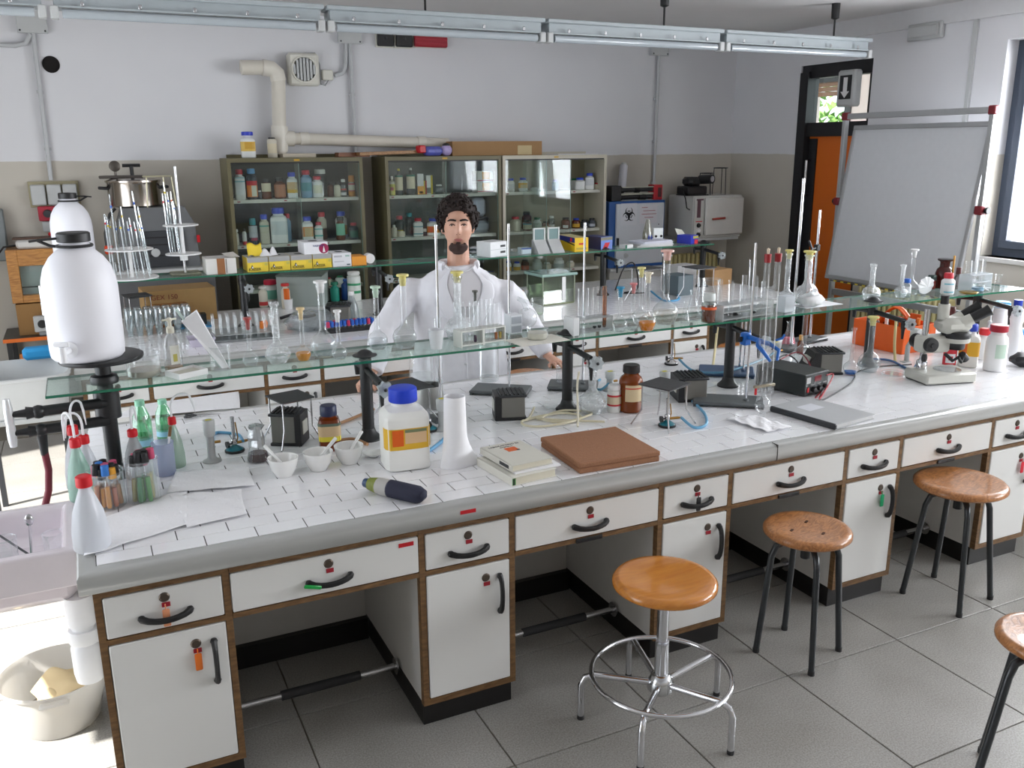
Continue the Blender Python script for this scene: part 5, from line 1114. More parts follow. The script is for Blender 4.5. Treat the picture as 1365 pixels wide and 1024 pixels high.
for k in range(2):
    t = thing('plastic_cup', ['white plastic cup on the shelf, lower of the nested pair', 'white plastic cup nested in another, rim uppermost'][k], 'cup', (x, y, z+k*.006)); q = 1-k*.05
    obj('body', MB().olathe([(0, .001), (w*.36*q, 0), (w*.5*q, h-.004), (w*.53*q, h), (w*.49*q, h-.001)], 24), mat((232, 234, 238), .5), t)
vol_flask(1.502, 3.707, 1.273, 0.295, 0.114, 'large crinkle-wrapped flask with yellow stopper before the man', (224, 226, 226), .3, YL, crink=True)
# rack before the man
x, y = 1.556, 3.554
rk = rack(x, y+.03, ZS, .235, .07, .075, 'white two-bay tube rack before the man in the lab coat', rad(9), mat((226, 228, 222), .4))
obj('mid_plate', MB().cbox(-.006, -.035, 0, .006, .035, .075, .001), mat((226, 228, 222), .4), rk, smooth=0)
q = random.Random(11); M_ = Matrix.Rotation(rad(9), 3, 'Z'); k = 0
for j in range(2):
    for i in range(10):
        if (i+j*3) % 7 == 5: continue
        p = M_ @ Vector((-.1+i*.0222, -.016+j*.032, 0)); L = .165+.035*((i*3+j) % 3)/2
        lq = {3: (60, 20, 60), 5: (20, 22, 30), 8: (200, 110, 30), 9: (226, 200, 90)}.get(i) if j == 0 else None
        nm = {3: 'tube with a purple drop', 5: 'tube with black contents', 8: 'tube with orange contents', 9: 'tube with yellow contents'}.get(i) if lq else None
        test_tube(x+p.x, y+.03+p.y, ZS+.013, L, .016, (nm+' in the white two-bay rack') if nm else '%s empty tube of the %s row of the white two-bay rack, from the sink side' % (ORD[i], 'near' if j == 0 else 'far'), lq, .2, group='tubes in the white two-bay rack')
vol_flask(1.61, 3.755, 1.273, 0.194, 0.053, 'narrow flask with a dark stopper behind the white two-bay rack', None, .5, (96, 96, 90))
x, y = 1.798, 3.709
carton(x, y+.03, ZS, .065, .06, .09, 'small white rack box at the end of the two-bay rack', mat((226, 230, 236), .4), .1, front=[(.08, .92, .08, .42, (176, 182, 192)), (.08, .92, .54, .9, (176, 182, 192))])
pc = (1.82, 3.489)
one('paper_sheet', MB().cbox(-.13, -.07, 0, .13, .09, .002, .0005), mat((226, 224, 214), .7), 'cream sheet under the powder dish by the third post', 'paper', (pc[0], pc[1]+.03, ZS), rad(5), smooth=0)
beaker(1.832, 3.556, ZS+.0022, .05, .1, 'low glass dish of pale powder on the cream sheet', (226, 224, 210), .6, 'crystallizing_dish')
x, y = 1.896, 3.759
t = thing('glass_retort', 'round glass retort with a bent neck behind the powder dish', 'glassware', (x+.01, y+.05, ZS)); obj('bulb', MB().ball((0, 0, .05), .05, 20), GL, t); obj('neck', MB().tube([(0, 0, .09), (-.02, 0, .13), (-.05, .0, .15), (.07, .0, .1)], [.014, .011, .01, .008], 10), GL, t)
# rack with long tubes after the third post
x, y = 2.137, 3.552
rack(x, y+.03, ZS, .2, .075, .075, 'clear plastic tube rack with a white end plate, long tubes upright', rad(6), glass((236, 238, 238), .4, .2, .1, milk=.25))
one('rack_end', MB().cbox(-.035, -.04, 0, .0, .04, .085, .002), mat((228, 230, 232), .4), 'white plastic block at the end of the clear tube rack', 'block', (x-.1, y+.02, ZS), rad(6), smooth=0)
M_ = Matrix.Rotation(rad(6), 3, 'Z')
for i in range(6):
    p = M_ @ Vector((-.07+i*.029, 0, 0)); br = i == 5
    test_tube(x+p.x, y+.03+p.y, ZS+.013, .2, .02, 'rust-stained long tube at the end of the clear rack' if br else 'long tube with a dark plug, %s of the clear rack from its white end' % ORD[i] if i > 2 else 'long empty tube, %s of the clear rack from its white end' % ORD[i], (30, 34, 34) if i > 2 else None, .07, group='long tubes in the clear rack', m=glass((206, 150, 96), .5, .3) if br else None)
vol_flask(2.258, 3.525, 1.273, 0.196, 0.075, 'small flask with a blue stopper beside the clear tube rack', (230, 234, 238), .4, (40, 140, 180))
vol_flask(2.331, 3.526, 1.273, 0.208, 0.071, 'small flask with a pink stopper beside the blue-stoppered one', (230, 234, 238), .4, (214, 130, 130))
vol_flask(2.385, 3.484, 1.273, 0.26, 0.085, 'flask of bright orange liquid with a cream stopper', (240, 150, 10), .62, (226, 216, 190))
vol_flask(2.448, 3.637, 1.273, 0.263, 0.081, 'clear flask with yellow stopper just behind the orange one', None, .5, (222, 212, 140))
vol_flask(2.556, 3.579, 1.273, 0.346, 0.128, 'largest flask with a pink stopper and white powder in its bulb', (232, 228, 218), .55, PK)
erlenmeyer(2.661, 3.555, 1.273, 0.109, 0.051, 'little conical flask at the foot of the powder flask')
erlenmeyer(2.75, 3.613, 1.273, 0.151, 0.086, 'clear conical flask behind the smaller one')
bottle(*(2.78, 3.524, 1.273, 0.146, 0.073), 'glass jar of rust-red powder with an orange top layer', (216, 220, 216), (206, 212, 210), [(.60, .72, pi, (224, 90, 30))], gl=True, caph=.25, capw=.8, neck=.7, shoulder=.82, content=(150, 70, 34), frac=.66)
# acrylic rack of stirring tubes
x, y = 2.99, 3.515
rack(x+.02, y+.035, ZS, .36, .1, .085, 'clear acrylic rack of assorted tubes behind the rust-red jar', rad(6), glass((238, 240, 240), .4, .25, .1, milk=.3), 3)
M_ = Matrix.Rotation(rad(6), 3, 'Z')
for i, (u, v, L) in enumerate(((-.14, .02, .19), (-.1, -.02, .17), (-.06, .025, .18), (-.02, -.02, .16), (.03, .02, .2), (.075, -.015, .175), (.11, .02, .19), (.15, 0, .16))):
    p = M_ @ Vector((u, v, 0)); test_tube(x+.02+p.x, y+.035+p.y, ZS+.013, L, .024, 'wide clear tube, %s in the acrylic rack from the rust-red jar' % ORD[i], (30, 30, 32) if i in (2, 5) else None, .05, .05 if i == 3 else 0, .4, group='wide tubes in the acrylic rack')
beaker(3.049, 3.852, 1.273, 0.158, 0.096, 'tall slender beaker rising behind the rust-red jar')
cyl(2.819, 3.643, 1.273, 0.203, 0.026, 'thin glass cylinder beside the clear conical flask')
cyl(3.223, 3.733, 1.273, 0.262, 0.035, 'thin tall glass cylinder behind the acrylic rack')
x, y = 3.326, 3.556
carton(x, y+.02, ZS, .075, .06, .085, 'frosted white block before the crinkled flasks', glass((232, 236, 240), .3, .3, .2, milk=.6), .1)
vol_flask(3.47, 3.731, 1.273, 0.284, 0.087, 'tall crinkle-wrapped flask with yellow stopper behind the frosted block', None, .5, YL, crink=True)
pc = (3.582, 3.631)
one('paper_sheet', MB().cbox(-.12, -.06, 0, .16, .08, .002, .0005), PAPER, 'white sheet under the cotton-wrapped flask near the fifth post', 'paper', (pc[0]+.02, pc[1]+.02, ZS), rad(3), smooth=0)
vol_flask(3.542, 3.652, ZS+.0022, 0.28, .13, 'crinkled flask with yellow stopper and cotton round its foot', None, .5, YL, crink=True)
q = crumple(21, .03); m = MB().ball((0, 0, .035), .065, 16, (1.2, .8, .6)); m.v = [(a+q(b*9, c*9), b+q(a*9, c*9+1), max(.0, c+q(a*9, b*9)*.5)) for a, b, c in m.v]
one('cotton_wad', m, mat((238, 238, 240), .9, bump=.5, scale=80), 'white cotton wad pressed against the crinkled flask', 'cotton', (pc[0]-.03, pc[1]-.005, ZS+.003), 0, smooth=60)
vol_flask(3.995, 3.622, 1.273, 0.207, 0.091, 'crinkle-wrapped flask just behind the fifth black cap', None, .5, None, crink=True)
vol_flask(4.22, 3.611, 1.273, 0.191, 0.071, 'slim crinkle-wrapped flask beside the blue-capped little bottle', None, .5, None, crink=True)
vol_flask(4.361, 3.665, 1.273, 0.246, 0.089, 'tall thin clear flask with a white stopper behind the blue-capped bottle', None, .5, WT)
bottle(*(4.261, 3.61, 1.273, 0.106, 0.052), 'tiny clear bottle with a blue cap and white label', (226, 232, 236), (34, 100, 200), [(.3, .75, 1.2, (226, 230, 236))], gl=True, caph=.2, capw=.75)
x, y = 4.441, 3.612
q = crumple(5, .012); m = MB(); V = []; n = 30
for i in range(n): a = 2*pi*i/n; V.append((.085*cos(a)*(1+.05*sin(a*5)), .012+.007*sin(a*9)*(.5+.5*sin(a)), .058+.05*sin(a)))
m.add(V+[(0, -.0, .05)], [(i, (i+1) % n, n) for i in range(n)]); m.add([(a, b+.003, c) for a, b, c in V]+[(0, .003, .05)], [((i+1) % n, i, n) for i in range(n)])
one('filter_paper', m, mat((226, 228, 230), .7), 'fanned white filter paper standing by the red-capped white jar', 'paper', (x, y, ZS-.004), .2, smooth=20)
bottle(*(4.645, 3.756, 1.273, 0.085, 0.05), 'small red-brown vial with a dark green cap', (120, 40, 34), (40, 60, 56), gl=.85, caph=.35, capw=.95, neck=.85)
x, y, z, h, w = 4.746, 3.757, 1.273, 0.174, 0.1
t = thing('apothecary_bottle', 'large dark brown bottle with a wide flared lip', 'bottle', (x, y, z)); r = w/2
obj('body', MB().olathe([(0, .001), (r*.95, 0), (r, .006), (r, h*.5), (r*.85, h*.66), (r*.58, h*.74), (r*.56, h*.88), (r*.62, h*.93), (r*.85, h*.96), (r*.85, h)], 28), liq((74, 24, 20), .92), t); obj('stopper', MB().lathe([(r*.5, h*.9), (r*.9, h), (r*.9, h+.004), (0, h+.004)], 24), mat((40, 34, 36), .3), t)
bottle(*(4.567, 3.58, 1.273, 0.124, 0.076), 'white jar with a red cap and pale blue stripes', (238, 238, 240), (206, 44, 60), [(.62, .70, .8, (120, 190, 206), .3), (.12, .2, .8, (120, 190, 206), .3)], caph=.24, capw=.68, neck=.62, shoulder=.78)
bottle(*(4.777, 3.681, 1.273, 0.131, 0.041), 'slender dropper bottle with a dark red top', (200, 190, 190), (90, 30, 30), gl=True, caph=.3, capw=.7)
t = thing('thermometer', 'orange-topped rod standing behind the dropper bottle', 'rod', (4.769, 3.665, ZS)); obj('shaft', MB().tube([(0, .05, 0), (.0, .05, .2)], .006, 8), mat((220, 160, 60), .4), t)
x, y = 4.828, 3.566
rack(x+.01, y+.04, ZS, .2, .085, .1, 'clear acrylic rack with upright tubes at the shelf end', rad(4), glass((238, 242, 244), .4, .25, .1, milk=.3), 3)
M_ = Matrix.Rotation(rad(4), 3, 'Z')
for i in range(7):
    p = M_ @ Vector((-.08+i*.027, .01*(-1)**i, 0)); test_tube(x+.01+p.x, y+.04+p.y, ZS+.013, .165, .02, 'clear tube, %s from the sink side in the rack at the shelf end' % ORD[i], group='tubes in the rack at the shelf end')
beaker(4.82, 3.571, ZS, .04, .075, 'low glass cup of pale blue liquid before the end rack', (150, 196, 226), .6)
x, y = 4.703, 3.536
one('brass_dish', MB().lathe([(0, 0), (.045, 0), (.052, .008), (.05, .011), (0, .009)], 26), mat((150, 124, 60), .35, .8), 'flat brass-coloured lid before the end rack', 'dish', (x-.005, y-.0, ZS))
beaker(5.215, 3.728, 1.273, 0.055, 0.042, 'tiny glass pot behind the end rack')

# ================================================================ far shelf
ZF = 1.2928; YF = 6.52
def disc(r, z): return MB().lathe([(0, z), (r, z), (r+.002, z+.003), (r, z+.008), (0, z+.008)], 32)
PW = mat((238, 238, 238), .4)
x, y = 0.274, 6.5
t = thing('pipette_stand', 'white pipette carousel crowded with colour-banded pipettes', 'stand', (x, y, ZF))
r_ = 0.214*.78
z2 = 0.189
obj('base_disc', disc(r_, 0), PW, t); obj('upper_disc', disc(r_*.9, z2), PW, t); obj('column', MB().tube([(0, 0, 0), (0, 0, z2+.02)], .012, 12), PW, t)
q = random.Random(4); bands = [(226, 200, 50), (40, 90, 190), (200, 40, 50), (226, 200, 50), (60, 110, 200)]
PG = glass((232, 236, 236), .7, .2, .05)
def pipette(px, py, pz, L, col, label, lean=(0, 0), group=''):
    t = thing('pipette', label, 'pipette', (px, py, pz), 0, group); e = Vector((lean[0], lean[1], L))
    obj('tube', MB().tube([(0, 0, 0), e*.12, e*.9, e], [.0016, .0055, .0055, .004], 8), PG, t); obj('colour_band', MB().tube([e*.84, e*.87], .0062, 8), mat(col, .4), t)
cn = {(226, 200, 50): 'yellow', (40, 90, 190): 'blue', (200, 40, 50): 'red', (60, 110, 200): 'blue'}
for k in range(15):
    a = 2*pi*k/15+.3; c = bands[k % 5]; L = {1: .56, 9: .55, 3: .46, 7: .42, 0: .46}.get(k, q.uniform(.36, .42))
    pipette(x+r_*.74*cos(a), y+r_*.74*sin(a), ZF+.01, L, c, '%s-banded glass pipette in the crowded white carousel' % cn[c], (-.02-.015*cos(a), 0), 'pipettes in the white carousel')
x, y = 0.616, 6.52
t = thing('pipette_stand', 'sparse white pipette carousel on a tall steel rod with a clear foot', 'stand', (x, y, ZF)); zz = [0.138, 0.333, 0.727]
obj('foot_plate', MB().cbox(-.1, -.08, 0, .1, .08, .018, .008), glass((230, 226, 200), .4, .25, .1), t); obj('lower_disc', disc(.117, zz[0]), PW, t); obj('upper_disc', disc(.115, zz[1]), PW, t)
obj('rod', MB().tube([(0, 0, .018), (0, 0, zz[2])], .009, 12), STEEL, t); obj('sleeve', MB().tube([(0, 0, zz[0]-.01), (0, 0, zz[1])], .014, 12).tube([(0, 0, zz[0]-.04), (0, 0, zz[0]-.01)], .026, 12), PW, t)
for k, (dx, c, tp) in enumerate(((-.085, (200, 40, 50), 258), (-.068, (226, 200, 50), 245), (-.05, (40, 90, 190), 257), (-.032, (214, 110, 60), 256), (-.02, (60, 110, 200), 268))):
    L = 0.59-zz[0]+(250-tp)*.0055
    pipette(x+dx, y-.03+.02*(k % 3), ZF+zz[0]+.009, L, c, '%s-banded pipette, number %s along the sparse carousel' % ({(214, 110, 60): 'orange'}.get(c, cn.get(c)), ['one', 'two', 'three', 'four', 'five'][k]), (-.015, 0), 'pipettes in the sparse carousel')
def fbox(px0, px1, py0, py1, dep, label, m, front=None, name='carton', y=6.42, z=ZF, rot=0, open_=False, dz=0, group=None):
    """box standing on the far shelf, front face between two pixels' columns"""
    pass
"""boxes on the far shelf: x of the front face's edges, height, depth"""
YEL = mat((226, 198, 62), .5, noise=.05)
def cart(xa, xb, h, dep, label, m, front=None, open_=False, y=6.41, z=ZF, rot=0, group=None, name='carton'):
    return carton((xa+xb)/2, y+dep/2, z, xb-xa, dep, h, label, m, rot, name, 'box', front, open_, group)
c = cart(0.744, 0.945, 0.108, .2, 'white carton with a brown tape band and torn flap, next to the yellow boxes', mat((216, 214, 210), .6), [(.36, .62, 0, 1, (150, 100, 62)), (.66, .68, .05, .95, (60, 50, 44))])
obj('torn_flap', MB().add([(.05, -.1, .115), (.13, -.1, .112), (.1, .0, .14), (.02, .02, .13)], [(0, 1, 2, 3)]), mat((206, 202, 194), .7), c, smooth=0)
gx = [1.021, 1.17, 1.324, 1.481, 1.624]
gl_ = ['yellow and grey glove box with yellow tissue out of its top, nearest the white carton', 'yellow and grey glove box with a white tuft, second from the white carton', 'yellow and grey glove box, closed, third from the white carton', 'yellow and grey glove box carrying the white box, last of four']
for k in range(4):
    hb = 0.1; w_ = gx[k+1]-gx[k]-.006
    c = cart(gx[k], gx[k]+w_, hb, .21, gl_[k], YEL, [(.0, 1, .66, .99, (164, 164, 164)), (.12, .7, .32, .6, (236, 206, 70)), (.82, .97, .42, .6, (196, 186, 90))], True, group='yellow glove boxes on the far shelf')
    obj('top_print', MB().box(-w_/2, -.105, hb-.0005, w_/2, .105, hb+.0004), mat((176, 176, 172), .5), c)
    text('brand_print', 'KAISER', hb*.27, (-w_*.16, -.1065, hb*.17), (rad(90), 0, 0), BLACK, c)
    obj('logo', MB().prism([(-w_*.36, hb*.25), (-w_*.2, hb*.25), (-w_*.29, hb*.52)], 0, .0014).rot(rad(90), 'X').move(0, -.1052, 0), DARK, c); obj('logo_face', MB().prism([(-w_*.31, hb*.27), (-w_*.22, hb*.27), (-w_*.27, hb*.4)], 0, .0019).rot(rad(90), 'X').move(0, -.1056, 0), WHITE, c)
    if k == 0: obj('tissue', MB().sheet(lambda u, v: (-.05+u*.1, -.02+.03*v, hb+.002+.085*v+.01*sin(7*u)), 8, 5, .001), mat((236, 206, 60), .7), c, smooth=180); obj('white_tissue', MB().sheet(lambda u, v: (.03+u*.08, -.05+.05*v, hb+.002+.05*sin(pi*u)*v), 8, 5, .001), PAPER, c, smooth=180)
    if k == 1: obj('white_tissue', MB().sheet(lambda u, v: (-.05+u*.06, -.02+.03*v, hb+.002+.06*sin(pi*u)*v), 8, 5, .001), PAPER, c, smooth=180)
xa, xb = 1.445, 1.608; hb = 0.086
c = cart(xa-.02, xb-.012, hb, .21, 'white glove box with a dark red round emblem, lying on a yellow one', mat((232, 232, 236), .5), open_=True, z=ZF+0.1+.001)
text('brand_print', 'VASMOSIL', hb*.22, (.02, -.1065, hb*.68), (rad(90), 0, 0), mat((40, 50, 120), .5), c); obj('emblem', MB().lathe([(.036, 0), (0, .002)], 24).rot(rad(90), 'X').move(.055, -.105, .038), mat((150, 24, 74), .5), c); obj('emblem_figure', MB().prism([(.045, .012), (.065, .012), (.055, .058)], 0, .001).rot(rad(90), 'X').move(0, -.1068, 0), WHITE, c)
xa, xb = 1.625, 1.765
c = cart(xa, xb, 0.098, .2, 'white glove box with faint grey print beside the stacked emblem box', mat((222, 222, 226), .5), [(.08, .5, .7, .84, (176, 176, 182)), (.68, .9, .72, .84, (150, 180, 170)), (.08, .6, .34, .42, (190, 190, 196)), (.74, .92, .08, .18, (90, 100, 110))], True)
cart(xb+.004, 1.879, 0.066, .16, 'small orange carton at the end of the glove boxes', mat((226, 150, 50), .5))
x = 1.914
one('tissue_roll', MB().lathe([(.018, 0), (.036, 0), (.038, .004), (.038, .066), (.036, .07), (.018, .07)], 22).rot(rad(90), 'X').move(0, .035, .038), PAPER, 'white roll lying behind the small orange carton', 'roll', (x+.01, 6.5, ZF))
# toward the window
xa, xb = 2.843, 3.026
c = cart(xa, xb, 0.118, .16, 'white two-drawer plastic box beside the man', mat((236, 238, 240), .4), [(.6, .9, .22, .36, (30, 34, 40)), (.6, .9, .62, .76, (30, 34, 40)), (.02, .98, .48, .5, (170, 174, 178))], rot=rad(20))
beaker(3.14, 6.46, ZF, .045, .1, 'low glass dish beside the white two-drawer box', name='crystallizing_dish')
carton(3.231, 6.5, ZF, .09, .07, .05, 'little blue-lidded plastic case between the dish and the grey slanted stands', mat((190, 206, 214), .3), front=[(0, 1, .75, 1, (50, 80, 140))])
for k, px in enumerate((724, 742)):
    x = 3.372 if k == 0 else 3.504
    t = thing('slide_viewer', ['grey slanted stand with a glass window, the one by the dish', 'grey slanted stand with a glass window, the one by the striped glove box'][k], 'viewer', (x, 6.45, ZF), 0, 'grey slanted stands')
    obj('base', MB().prism([(-.04, 0), (.09, 0), (.09, .105), (.06, .105)], -.055, .055).rot(rad(90), 'X').rot(rad(90), 'Z'), LGREY, t, smooth=0)
    obj('frame', MB().box(-.055, .055, .1, -.043, .07, .2).box(.043, .055, .1, .055, .07, .2).box(-.043, .055, .19, .043, .07, .2), mat((206, 210, 208), .4), t, smooth=0); obj('window', MB().box(-.043, .06, .105, .043, .064, .19), mat((130, 156, 156), .1, coat=.5), t, smooth=0)
# striped long box
c = carton(3.715, 6.56, ZF, .125, .34, .115, 'yellow and blue striped glove box with a long slanting stripe', mat((232, 190, 20), .45), rad(-4), front=[(.12, .9, .16, .3, (180, 160, 60)), (.3, .75, .5, .62, (206, 40, 40))])
obj('blue_side', MB().box(-.0635, -.17, .075, -.0622, .17, .115), mat((36, 48, 130), .45), c); obj('stripe', MB().prism([(-.17, .05), (-.17, .06), (.04, .085), (.17, .095), (.17, .085), (.04, .072)], 0, .0012).rot(rad(90), 'X').rot(rad(90), 'Z').move(-.0628, 0, 0), BLACK, c); obj('red_square', MB().box(-.0645, -.12, .082, -.063, -.085, .108), RED, c); obj('top', MB().box(-.06, -.168, .1145, .06, .168, .1156), mat((206, 194, 140), .5), c)
c = carton(3.956, 6.55, ZF, .14, .2, .105, 'dark blue box with a red slanted patch beside the striped glove box', mat((36, 46, 110), .4), rad(16), front=[(0, 1, 0, 1, (110, 136, 206)), (0, 1, .72, .96, (210, 200, 120))]); obj('red_patch', MB().prism([(-.05, .008), (.01, .008), (.04, .055), (-.02, .055)], 0, .001).rot(rad(90), 'X').move(0, -.1015, 0), RED, c)
x = 4.489
for k in range(5): one('paper_stack', MB().cbox(-.17, -.1, 0, .17, .1, .009, .001), mat((226-3*k, 224-2*k, 222+2*k), .7), ['lowest', 'second', 'third', 'fourth', 'topmost'][k]+' white booklet of the pile before the hazard cabinet', 'booklet', (x-.02+.008*(k % 2), 6.52, ZF+k*.0095), rad(-8+5*k), 'booklets on the far shelf', smooth=0)
carton(4.183, 6.46, ZF, .1, .07, .03, 'small white and green carton beside the booklet pile', WHITE, .3, front=[(0, .2, 0, 1, (20, 110, 80))])
xx = 4.627; t = thing('demonstration_board', 'white demonstration panel with black knobs, upright behind the booklets', 'panel', (xx, 6.64, ZF))
obj('plate', MB().cbox(-.052, -.012, 0, .052, .012, 0.136, .003), mat((232, 236, 236), .4), t, smooth=0)
for k in (-1, 1): obj('knob', MB().ball((k*.028, -.02, .065), .011, 10), BLACK, t)
obj('hole', MB().lathe([(.006, 0), (0, .001)], 10).rot(rad(90), 'X').move(0, -.012, .17), DARK, t)
x = 4.493; t = thing('spray_bottle', 'empty pale bottle with a blue mark behind the booklets', 'bottle', (x, 6.6, ZF)); obj('body', MB().lathe([(0, .001), (.042, 0), (.044, .006), (.042, .1), (.02, .19), (.014, .22)], 20), glass((206, 206, 190), .5, .25, .1, milk=.3), t)
obj('blue_mark', MB().box(-.02, -.0455, .04, -.008, -.0445, .085).box(.008, -.0455, .04, .02, -.0445, .085).box(-.028, -.0455, .058, .028, -.0445, .068), mat((30, 60, 150), .5), t)
c = carton(4.867, 6.52, ZF, .11, .15, .075, 'bright blue carton with a red patch at the end of the far shelf', mat((50, 60, 190), .4), rad(18), front=[(.5, .96, 0, .5, (214, 50, 60)), (.3, 1, .62, .92, (206, 196, 90))])
obj('open_lid', MB().add([(-.055, .07, .075), (.055, .07, .075), (.05, .1, .11), (-.06, .1, .13)], [(0, 1, 2, 3)]), mat((226, 226, 214), .6), c, smooth=0)
# ================================================================ far worktop
def at(px): pass
bx_ = mat((166, 132, 84), .8, noise=.05)
x = 0.589
c = carton(x, 7.02, ZT, .5, .3, .24, 'brown cardboard carton with red handwriting under the far shelf', bx_, rad(3)); text('handwriting', 'GEX 150', .05, (-.11, -.1515, .19), (rad(90), 0, 0), mat((120, 50, 40), .6), c)
x = 0.464
carton(x+.05, 6.78, ZT, .24, .14, .15, 'small orange-brown wooden case standing before the cardboard carton', wood((176, 112, 56), (140, 84, 40)), .05, front=[(.7, .76, .3, .7, (40, 30, 26))])
for j in range(2):
    for i in range(7):
        x0b = 0.22+i*.062; y0b = 6.433+j*.1+.04
        t = thing('upturned_bottle', 'upturned clear bottle behind the soap bottle, %s of the %s row' % (ORD[i], 'near' if j == 0 else 'far'), 'bottle', (x0b, y0b, ZT), 0, 'upturned bottles on the far bench')
        obj('body', MB().lathe([(.018, 0), (.018, .03), (.028, .06), (.03, .07), (.03, .17), (.026, .18), (0, .182)], 14), glass((226, 232, 232), .8, .22, .05), t)
t = tripod(0.297, 6.74, ZT, .24, .17, 'wire stand with a dark plate behind the upturned bottles', .2)
x, y = 0.649, 6.499
one('blue_tray', MB().cbox(-.12, -.08, 0, .12, .08, .012, .003), mat((70, 150, 200), .4), 'flat blue tray behind the leaning white paper', 'tray', (x, y+.15, ZT)); carton(x+.02, y+.17, ZT+.0125, .14, .08, .075, 'black box on the flat blue tray', BLACK)
x, y = 0.617, 5.908
t = thing('plastic_tray', 'pale lilac plastic tray with odds and ends, before the blue tray', 'tray', (x, y+.06, ZT)); obj('body', MB().olathe([(0, .002), (.09, 0), (.115, .05), (.12, .051)], 4, a0=pi/4), mat((196, 190, 206), .5), t, smooth=0)
for k in range(5): obj('trinket', MB().cbox(-.05+k*.022, -.03+.012*(k % 3), .004, -.036+k*.022, .0+.012*(k % 3), .035+.006*k, .002), [DARK, BLUE, GREY, BROWN, WHITE][k], t, smooth=0)
# glass tube rack
x, y = 0.905, 5.94
rack(x, y+.14, ZT, .44, .26, .05, 'low frosted rack bristling with thin glass tubes', rad(-6), glass((232, 236, 236), .4, .25, .2, milk=.35))
M_ = Matrix.Rotation(rad(-6), 3, 'Z')
for i in range(9):
    for j in range(4):
        p = M_ @ Vector((-.19+i*.047, -.1+j*.066, 0)); test_tube(x+p.x, y+.14+p.y, ZT+.013, .15, .018, 'thin clear tube, %s of the %s row in the low frosted rack' % (ORD[i], ORD[j]), group='tubes in the low frosted rack')
for k, px in enumerate((0, 1)):
    one('spring_clip', MB().tube([(0, 0, 0), (.004, 0, .03), (0, 0, .05)], [.012, .016, .01], 8), mat((226, 120, 20), .5), 'small orange clip lying on the frosted rack, %s one' % ('nearer' if k == 0 else 'farther'), 'clip', (x+.12+.03*k, y+.13+.03*k, ZT+.051), 0, 'orange clips')
# jars behind, on the far worktop
def jar(px, pyb, pyt, w, *a, **k): pass
bottle(1.255, 7.244, 0.901, 0.166, 0.07, 'white plastic bottle under the first glove box', (232, 230, 214), (226, 226, 220), [(.1, .3, 1.2, (206, 60, 60))], caph=.1, capw=.9)
bottle(1.354, 7.449, 0.901, 0.187, 0.102, 'white jar with broad red lid under the yellow boxes', (226, 230, 226), (190, 30, 60), [(.2, .7, 1.2, (120, 190, 170))], caph=.2, capw=1.0, neck=.9, shoulder=.9)
bottle(1.403, 7.088, 0.901, 0.2, 0.07, 'jar with an orange hazard label beside the grey hinged box', (230, 224, 206), (200, 30, 30), [(.1, .9, .7, (236, 110, 20), .3)], caph=.1, capw=.9)
x, y = 1.562, 7.051
c = carton(x+.02, y+.2, ZT, .36, .3, .24, 'large grey metal instrument box with a hinged lid', mat((160, 170, 166), .5), rad(-24)); obj('lid', MB().cbox(-.185, -.155, .241, .185, .155, .252, .002), mat((96, 108, 100), .5), c, smooth=0)
bottle(1.844, 7.261, 0.901, 0.159, 0.074, 'small green-capped bottle beside the grey instrument box', (40, 150, 130), (30, 130, 100), caph=.15, capw=.8)
bottle(1.956, 7.296, 0.901, 0.172, 0.093, 'blue glass bottle beside the grey instrument box', (60, 110, 190), (60, 110, 190), gl=.7, caph=.1)
bottle(1.993, 7.199, 0.901, 0.244, 0.111, 'tall white bottle with green label behind the blue glass bottle', (226, 230, 224), (236, 236, 232), [(.3, .4, 1.2, (60, 160, 110)), (.6, .68, 1.2, (60, 160, 110))], caph=.1, capw=.9, neck=.8, shoulder=.85)
wash_bottle(1.735, 6.356, 0.901, 0.216, 0.104, 'clear plastic wash bottle behind the tall white-stoppered flask', col=(214, 220, 222), cap=(226, 226, 226), milk=.3)
meter(1.619, 6.305, ZT, .17, .15, .14, 'black box meter behind the tall white-stoppered flask', rad(-20))
q = crumple(8, .03); m = MB().ball((0, 0, .06), .14, 18, (1.3, .8, .55)); m.v = [(a+q(b*5, c*7), b+q(a*5, c*6), max(.0, c+q(a*6, b*6))) for a, b, c in m.v]
one('clear_bag', m, glass((226, 230, 232), .5, .2, .1, wob=30), 'clear crumpled plastic bag before the grey instrument box', 'bag', (1.372, 6.121, ZT), 0, smooth=30)
m = MB()
x, y = 1.358, 6.609
hose([(x-.1, y, .91), (x, y+.03, .925), (x+.06, y-.02, .915), (x-.02, y-.04, .92), (x+.1, y-.03, .91), (x+.16, y+.02, .912)], .012, (34, 34, 40), 'tangle of dark cable before the grey instrument box', 'cable', 'cable')
# rack of blue-capped tubes
x, y = 1.608, 5.909
t = thing('tube_tray', 'black tray holding a row of blue and red capped tubes', 'tray', (x, y+.06, ZT), rad(2)); obj('base', MB().cbox(-.18, -.045, 0, .18, .045, .028, .003), BLACK, t, smooth=0)
M_ = Matrix.Rotation(rad(2), 3, 'Z')
for i in range(12):
    for j in range(2):
        c_ = (30, 90, 180) if (i*2+j) % 5 else (190, 50, 90); p = M_ @ Vector((-.16+i*.029, -.02+j*.04, 0))
        t = thing('culture_tube', ('blue' if c_[2] > 120 else 'red')+'-capped tube, %s of the %s row in the black tray' % (ORD[i], ORD[j]), 'tube', (x+p.x, y+.06+p.y, ZT+.0285), 0, 'capped tubes in the black tray'); obj('tube', MB().lathe([(0, 0), (.01, .002), (.01, .02)], 10), GL, t); obj('cap', MB().lathe([(.012, .012), (.0125, .014), (.0115, .05), (0, .051)], 10), mat(c_, .4), t)
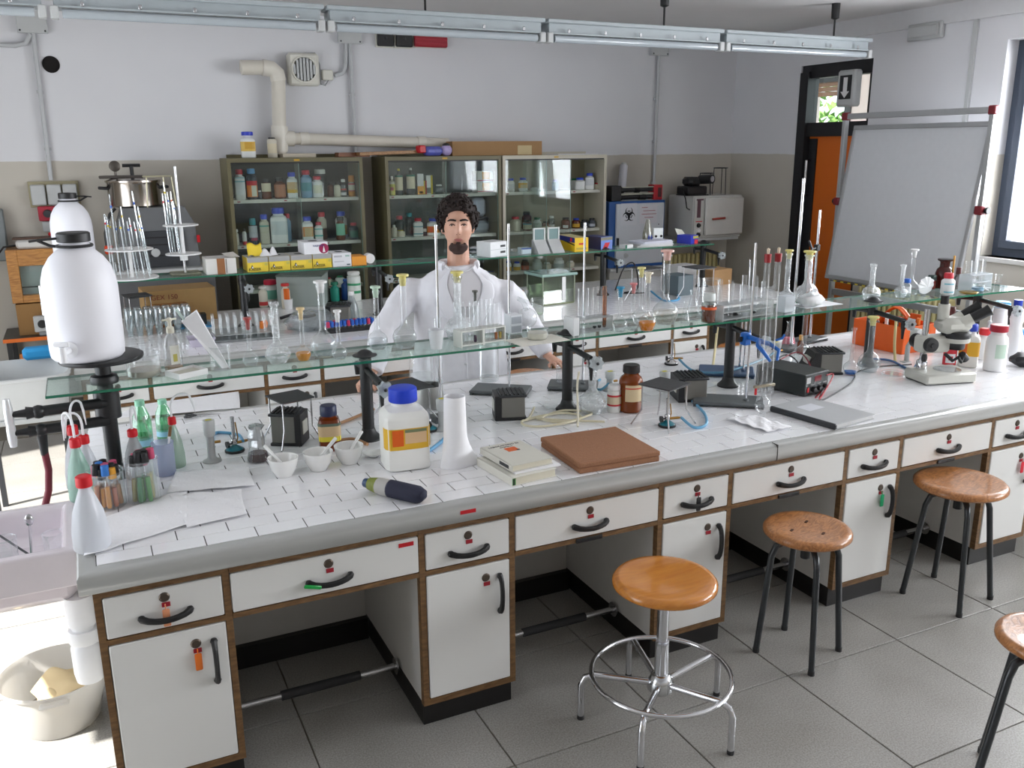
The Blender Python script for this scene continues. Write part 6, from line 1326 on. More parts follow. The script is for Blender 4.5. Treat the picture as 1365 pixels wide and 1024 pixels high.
# aquarium tank
x0b, y0b = 3.252, 6.235; x1b, y1b = 3.545, 6.242
w_, d_, h_ = .3, .24, 0.241
t = thing('glass_tank', 'rectangular glass tank with a white strip on its front', 'tank', ((x0b+x1b)/2+.0, y0b+d_/2, ZT), rad(4)); TG = glass((206, 216, 200), .5, .22); TF = mat((150, 160, 140), .3)
for q in ((-w_/2, -d_/2, w_/2, -d_/2+.006), (-w_/2, d_/2-.006, w_/2, d_/2), (-w_/2, -d_/2+.006, -w_/2+.006, d_/2-.006), (w_/2-.006, -d_/2+.006, w_/2, d_/2-.006)): obj('pane', MB().box(q[0], q[1], .012, q[2], q[3], h_), TG, t, smooth=0)
obj('base', MB().cbox(-w_/2, -d_/2, 0, w_/2, d_/2, .012, .003), mat((130, 140, 104), .4), t, smooth=0)
for sx in (-1, 1):
    for sy in (-1, 1): obj('corner', MB().tube([(sx*w_/2, sy*d_/2, .01), (sx*w_/2, sy*d_/2, h_)], .006, 8), TF, t)
f = [(-w_/2-.012, -d_/2-.012), (w_/2+.012, -d_/2-.012), (w_/2+.012, d_/2+.012), (-w_/2-.012, d_/2+.012)]
obj('rim', MB().tube([(a, b, h_) for a, b in f], .012, 6, closed=True), mat((150, 180, 172), .2), t); obj('lid', MB().cbox(-w_/2-.015, -d_/2-.015, h_+.008, w_/2+.015, d_/2+.015, h_+.013, .001), glass((180, 206, 200), .5, .35), t, smooth=0)
obj('white_strip', MB().cbox(.03, -d_/2-.006, .03, .065, -d_/2, h_-.02, .002), WHITE, t)
# small things right of the tank, behind the flasks
tripod(4.108, 6.026, ZT, 0.277, .2, 'wire stand with a dark plate on the far bench, before the hazard cabinet', .1)
carton(4.564, 6.223, ZT, .17, .2, .17, 'grey-blue apparatus box behind the powder flask', mat((96, 110, 116), .5), .1)
tripod(4.525, 5.888, ZT, 0.273, .2, 'wire stand with a dark plate at the radiator end of the far bench', .1)
erlenmeyer(4.756, 6.432, 0.901, 0.157, 0.059, 'small conical flask with a red-brown drop beside the grey-blue box', (120, 50, 40), .2)
carton(5.225, 6.565, ZT, .24, .2, .14, 'plain brown carton at the end of the far bench', mat((190, 150, 104), .8), .1)
carton(5.133, 6.948, ZT, .24, .16, .14, 'white carton behind the small conical flask', WHITE, .1)
hose([(4.342, 6.295, .93), (4.237, 5.957, .908), (4.389, 5.961, .908), (4.633, 6.374, .908)], .008, (80, 160, 206), 'bright blue hose on the far bench behind the powder flask')
hose([(4.182, 6.616, .91), (4.709, 7.294, 1.0), (4.85, 7.337, 1.02), (4.428, 6.632, .91), (4.15, 6.444, .91), (4.32, 6.353, .91)], .006, (30, 30, 34), 'black cable arching before the hazard cabinet', 'cable', 'cable')
q_ = 2.958, 5.941
erlenmeyer(2.892, 5.809, 0.901, 0.223, 0.089, 'clear conical flask beside the man, before the tank'); beaker(3.057, 5.935, 0.901, 0.119, 0.103, 'clear beaker on the far bench before the tank')
gas_tap(3.248, 6.482, ZT, .1, 'white gas tap behind the clear conical flask', .05)
one('orange_bulb', MB().ball((0, 0, .03), .03, 12), mat((230, 150, 30), .4), 'small orange rubber bulb beside the tank', 'bulb', (3.318, 6.706, ZT))
one('coffee_cup', MB().olathe([(0, .001), (.03, 0), (.036, .08), (.034, .08)], 18), WHITE, 'white cup beside the grey instrument box', 'cup', (1.413, 7.052, ZT))
bottle(2.962, 6.227, 0.901, 0.191, 0.071, 'blue-capped bottle with yellow label at the back of the far bench', (230, 226, 214), (40, 60, 170), [(.2, .7, 1.2, (226, 180, 40))])
# plastic tub and cloth on the sink end of the far bench
t = thing('plastic_basin', 'large grey-white plastic basin at the sink end of the far bench', 'basin', (-.42, 5.78, .66), 0)
m = MB(); a_, b_ = .26, .28
for (s, z) in ((.88, 0), (.9, .01), (1, .215), (1.045, .22), (1.045, .235), (.99, .238), (.97, .2), (.87, .015)):
    pts = []
    for k in range(32):
        a = 2*pi*k/32; e = 5; rr = 1/((abs(cos(a))**e+abs(sin(a))**e)**(1/e)); pts.append((a_*s*rr*cos(a), b_*s*rr*sin(a), z))
    m.v += pts
n = 32
for k in range(7): m.f += [(k*n+i, k*n+(i+1) % n, (k+1)*n+(i+1) % n, (k+1)*n+i) for i in range(n)]
m.f += [tuple(range(n-1, -1, -1)), tuple(7*n+i for i in range(n))]
obj('body', m, mat((206, 208, 208), .45), t, smooth=40)
t = thing('basin_stand', 'dark stand carrying the grey-white plastic basin', 'stand', (-.42, 5.78, 0)); obj('top', MB().cbox(-.24, -.26, .63, .24, .26, .659, .004), LGREY, t, smooth=0)
for sx in (-1, 1):
    for sy in (-1, 1): obj('leg', MB().box(sx*.2-.015, sy*.2-.015, 0, sx*.2+.015, sy*.2+.015, .63), DARK, t, smooth=0)
q = crumple(31, .012)
one('blue_cloth', MB().cbox(-.13, -.05, -.012, .13, .05, .06, .02), mat((40, 140, 196), .85, bump=.5, scale=60), 'bright blue folded cloth lying over the rim of the plastic basin', 'cloth', (-0.3+.02, 6.02, .913), .06)

# ================================================================ glazed cabinets on the back wall
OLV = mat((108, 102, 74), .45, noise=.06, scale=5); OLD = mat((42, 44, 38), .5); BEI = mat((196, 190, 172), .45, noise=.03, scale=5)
SHF = mat((206, 206, 196), .5); CGL = glass((243, 247, 245), .5, .04)
SZ = [.9, 1.305, 1.70]
def glazed(label, xa, xb, m, inner, doors, htop=2.055):
    w = xb-xa; t = thing('glazed_cabinet', label, 'cabinet', (xa, 8.1, 0), 0, 'glazed chemical cabinets'); d = .42; s = .03
    obj('side', MB().box(0, 0, 0, s, d, htop), m, t, smooth=0); obj('side', MB().box(w-s, 0, 0, w, d, htop), m, t, smooth=0)
    obj('top', MB().box(s, 0, htop-.035, w-s, d, htop), m, t, smooth=0); obj('base', MB().box(s, 0, 0, w-s, d, .45), m, t, smooth=0)
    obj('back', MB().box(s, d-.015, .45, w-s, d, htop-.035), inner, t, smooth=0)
    obj('back_rail', MB().box(.06, d-.02, htop, w-.02, d, htop+.03), m, t, smooth=0)
    for k, z in enumerate(SZ): 
        sh = obj('shelf', MB().cbox(s, .07, z-.03, w-s, d-.016, z, .002), SHF, t, smooth=0)
        for q in (.06, .4, .7): obj('shelf_tag', MB().box(w*q, .068, z-.02, w*q+.025, .07, z-.01), mat((150, 40, 50), .5), sh, smooth=0)
    for k, (a, b, y) in enumerate(doors):
        p = obj('sliding_pane', MB().box(s+(w-2*s)*a, y, .46, s+(w-2*s)*b, y+.005, htop-.04), CGL, t, smooth=0)
        obj('edge_strip', MB().box(s+(w-2*s)*b-.004, y-.001, .46, s+(w-2*s)*b, y+.006, htop-.04), mat((150, 176, 168), .2), p, smooth=0)
    obj('track', MB().box(s, .008, .45, w-s, .04, .462).box(s, .008, htop-.047, w-s, .04, htop-.035), BLACK, t, smooth=0)
    obj('yellow_tag', MB().box(w*.48, -.001, htop-.026, w*.48+.05, 0, htop-.012), mat((206, 160, 40), .5), t)
    return t
K = [(1.218-.03, 2.381), (2.595, 3.776), (3.792, 4.982)]
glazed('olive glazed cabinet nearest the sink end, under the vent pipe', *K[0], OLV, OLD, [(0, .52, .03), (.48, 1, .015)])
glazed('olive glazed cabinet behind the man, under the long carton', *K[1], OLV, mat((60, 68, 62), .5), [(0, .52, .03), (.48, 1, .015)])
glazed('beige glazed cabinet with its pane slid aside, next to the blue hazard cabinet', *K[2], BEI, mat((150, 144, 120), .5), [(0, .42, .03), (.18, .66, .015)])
# contents: cap colour, body, label, place
W_, TR = (232, 234, 232), (196, 206, 208)
nm = {'r': ((200, 40, 60), 'red-capped'), 'b': ((46, 76, 200), 'blue-capped'), 's': ((90, 150, 200), 'sky-capped'), 'k': ((30, 28, 30), 'black-capped'), 't': ((30, 140, 150), 'teal-capped'), 'g': ((30, 120, 80), 'green-capped'), 'o': ((220, 150, 70), 'orange-capped'), 'w': ((230, 230, 226), 'white-capped'), 'y': ((206, 190, 40), 'yellow-capped')}
body = {'w': (W_, 0, 'white jar'), 'a': ((110, 54, 26), .85, 'amber bottle'), 'd': ((60, 66, 76), 0, 'dark bottle'), 'c': (TR, True, 'clear bottle'), 'B': ((120, 160, 190), 0, 'pale blue bottle'), 'G': ((40, 52, 50), 0, 'dark green bottle'), 'n': ((200, 196, 176), 0, 'cream jar')}
def cbot(a, cap, bd, lab, where, sq=0, caph=.16, capw=.7, neck=.6, sh=.8):
    c, g, n = body[bd]; cc, cn_ = nm[cap]
    bottle(*a, '%s %s %s' % (cn_, n, where), c, cc, lab, sq, gl=g, caph=caph, capw=capw, neck=neck, shoulder=sh, group='chemical bottles in the glazed cabinets')
L1 = lambda c, z0=.25, z1=.7: [(z0, z1, 1.2, c)]
BL = (120, 180, 190); YE = (214, 170, 50); OR_ = (226, 130, 40); CR_ = (214, 204, 176); GN = (120, 190, 160)
# first cabinet, upper shelf
cbot((1.303, 8.24, 1.701, 0.26, 0.088), 'r', 'w', [(.2, .9, 1.2, (226, 230, 232)), (.7, .74, 1.2, BL, 0, 1), (.85, .88, 1.2, BL, 0, 1)], 'at the near end of the first cabinet, upper shelf', 5)
cbot((1.406, 8.24, 1.701, 0.265, 0.095), 's', 'd', [(.1, .55, 1.2, OR_), (.55, .72, 1.2, (200, 40, 50)), (.12, .54, .5, (206, 206, 186), .4, 1)], 'with a red and orange label, first cabinet')
cbot((1.529, 8.24, 1.701, 0.172, 0.084), 'k', 'a', [(.45, .95, 1.2, CR_)], 'with a cream label on its shoulder, upper shelf of the first cabinet')
cbot((1.649, 8.24, 1.701, 0.183, 0.104), 'k', 'a', L1((170, 110, 76), .1, .8), 'with a faded brown label, upper shelf of the first cabinet')
cbot((1.759, 8.24, 1.701, 0.227, 0.092), 'b', 'w', [(.25, .62, 1.2, YE), (.4, .75, .9, (206, 176, 130), .1, 1)], 'with a yellow label, upper shelf of the first cabinet', 5)
cbot((1.888, 8.24, 1.701, 0.244, 0.099), 'r', 'B', [(.3, .66, 1.1, (70, 140, 150))], 'with a teal label, upper shelf of the first cabinet')
cbot((1.987, 8.24, 1.701, 0.189, 0.1), 'r', 'w', [(.25, .7, 1.0, (222, 222, 200))], 'rounded, beside the pale blue bottle in the first cabinet')
cbot((2.123, 8.3, 1.701, 0.131, 0.061), 'k', 'a', None, 'plain, in the shade behind the upper shelf of the first cabinet')
cbot((2.171, 8.24, 1.701, 0.132, 0.061), 'k', 'n', None, 'squat, with no label, upper shelf of the first cabinet')
cbot((2.229, 8.24, 1.701, 0.158, 0.054), 'w', 'c', [(.1, .3, 1.4, (226, 226, 226)), (.45, .55, 1.4, (190, 60, 50))], 'with a red band, upper shelf of the first cabinet')
cbot((2.308, 8.24, 1.701, 0.19, 0.061), 'o', 'n', [(.0, .35, 1.4, (206, 140, 60)), (.36, .42, 1.4, (180, 50, 70)), (.8, .9, 1.4, (180, 50, 70))], 'banded orange, at the far end of the first cabinet upper shelf', caph=.3, capw=.9)
cbot((1.213, 8.24, 1.701, 0.095, 0.031), 'w', 'n', None, 'tiny, in the corner of the first cabinet upper shelf')
cbot((1.469, 8.24, 1.701, 0.076, 0.038), 'w', 'd', None, 'tiny, between the orange-labelled and cream-labelled bottles')
cbot((2.052, 8.38, 1.701, 0.246, 0.122), 'w', 'c', None, 'large, standing behind the rounded jar in the first cabinet', capw=.8)
# first cabinet, middle shelf
cbot((1.228, 8.24, 1.306, 0.138, 0.057), 'w', 'n', None, 'small and plain, near end of the first cabinet middle shelf', capw=.9)
cbot((1.306, 8.24, 1.306, 0.142, 0.038), 'k', 'w', [(0, .25, 1.5, (206, 60, 60))], 'slim with a red foot, middle shelf of the first cabinet')
cbot((1.385, 8.24, 1.306, 0.231, 0.077), 't', 'd', [(.35, .95, 1.2, (186, 190, 196)), (.2, .34, .8, (170, 50, 80), .2)], 'with a grey label, middle shelf of the first cabinet', sh=.75, caph=.25)
cbot((1.486, 8.24, 1.306, 0.26, 0.084), 'b', 'n', [(.7, .76, 1.2, (90, 160, 150))], 'with a teal line, middle shelf of the first cabinet', 5)
cbot((1.616, 8.24, 1.306, 0.315, 0.15), 'b', 'w', [(.3, .75, .9, (206, 214, 216), .1)], 'largest of the first cabinet, middle shelf', 5)
cbot((1.713, 8.34, 1.306, 0.252, 0.067), 'r', 'B', None, 'peeping from behind the largest jar of the first cabinet')
cbot((1.874, 8.24, 1.306, 0.226, 0.1), 'b', 'w', [(.25, .72, 1.2, OR_), (.25, .68, .8, (212, 186, 140), .3, 1)], 'with an orange label, middle shelf of the first cabinet', 5)
cbot((1.975, 8.24, 1.306, 0.174, 0.074), 'r', 'w', [(.3, .4, 1.1, (110, 190, 180)), (.72, .8, 1.1, (110, 190, 180))], 'small with teal lines, next to the orange-labelled jar', 5)
cbot((2.037, 8.36, 1.306, 0.253, 0.089), 'r', 'n', [(.0, .5, 1.4, (100, 60, 40))], 'tall and half brown, rear of the first cabinet middle shelf')
cbot((2.181, 8.24, 1.306, 0.214, 0.089), 'k', 'a', [(.25, .85, 1.1, GN)], 'with a mint label, middle shelf of the first cabinet', sh=.72)
cbot((2.223, 8.36, 1.306, 0.254, 0.111), 'b', 'w', [(.2, .6, 1.2, YE)], 'tall, behind the mint-labelled bottle of the first cabinet')
cbot((2.306, 8.24, 1.306, 0.154, 0.083), 'r', 'd', [(.15, .65, 1.2, (60, 110, 96))], 'squat, at the far end of the first cabinet middle shelf')
# lower shelf, seen under the far glass shelf
cbot((1.763, 8.24, 0.901, 0.108, 0.081), 'b', 'w', None, 'on the low shelf of the first cabinet, below the glove boxes')
cbot((2.034, 8.24, 0.901, 0.062, 0.076), 'r', 'n', None, 'on the low shelf of the first cabinet, behind the instrument box')
cbot((2.149, 8.24, 0.901, 0.069, 0.083), 'g', 'w', None, 'on the low shelf of the first cabinet, far end')
# second cabinet
cbot((2.699, 8.24, 1.701, 0.176, 0.056), 'w', 'n', [(0, .7, 1.4, (190, 180, 60)), (.3, .5, .5, (170, 60, 50), 0, 1)], 'with a yellow-green wrapper, near end of the second cabinet', capw=.4, neck=.3)
cbot((2.768, 8.24, 1.701, 0.244, 0.077), 'y', 'G', [(.2, .78, 1.2, CR_), (.74, .82, 1.2, (30, 110, 90), 0, 1)], 'with a cream label, beside the yellow-green wrapper', caph=.08, capw=.3, neck=.3, sh=.62)
cbot((2.888, 8.24, 1.701, 0.249, 0.085), 'w', 'G', [(.25, .76, 1.2, CR_), (.74, .82, 1.2, (30, 110, 90), 0, 1)], 'with a cream label, beside the slim orange carton', caph=.08, capw=.3, neck=.3, sh=.62)
def cbox_(a, label, col, front): 
    x, y, z, h, w = a; carton(x, y+.03, z, w, .07, h, label, mat(col, .5), front=front, group='cartons in the second cabinet')
cbox_((2.984, 8.24, 1.701, 0.192, 0.064), 'slim white and orange carton in the second cabinet', (216, 216, 216), [(0, 1, 0, .4, (226, 160, 60)), (.3, .8, .05, .15, (230, 230, 210))])
cbox_((3.075, 8.24, 1.701, 0.176, 0.065), 'white carton with a grey photo and yellow edge in the second cabinet', (222, 222, 222), [(.7, 1, 0, 1, (206, 180, 40)), (0, .7, .05, .35, (120, 120, 116))])
cbox_((3.032, 8.24, 1.701, 0.128, 0.029), 'thin red and yellow packet between two cartons of the second cabinet', (196, 180, 50), [(.4, 1, 0, 1, (170, 50, 40))])
cbot((3.173, 8.24, 1.701, 0.089, 0.08), 'w', 'c', None, 'with grey powder, beside the cartons of the second cabinet')
x, y, z, h, w = 3.666, 8.24, 1.701, 0.107, 0.186
for k in range(2):
    carton(x, y+.05, z+k*(h*.98+.0), w, .14, h*.95, ['white carton with an orange panel, lower of two in the second cabinet', 'white carton with an orange panel, upper of two in the second cabinet'][k], mat((222, 222, 216), .5), front=[(.28, .72, .22, .95, (230, 160, 40)), (.34, .66, .45, .55, (236, 226, 206)), (.0, 1, .08, .16, (190, 30, 56))], group='orange-panelled cartons')
x, y, z, h, w = 3.515, 8.24, 1.701, 0.225, 0.044
cyl(x-.03, y, z, h*.8, .03, 'thin glass column on the upper shelf of the second cabinet'); cyl(x-.1, y, z, h*.75, .012, 'thin glass rod with a white bulb on the upper shelf of the second cabinet')
cbot((2.702, 8.24, 1.306, 0.116, 0.057), 'w', 'n', None, 'slim and pale, near end of the second cabinet middle shelf', capw=.5)
cbot((2.791, 8.34, 1.306, 0.192, 0.087), 'r', 'G', None, 'dim, behind the yellow-capped jar of the second cabinet')
cbot((2.767, 8.24, 1.306, 0.064, 0.086), 'y', 'w', [(.1, .9, 1.2, CR_)], 'small and cream-labelled, middle shelf of the second cabinet', caph=.1)
cbot((2.892, 8.34, 1.306, 0.217, 0.08), 't', 'c', None, 'tall, rear of the second cabinet middle shelf')
cbot((2.947, 8.24, 1.306, 0.171, 0.094), 'r', 'w', [(.14, .2, 1.2, (40, 150, 160)), (.62, .68, 1.2, (40, 150, 160))], 'with two teal lines, middle shelf of the second cabinet', 5)
x, y, z, h, w = 2.871, 8.24, 1.306, -0.005, 0.065
one('plastic_cup', MB().olathe([(0, .001), (w*.38, 0), (w*.5, h), (w*.46, h)], 20), mat((190, 200, 196), .5), 'little pale cup before the teal-lined jar, second cabinet', 'cup', (x, y-.05, z))
cbot((3.012, 8.24, 1.306, 0.067, 0.044), 'w', 'd', None, 'small and dark between two white jars of the second cabinet', caph=.4, capw=.9)
cbot((3.109, 8.24, 1.306, 0.164, 0.131), 'b', 'w', [(.22, .66, 1.2, (206, 130, 30)), (.24, .64, .3, (226, 96, 40), -.4, 1)], 'with an orange label, partly behind the head of the man', 5)
x, y, z, h, w = 3.648, 8.24, 1.306, 0.342, 0.149
m = MB().cbox(-w/2, -.06, 0, w/2, .06, h, .02)
t = thing('shop_towel_pack', 'folded grey cloth bundle in the second cabinet by the shoulder of the man', 'bundle', (x-.03, y+.09, z)); obj('upper_fold', MB().cbox(-.07, -.07, .16, .07, .07, h, .03), mat((176, 182, 200), .7), t); obj('lower_fold', MB().cbox(-.085, -.08, .0, .1, .08, .12, .03), mat((156, 164, 176), .7), t); obj('strap', MB().cbox(-.075, -.075, .12, .085, .075, .155, .01), BLACK, t)
# second cabinet low shelf
for k, (c, b_, wh) in enumerate((('t', 'G', 'near end'), ('w', 'w', 'beside the teal-capped one'), ('b', 'w', 'behind the shoulder of the man'))):
    x, y, z, h, w = [(2.704, 8.24, 0.901, 0.032, 0.101), (2.64, 8.24, 0.901, -0.022, 0.065), (3.719, 8.24, 0.901, 0.011, 0.092)][k]; cbot((x, y, z, h, w), c, b_, L1(CR_), 'low in the second cabinet, '+wh)
# third cabinet
cbot((3.947, 8.24, 1.701, 0.131, 0.075), 'b', 'w', L1((206, 210, 214)), 'at the near end of the third cabinet upper shelf', 5)
cbot((4.082, 8.24, 1.701, 0.135, 0.091), 'b', 'w', [(.3, .75, 1.2, (226, 170, 60)), (.3, .6, .7, (212, 190, 150), .2, 1)], 'with an orange label in the third cabinet', 5)
cbot((4.209, 8.24, 1.701, 0.036, 0.084), 'w', 'w', None, 'low and plain behind the reflecting pane of the third cabinet')
cbot((4.452, 8.24, 1.701, 0.106, 0.069), 'b', 'B', None, 'behind the reflecting pane of the third cabinet')
cbot((4.744, 8.24, 1.701, 0.122, 0.109), 'b', 'w', None, 'broad, in the open part of the third cabinet', 5)
cbot((4.861, 8.24, 1.701, 0.166, 0.094), 'b', 'w', L1((210, 214, 216), .3, .8), 'tall and slim, in the open part of the third cabinet', 5)
cbot((4.945, 8.24, 1.701, 0.065, 0.055), 'r', 'n', None, 'small, at the open end of the third cabinet')
cbot((4.741, 8.36, 1.701, 0.112, 0.071), 'g', 'w', None, 'half hidden behind the broad jar of the third cabinet')
cbot((3.995, 8.24, 1.306, 0.145, 0.107), 'r', 'n', None, 'large, near end of the third cabinet middle shelf')
cbot((4.183, 8.36, 1.306, 0.184, 0.101), 'k', 'a', None, 'dusty, at the rear of the third cabinet middle shelf')
cbot((4.131, 8.24, 1.306, 0.102, 0.092), 'k', 'a', [(.2, .75, 1.2, CR_), (.72, .84, 1.2, (70, 160, 180), 0, 1)], 'with a blue-topped label, third cabinet middle shelf')
cbot((4.244, 8.24, 1.306, 0.128, 0.093), 'g', 'w', [(.1, .7, 1.2, (206, 210, 196))], 'with a green shoulder, third cabinet middle shelf', sh=.6)
cbot((4.34, 8.24, 1.306, 0.086, 0.07), 'k', 'a', [(.1, .5, 1.2, CR_)], 'small with a low cream label, third cabinet middle shelf')
cbot((4.41, 8.24, 1.306, 0.137, 0.07), 'w', 'c', [(.1, .45, 1.2, (220, 220, 214))], 'slender with a white label, third cabinet middle shelf')
cbot((4.579, 8.24, 1.306, 0.116, 0.094), 'k', 'a', [(.1, .4, .6, (210, 210, 206))], 'dark, behind the pane edge of the third cabinet')
cbot((4.705, 8.24, 1.306, 0.103, 0.087), 'b', 'a', [(.15, .55, 1.1, YE)], 'with a yellow label, open part of the third cabinet')
cbot((4.805, 8.24, 1.306, 0.084, 0.087), 'k', 'd', [(.05, .25, .5, (226, 226, 226), .3)], 'black and shiny, open part of the third cabinet')
cbot((4.897, 8.24, 1.306, 0.096, 0.079), 'k', 'd', [(.15, .5, 1.1, (190, 196, 206))], 'with a pale label, at the open end of the third cabinet')
cbot((4.964, 8.24, 1.306, -0.002, 0.056), 'w', 'n', None, 'stubby, last on the third cabinet middle shelf', capw=.9)
for k, a in enumerate(((3.906, 8.24, 0.901, 0.106, 0.077), (4.009, 8.24, 0.901, 0.093, 0.077), (4.104, 8.24, 0.901, 0.11, 0.085), (4.244, 8.24, 0.901, 0.102, 0.102), (4.359, 8.24, 0.901, 0.064, 0.094), (4.502, 8.24, 0.901, 0.103, 0.111), (4.638, 8.24, 0.901, 0.063, 0.095))):
    c, b_, l, wh = [('b', 'w', YE, 'first'), ('b', 'w', YE, 'second'), ('k', 'a', (190, 80, 40), 'third'), ('w', 'w', None, 'fourth'), ('w', 'n', None, 'fifth'), ('w', 'w', (180, 190, 190), 'sixth'), ('w', 'n', None, 'seventh')][k]
    cbot(a, c, b_, [(.1, .55, 1.2, l)] if l else None, '%s along the low shelf of the third cabinet' % wh)
# on top of the cabinets
ZK = 2.056
bottle(1.41, 8.3, ZK, 0.224, .125, 'white jar with blue cap and yellow label on top of the first cabinet', W_, (40, 60, 190), [(.3, .72, 1.1, (226, 190, 90)), (.4, .7, .6, (206, 160, 60), .2, 1)], sq=5, caph=.14, capw=.78)
bottle(1.619, 8.3, ZK, 0.175, .085, 'pale jar with a thin black cap on top of the first cabinet, by the pipe', (206, 200, 184), (26, 24, 26), [(.25, .75, 1.1, (214, 204, 176))], caph=.07, capw=.7, neck=.7, shoulder=.9)
one('plank', MB().cbox(-.16, -.09, 0, .14, .09, .035, .003), mat((206, 196, 178), .7), 'pale flat board on top of the first cabinet', 'board', (1.862, 8.36, ZK), 0, smooth=0)
one('plank', MB().cbox(-.15, -.06, 0, .15, .06, .04, .003), wood((150, 90, 50), (110, 62, 34)), 'short reddish wooden block where the first and second cabinets meet', 'board', (2.348, 8.3, ZK), .05, smooth=0)
one('plank', MB().cbox(-.42, -.05, 0, .42, .05, .03, .003).rot(rad(-1.5), 'Y').move(0, 0, .02), wood((176, 132, 84), (140, 100, 60), (14, 2, 14)), 'long wooden lath lying across the gap between the cabinets', 'board', (2.789, 8.2, ZK+.002), .03, smooth=0)
xa, xb = 3.31, 4.283
c = carton((xa+xb)/2, 8.34, ZK, xb-xa, .26, 0.136, 'long brown cardboard carton on top of the second cabinet', mat((164, 128, 88), .8, noise=.05), front=[(.72, .88, .05, .7, (196, 176, 130))])
t = thing('purple_packet', 'crumpled purple and white packet at the end of the long carton', 'packet', (3.227, 8.16, ZK), .1)
obj('bag', MB().ball((0, 0, .055), .07, 14, (.85, .6, .78)), mat((176, 160, 206), .4, noise=.3, scale=30, bump=.5), t); obj('printed_bag', MB().cbox(-.24, -.05, .005, -.05, .06, .09, .03), mat((90, 96, 180), .45, noise=.5, scale=25), t); obj('black_top', MB().ball((0, 0, .1), .035, 10, (1.2, .8, .6)), BLACK, t); obj('red_lid', MB().cbox(-.3, -.04, .03, -.23, .05, .1, .01), RED, t)
one('paper_sheet', MB().cbox(-.24, -.12, 0, .24, .12, .008, .001), PAPER, 'flat papers on top of the beige cabinet', 'paper', (4.704, 8.33, ZK), .02, smooth=0)
# blue hazard cabinet
xa, xb = 5.125, 5.746
zt = 1.571; zb = 0.87
t = thing('hazard_cabinet', 'blue steel cabinet with a white door and a black biohazard emblem', 'cabinet', (xa, 8.12, zb)); w_, h_ = xb-xa, zt-zb; HB = mat((34, 84, 150), .4)
obj('body', MB().cbox(-.08, .02, 0, w_+.01, .41, h_, .004), HB, t, smooth=0); obj('door', MB().cbox(0, -.012, .03, w_-.02, .02, h_-.025, .004), mat((206, 210, 216), .4), t, smooth=0); obj('latch', MB().cbox(.0, -.04, h_*.34, .02, -.012, h_*.46, .004), BLACK, t)
emb = MB()
def arc(cx_, cz_, R0, a0, a1, w0, w1, n=16):
    V = []; F = []
    for i in range(n+1):
        u = i/n; a = a0+(a1-a0)*u; wd = w0+(w1-w0)*abs(2*u-1)
        for s in (-1, 1): V.append((cx_+(R0+s*wd)*cos(a), -.0135, cz_+(R0+s*wd)*sin(a)))
    for i in range(n): F.append((2*i, 2*i+2, 2*i+3, 2*i+1))
    emb.add(V, F)
ex_, ez_ = w_*.24, h_*.80; u_ = .055
for k in range(3):
    a = pi/2+k*2*pi/3; cx_, cz_ = ex_+u_*.72*cos(a), ez_+u_*.72*sin(a); arc(cx_, cz_, u_*.72, a+rad(28)-2*pi+rad(0), a-rad(28), .0135, .001, 24); 
    arc(ex_, ez_, u_*.72, a-rad(26), a+rad(26), .005, .005, 10)
obj('hazard_emblem', emb, mat((24, 24, 30), .6), t, smooth=0)
obj('emblem_sheet', MB().box(ex_-.1, -.0128, ez_-.11, ex_+.1, -.0122, ez_+.12), mat((212, 214, 220), .6), t)
n_ = obj('note', MB().box(w_*.46, -.0135, h_*.66, w_*.82, -.0122, h_*.93), mat((214, 212, 218), .6), t)
for k, (a, b) in enumerate(((.5, .62), (.53, .78), (.5, .8), (.56, .74))): obj('handwriting', MB().box(w_*a, -.0145, h_*(.895-.05*k), w_*b, -.0136, h_*(.905-.05*k)), mat((170, 110, 120), .6), n_)
lo = obj('lower_door', MB().cbox(.0, -.012, -.0, w_-.02, .02, .03, .003), HB, t, smooth=0); obj('dial', MB().lathe([(.028, 0), (.02, .02), (0, .022)], 14).rot(rad(90), 'X').move(w_*.2, -.012, .13), LGREY, t)
t2 = thing('cabinet_stand', 'grey metal counter carrying the hazard cabinet', 'counter', (xa, 8.12, 0)); obj('top', MB().cbox(-.085, -.05, zb-.03, w_+.1, .42, zb-.001, .004), LGREY, t2, smooth=0); obj('front', MB().box(-.08, -.02, .08, w_+.08, .4, zb-.03), mat((196, 196, 192), .5), t2, smooth=0); obj('plinth', MB().box(-.075, .02, 0, w_+.06, .38, .08), PLI, t2, smooth=0)
# instruments on the hazard cabinet
zz = zt+.001
for k, (px, dz, ln, l) in enumerate(((848, 0, .3, 'lower long black viewing tube on the hazard cabinet'), (872, 0, .22, 'lower short black viewing tube beside the red box'), (846, .075, .2, 'upper black viewing tube lying across the lower one'), (866, .075, .24, 'upper slim black viewing tube by the red box'))):
    x = [5.373, 5.594, 5.342, 5.553][k]
    t = thing('viewing_tube', l, 'instrument', (x, 8.22, zz+dz), 0, 'black viewing tubes'); obj('barrel', MB().tube([(-ln/2, 0, .036), (ln/2, 0, .036)], .022, 12), [BLACK, DARK][k % 2], t)
    for e in (-1, 1): obj('end_ring', MB().tube([(e*ln/2-.02, 0, .036), (e*ln/2+.02, 0, .036)], .034, 14), BLACK, t)
    obj('rail', MB().cbox(-ln/2, -.03, .06, ln/2, -.018, .072, .002).cbox(-ln/2, -.03, 0, ln/2, .03, .006, .002), mat((196, 196, 180), .4), t)
t = thing('slide_rule_bundle', 'white cylinder leaning on the wall above the hazard cabinet', 'cylinder', (5.33, 8.36, zz)); obj('tube', MB().tube([(0, 0, .03), (.09, .1, .36)], .045, 16), mat((206, 206, 214), .5), t); obj('end', MB().tube([(.088, .098, .355), (.096, .106, .385)], .03, 14), LGREY, t)
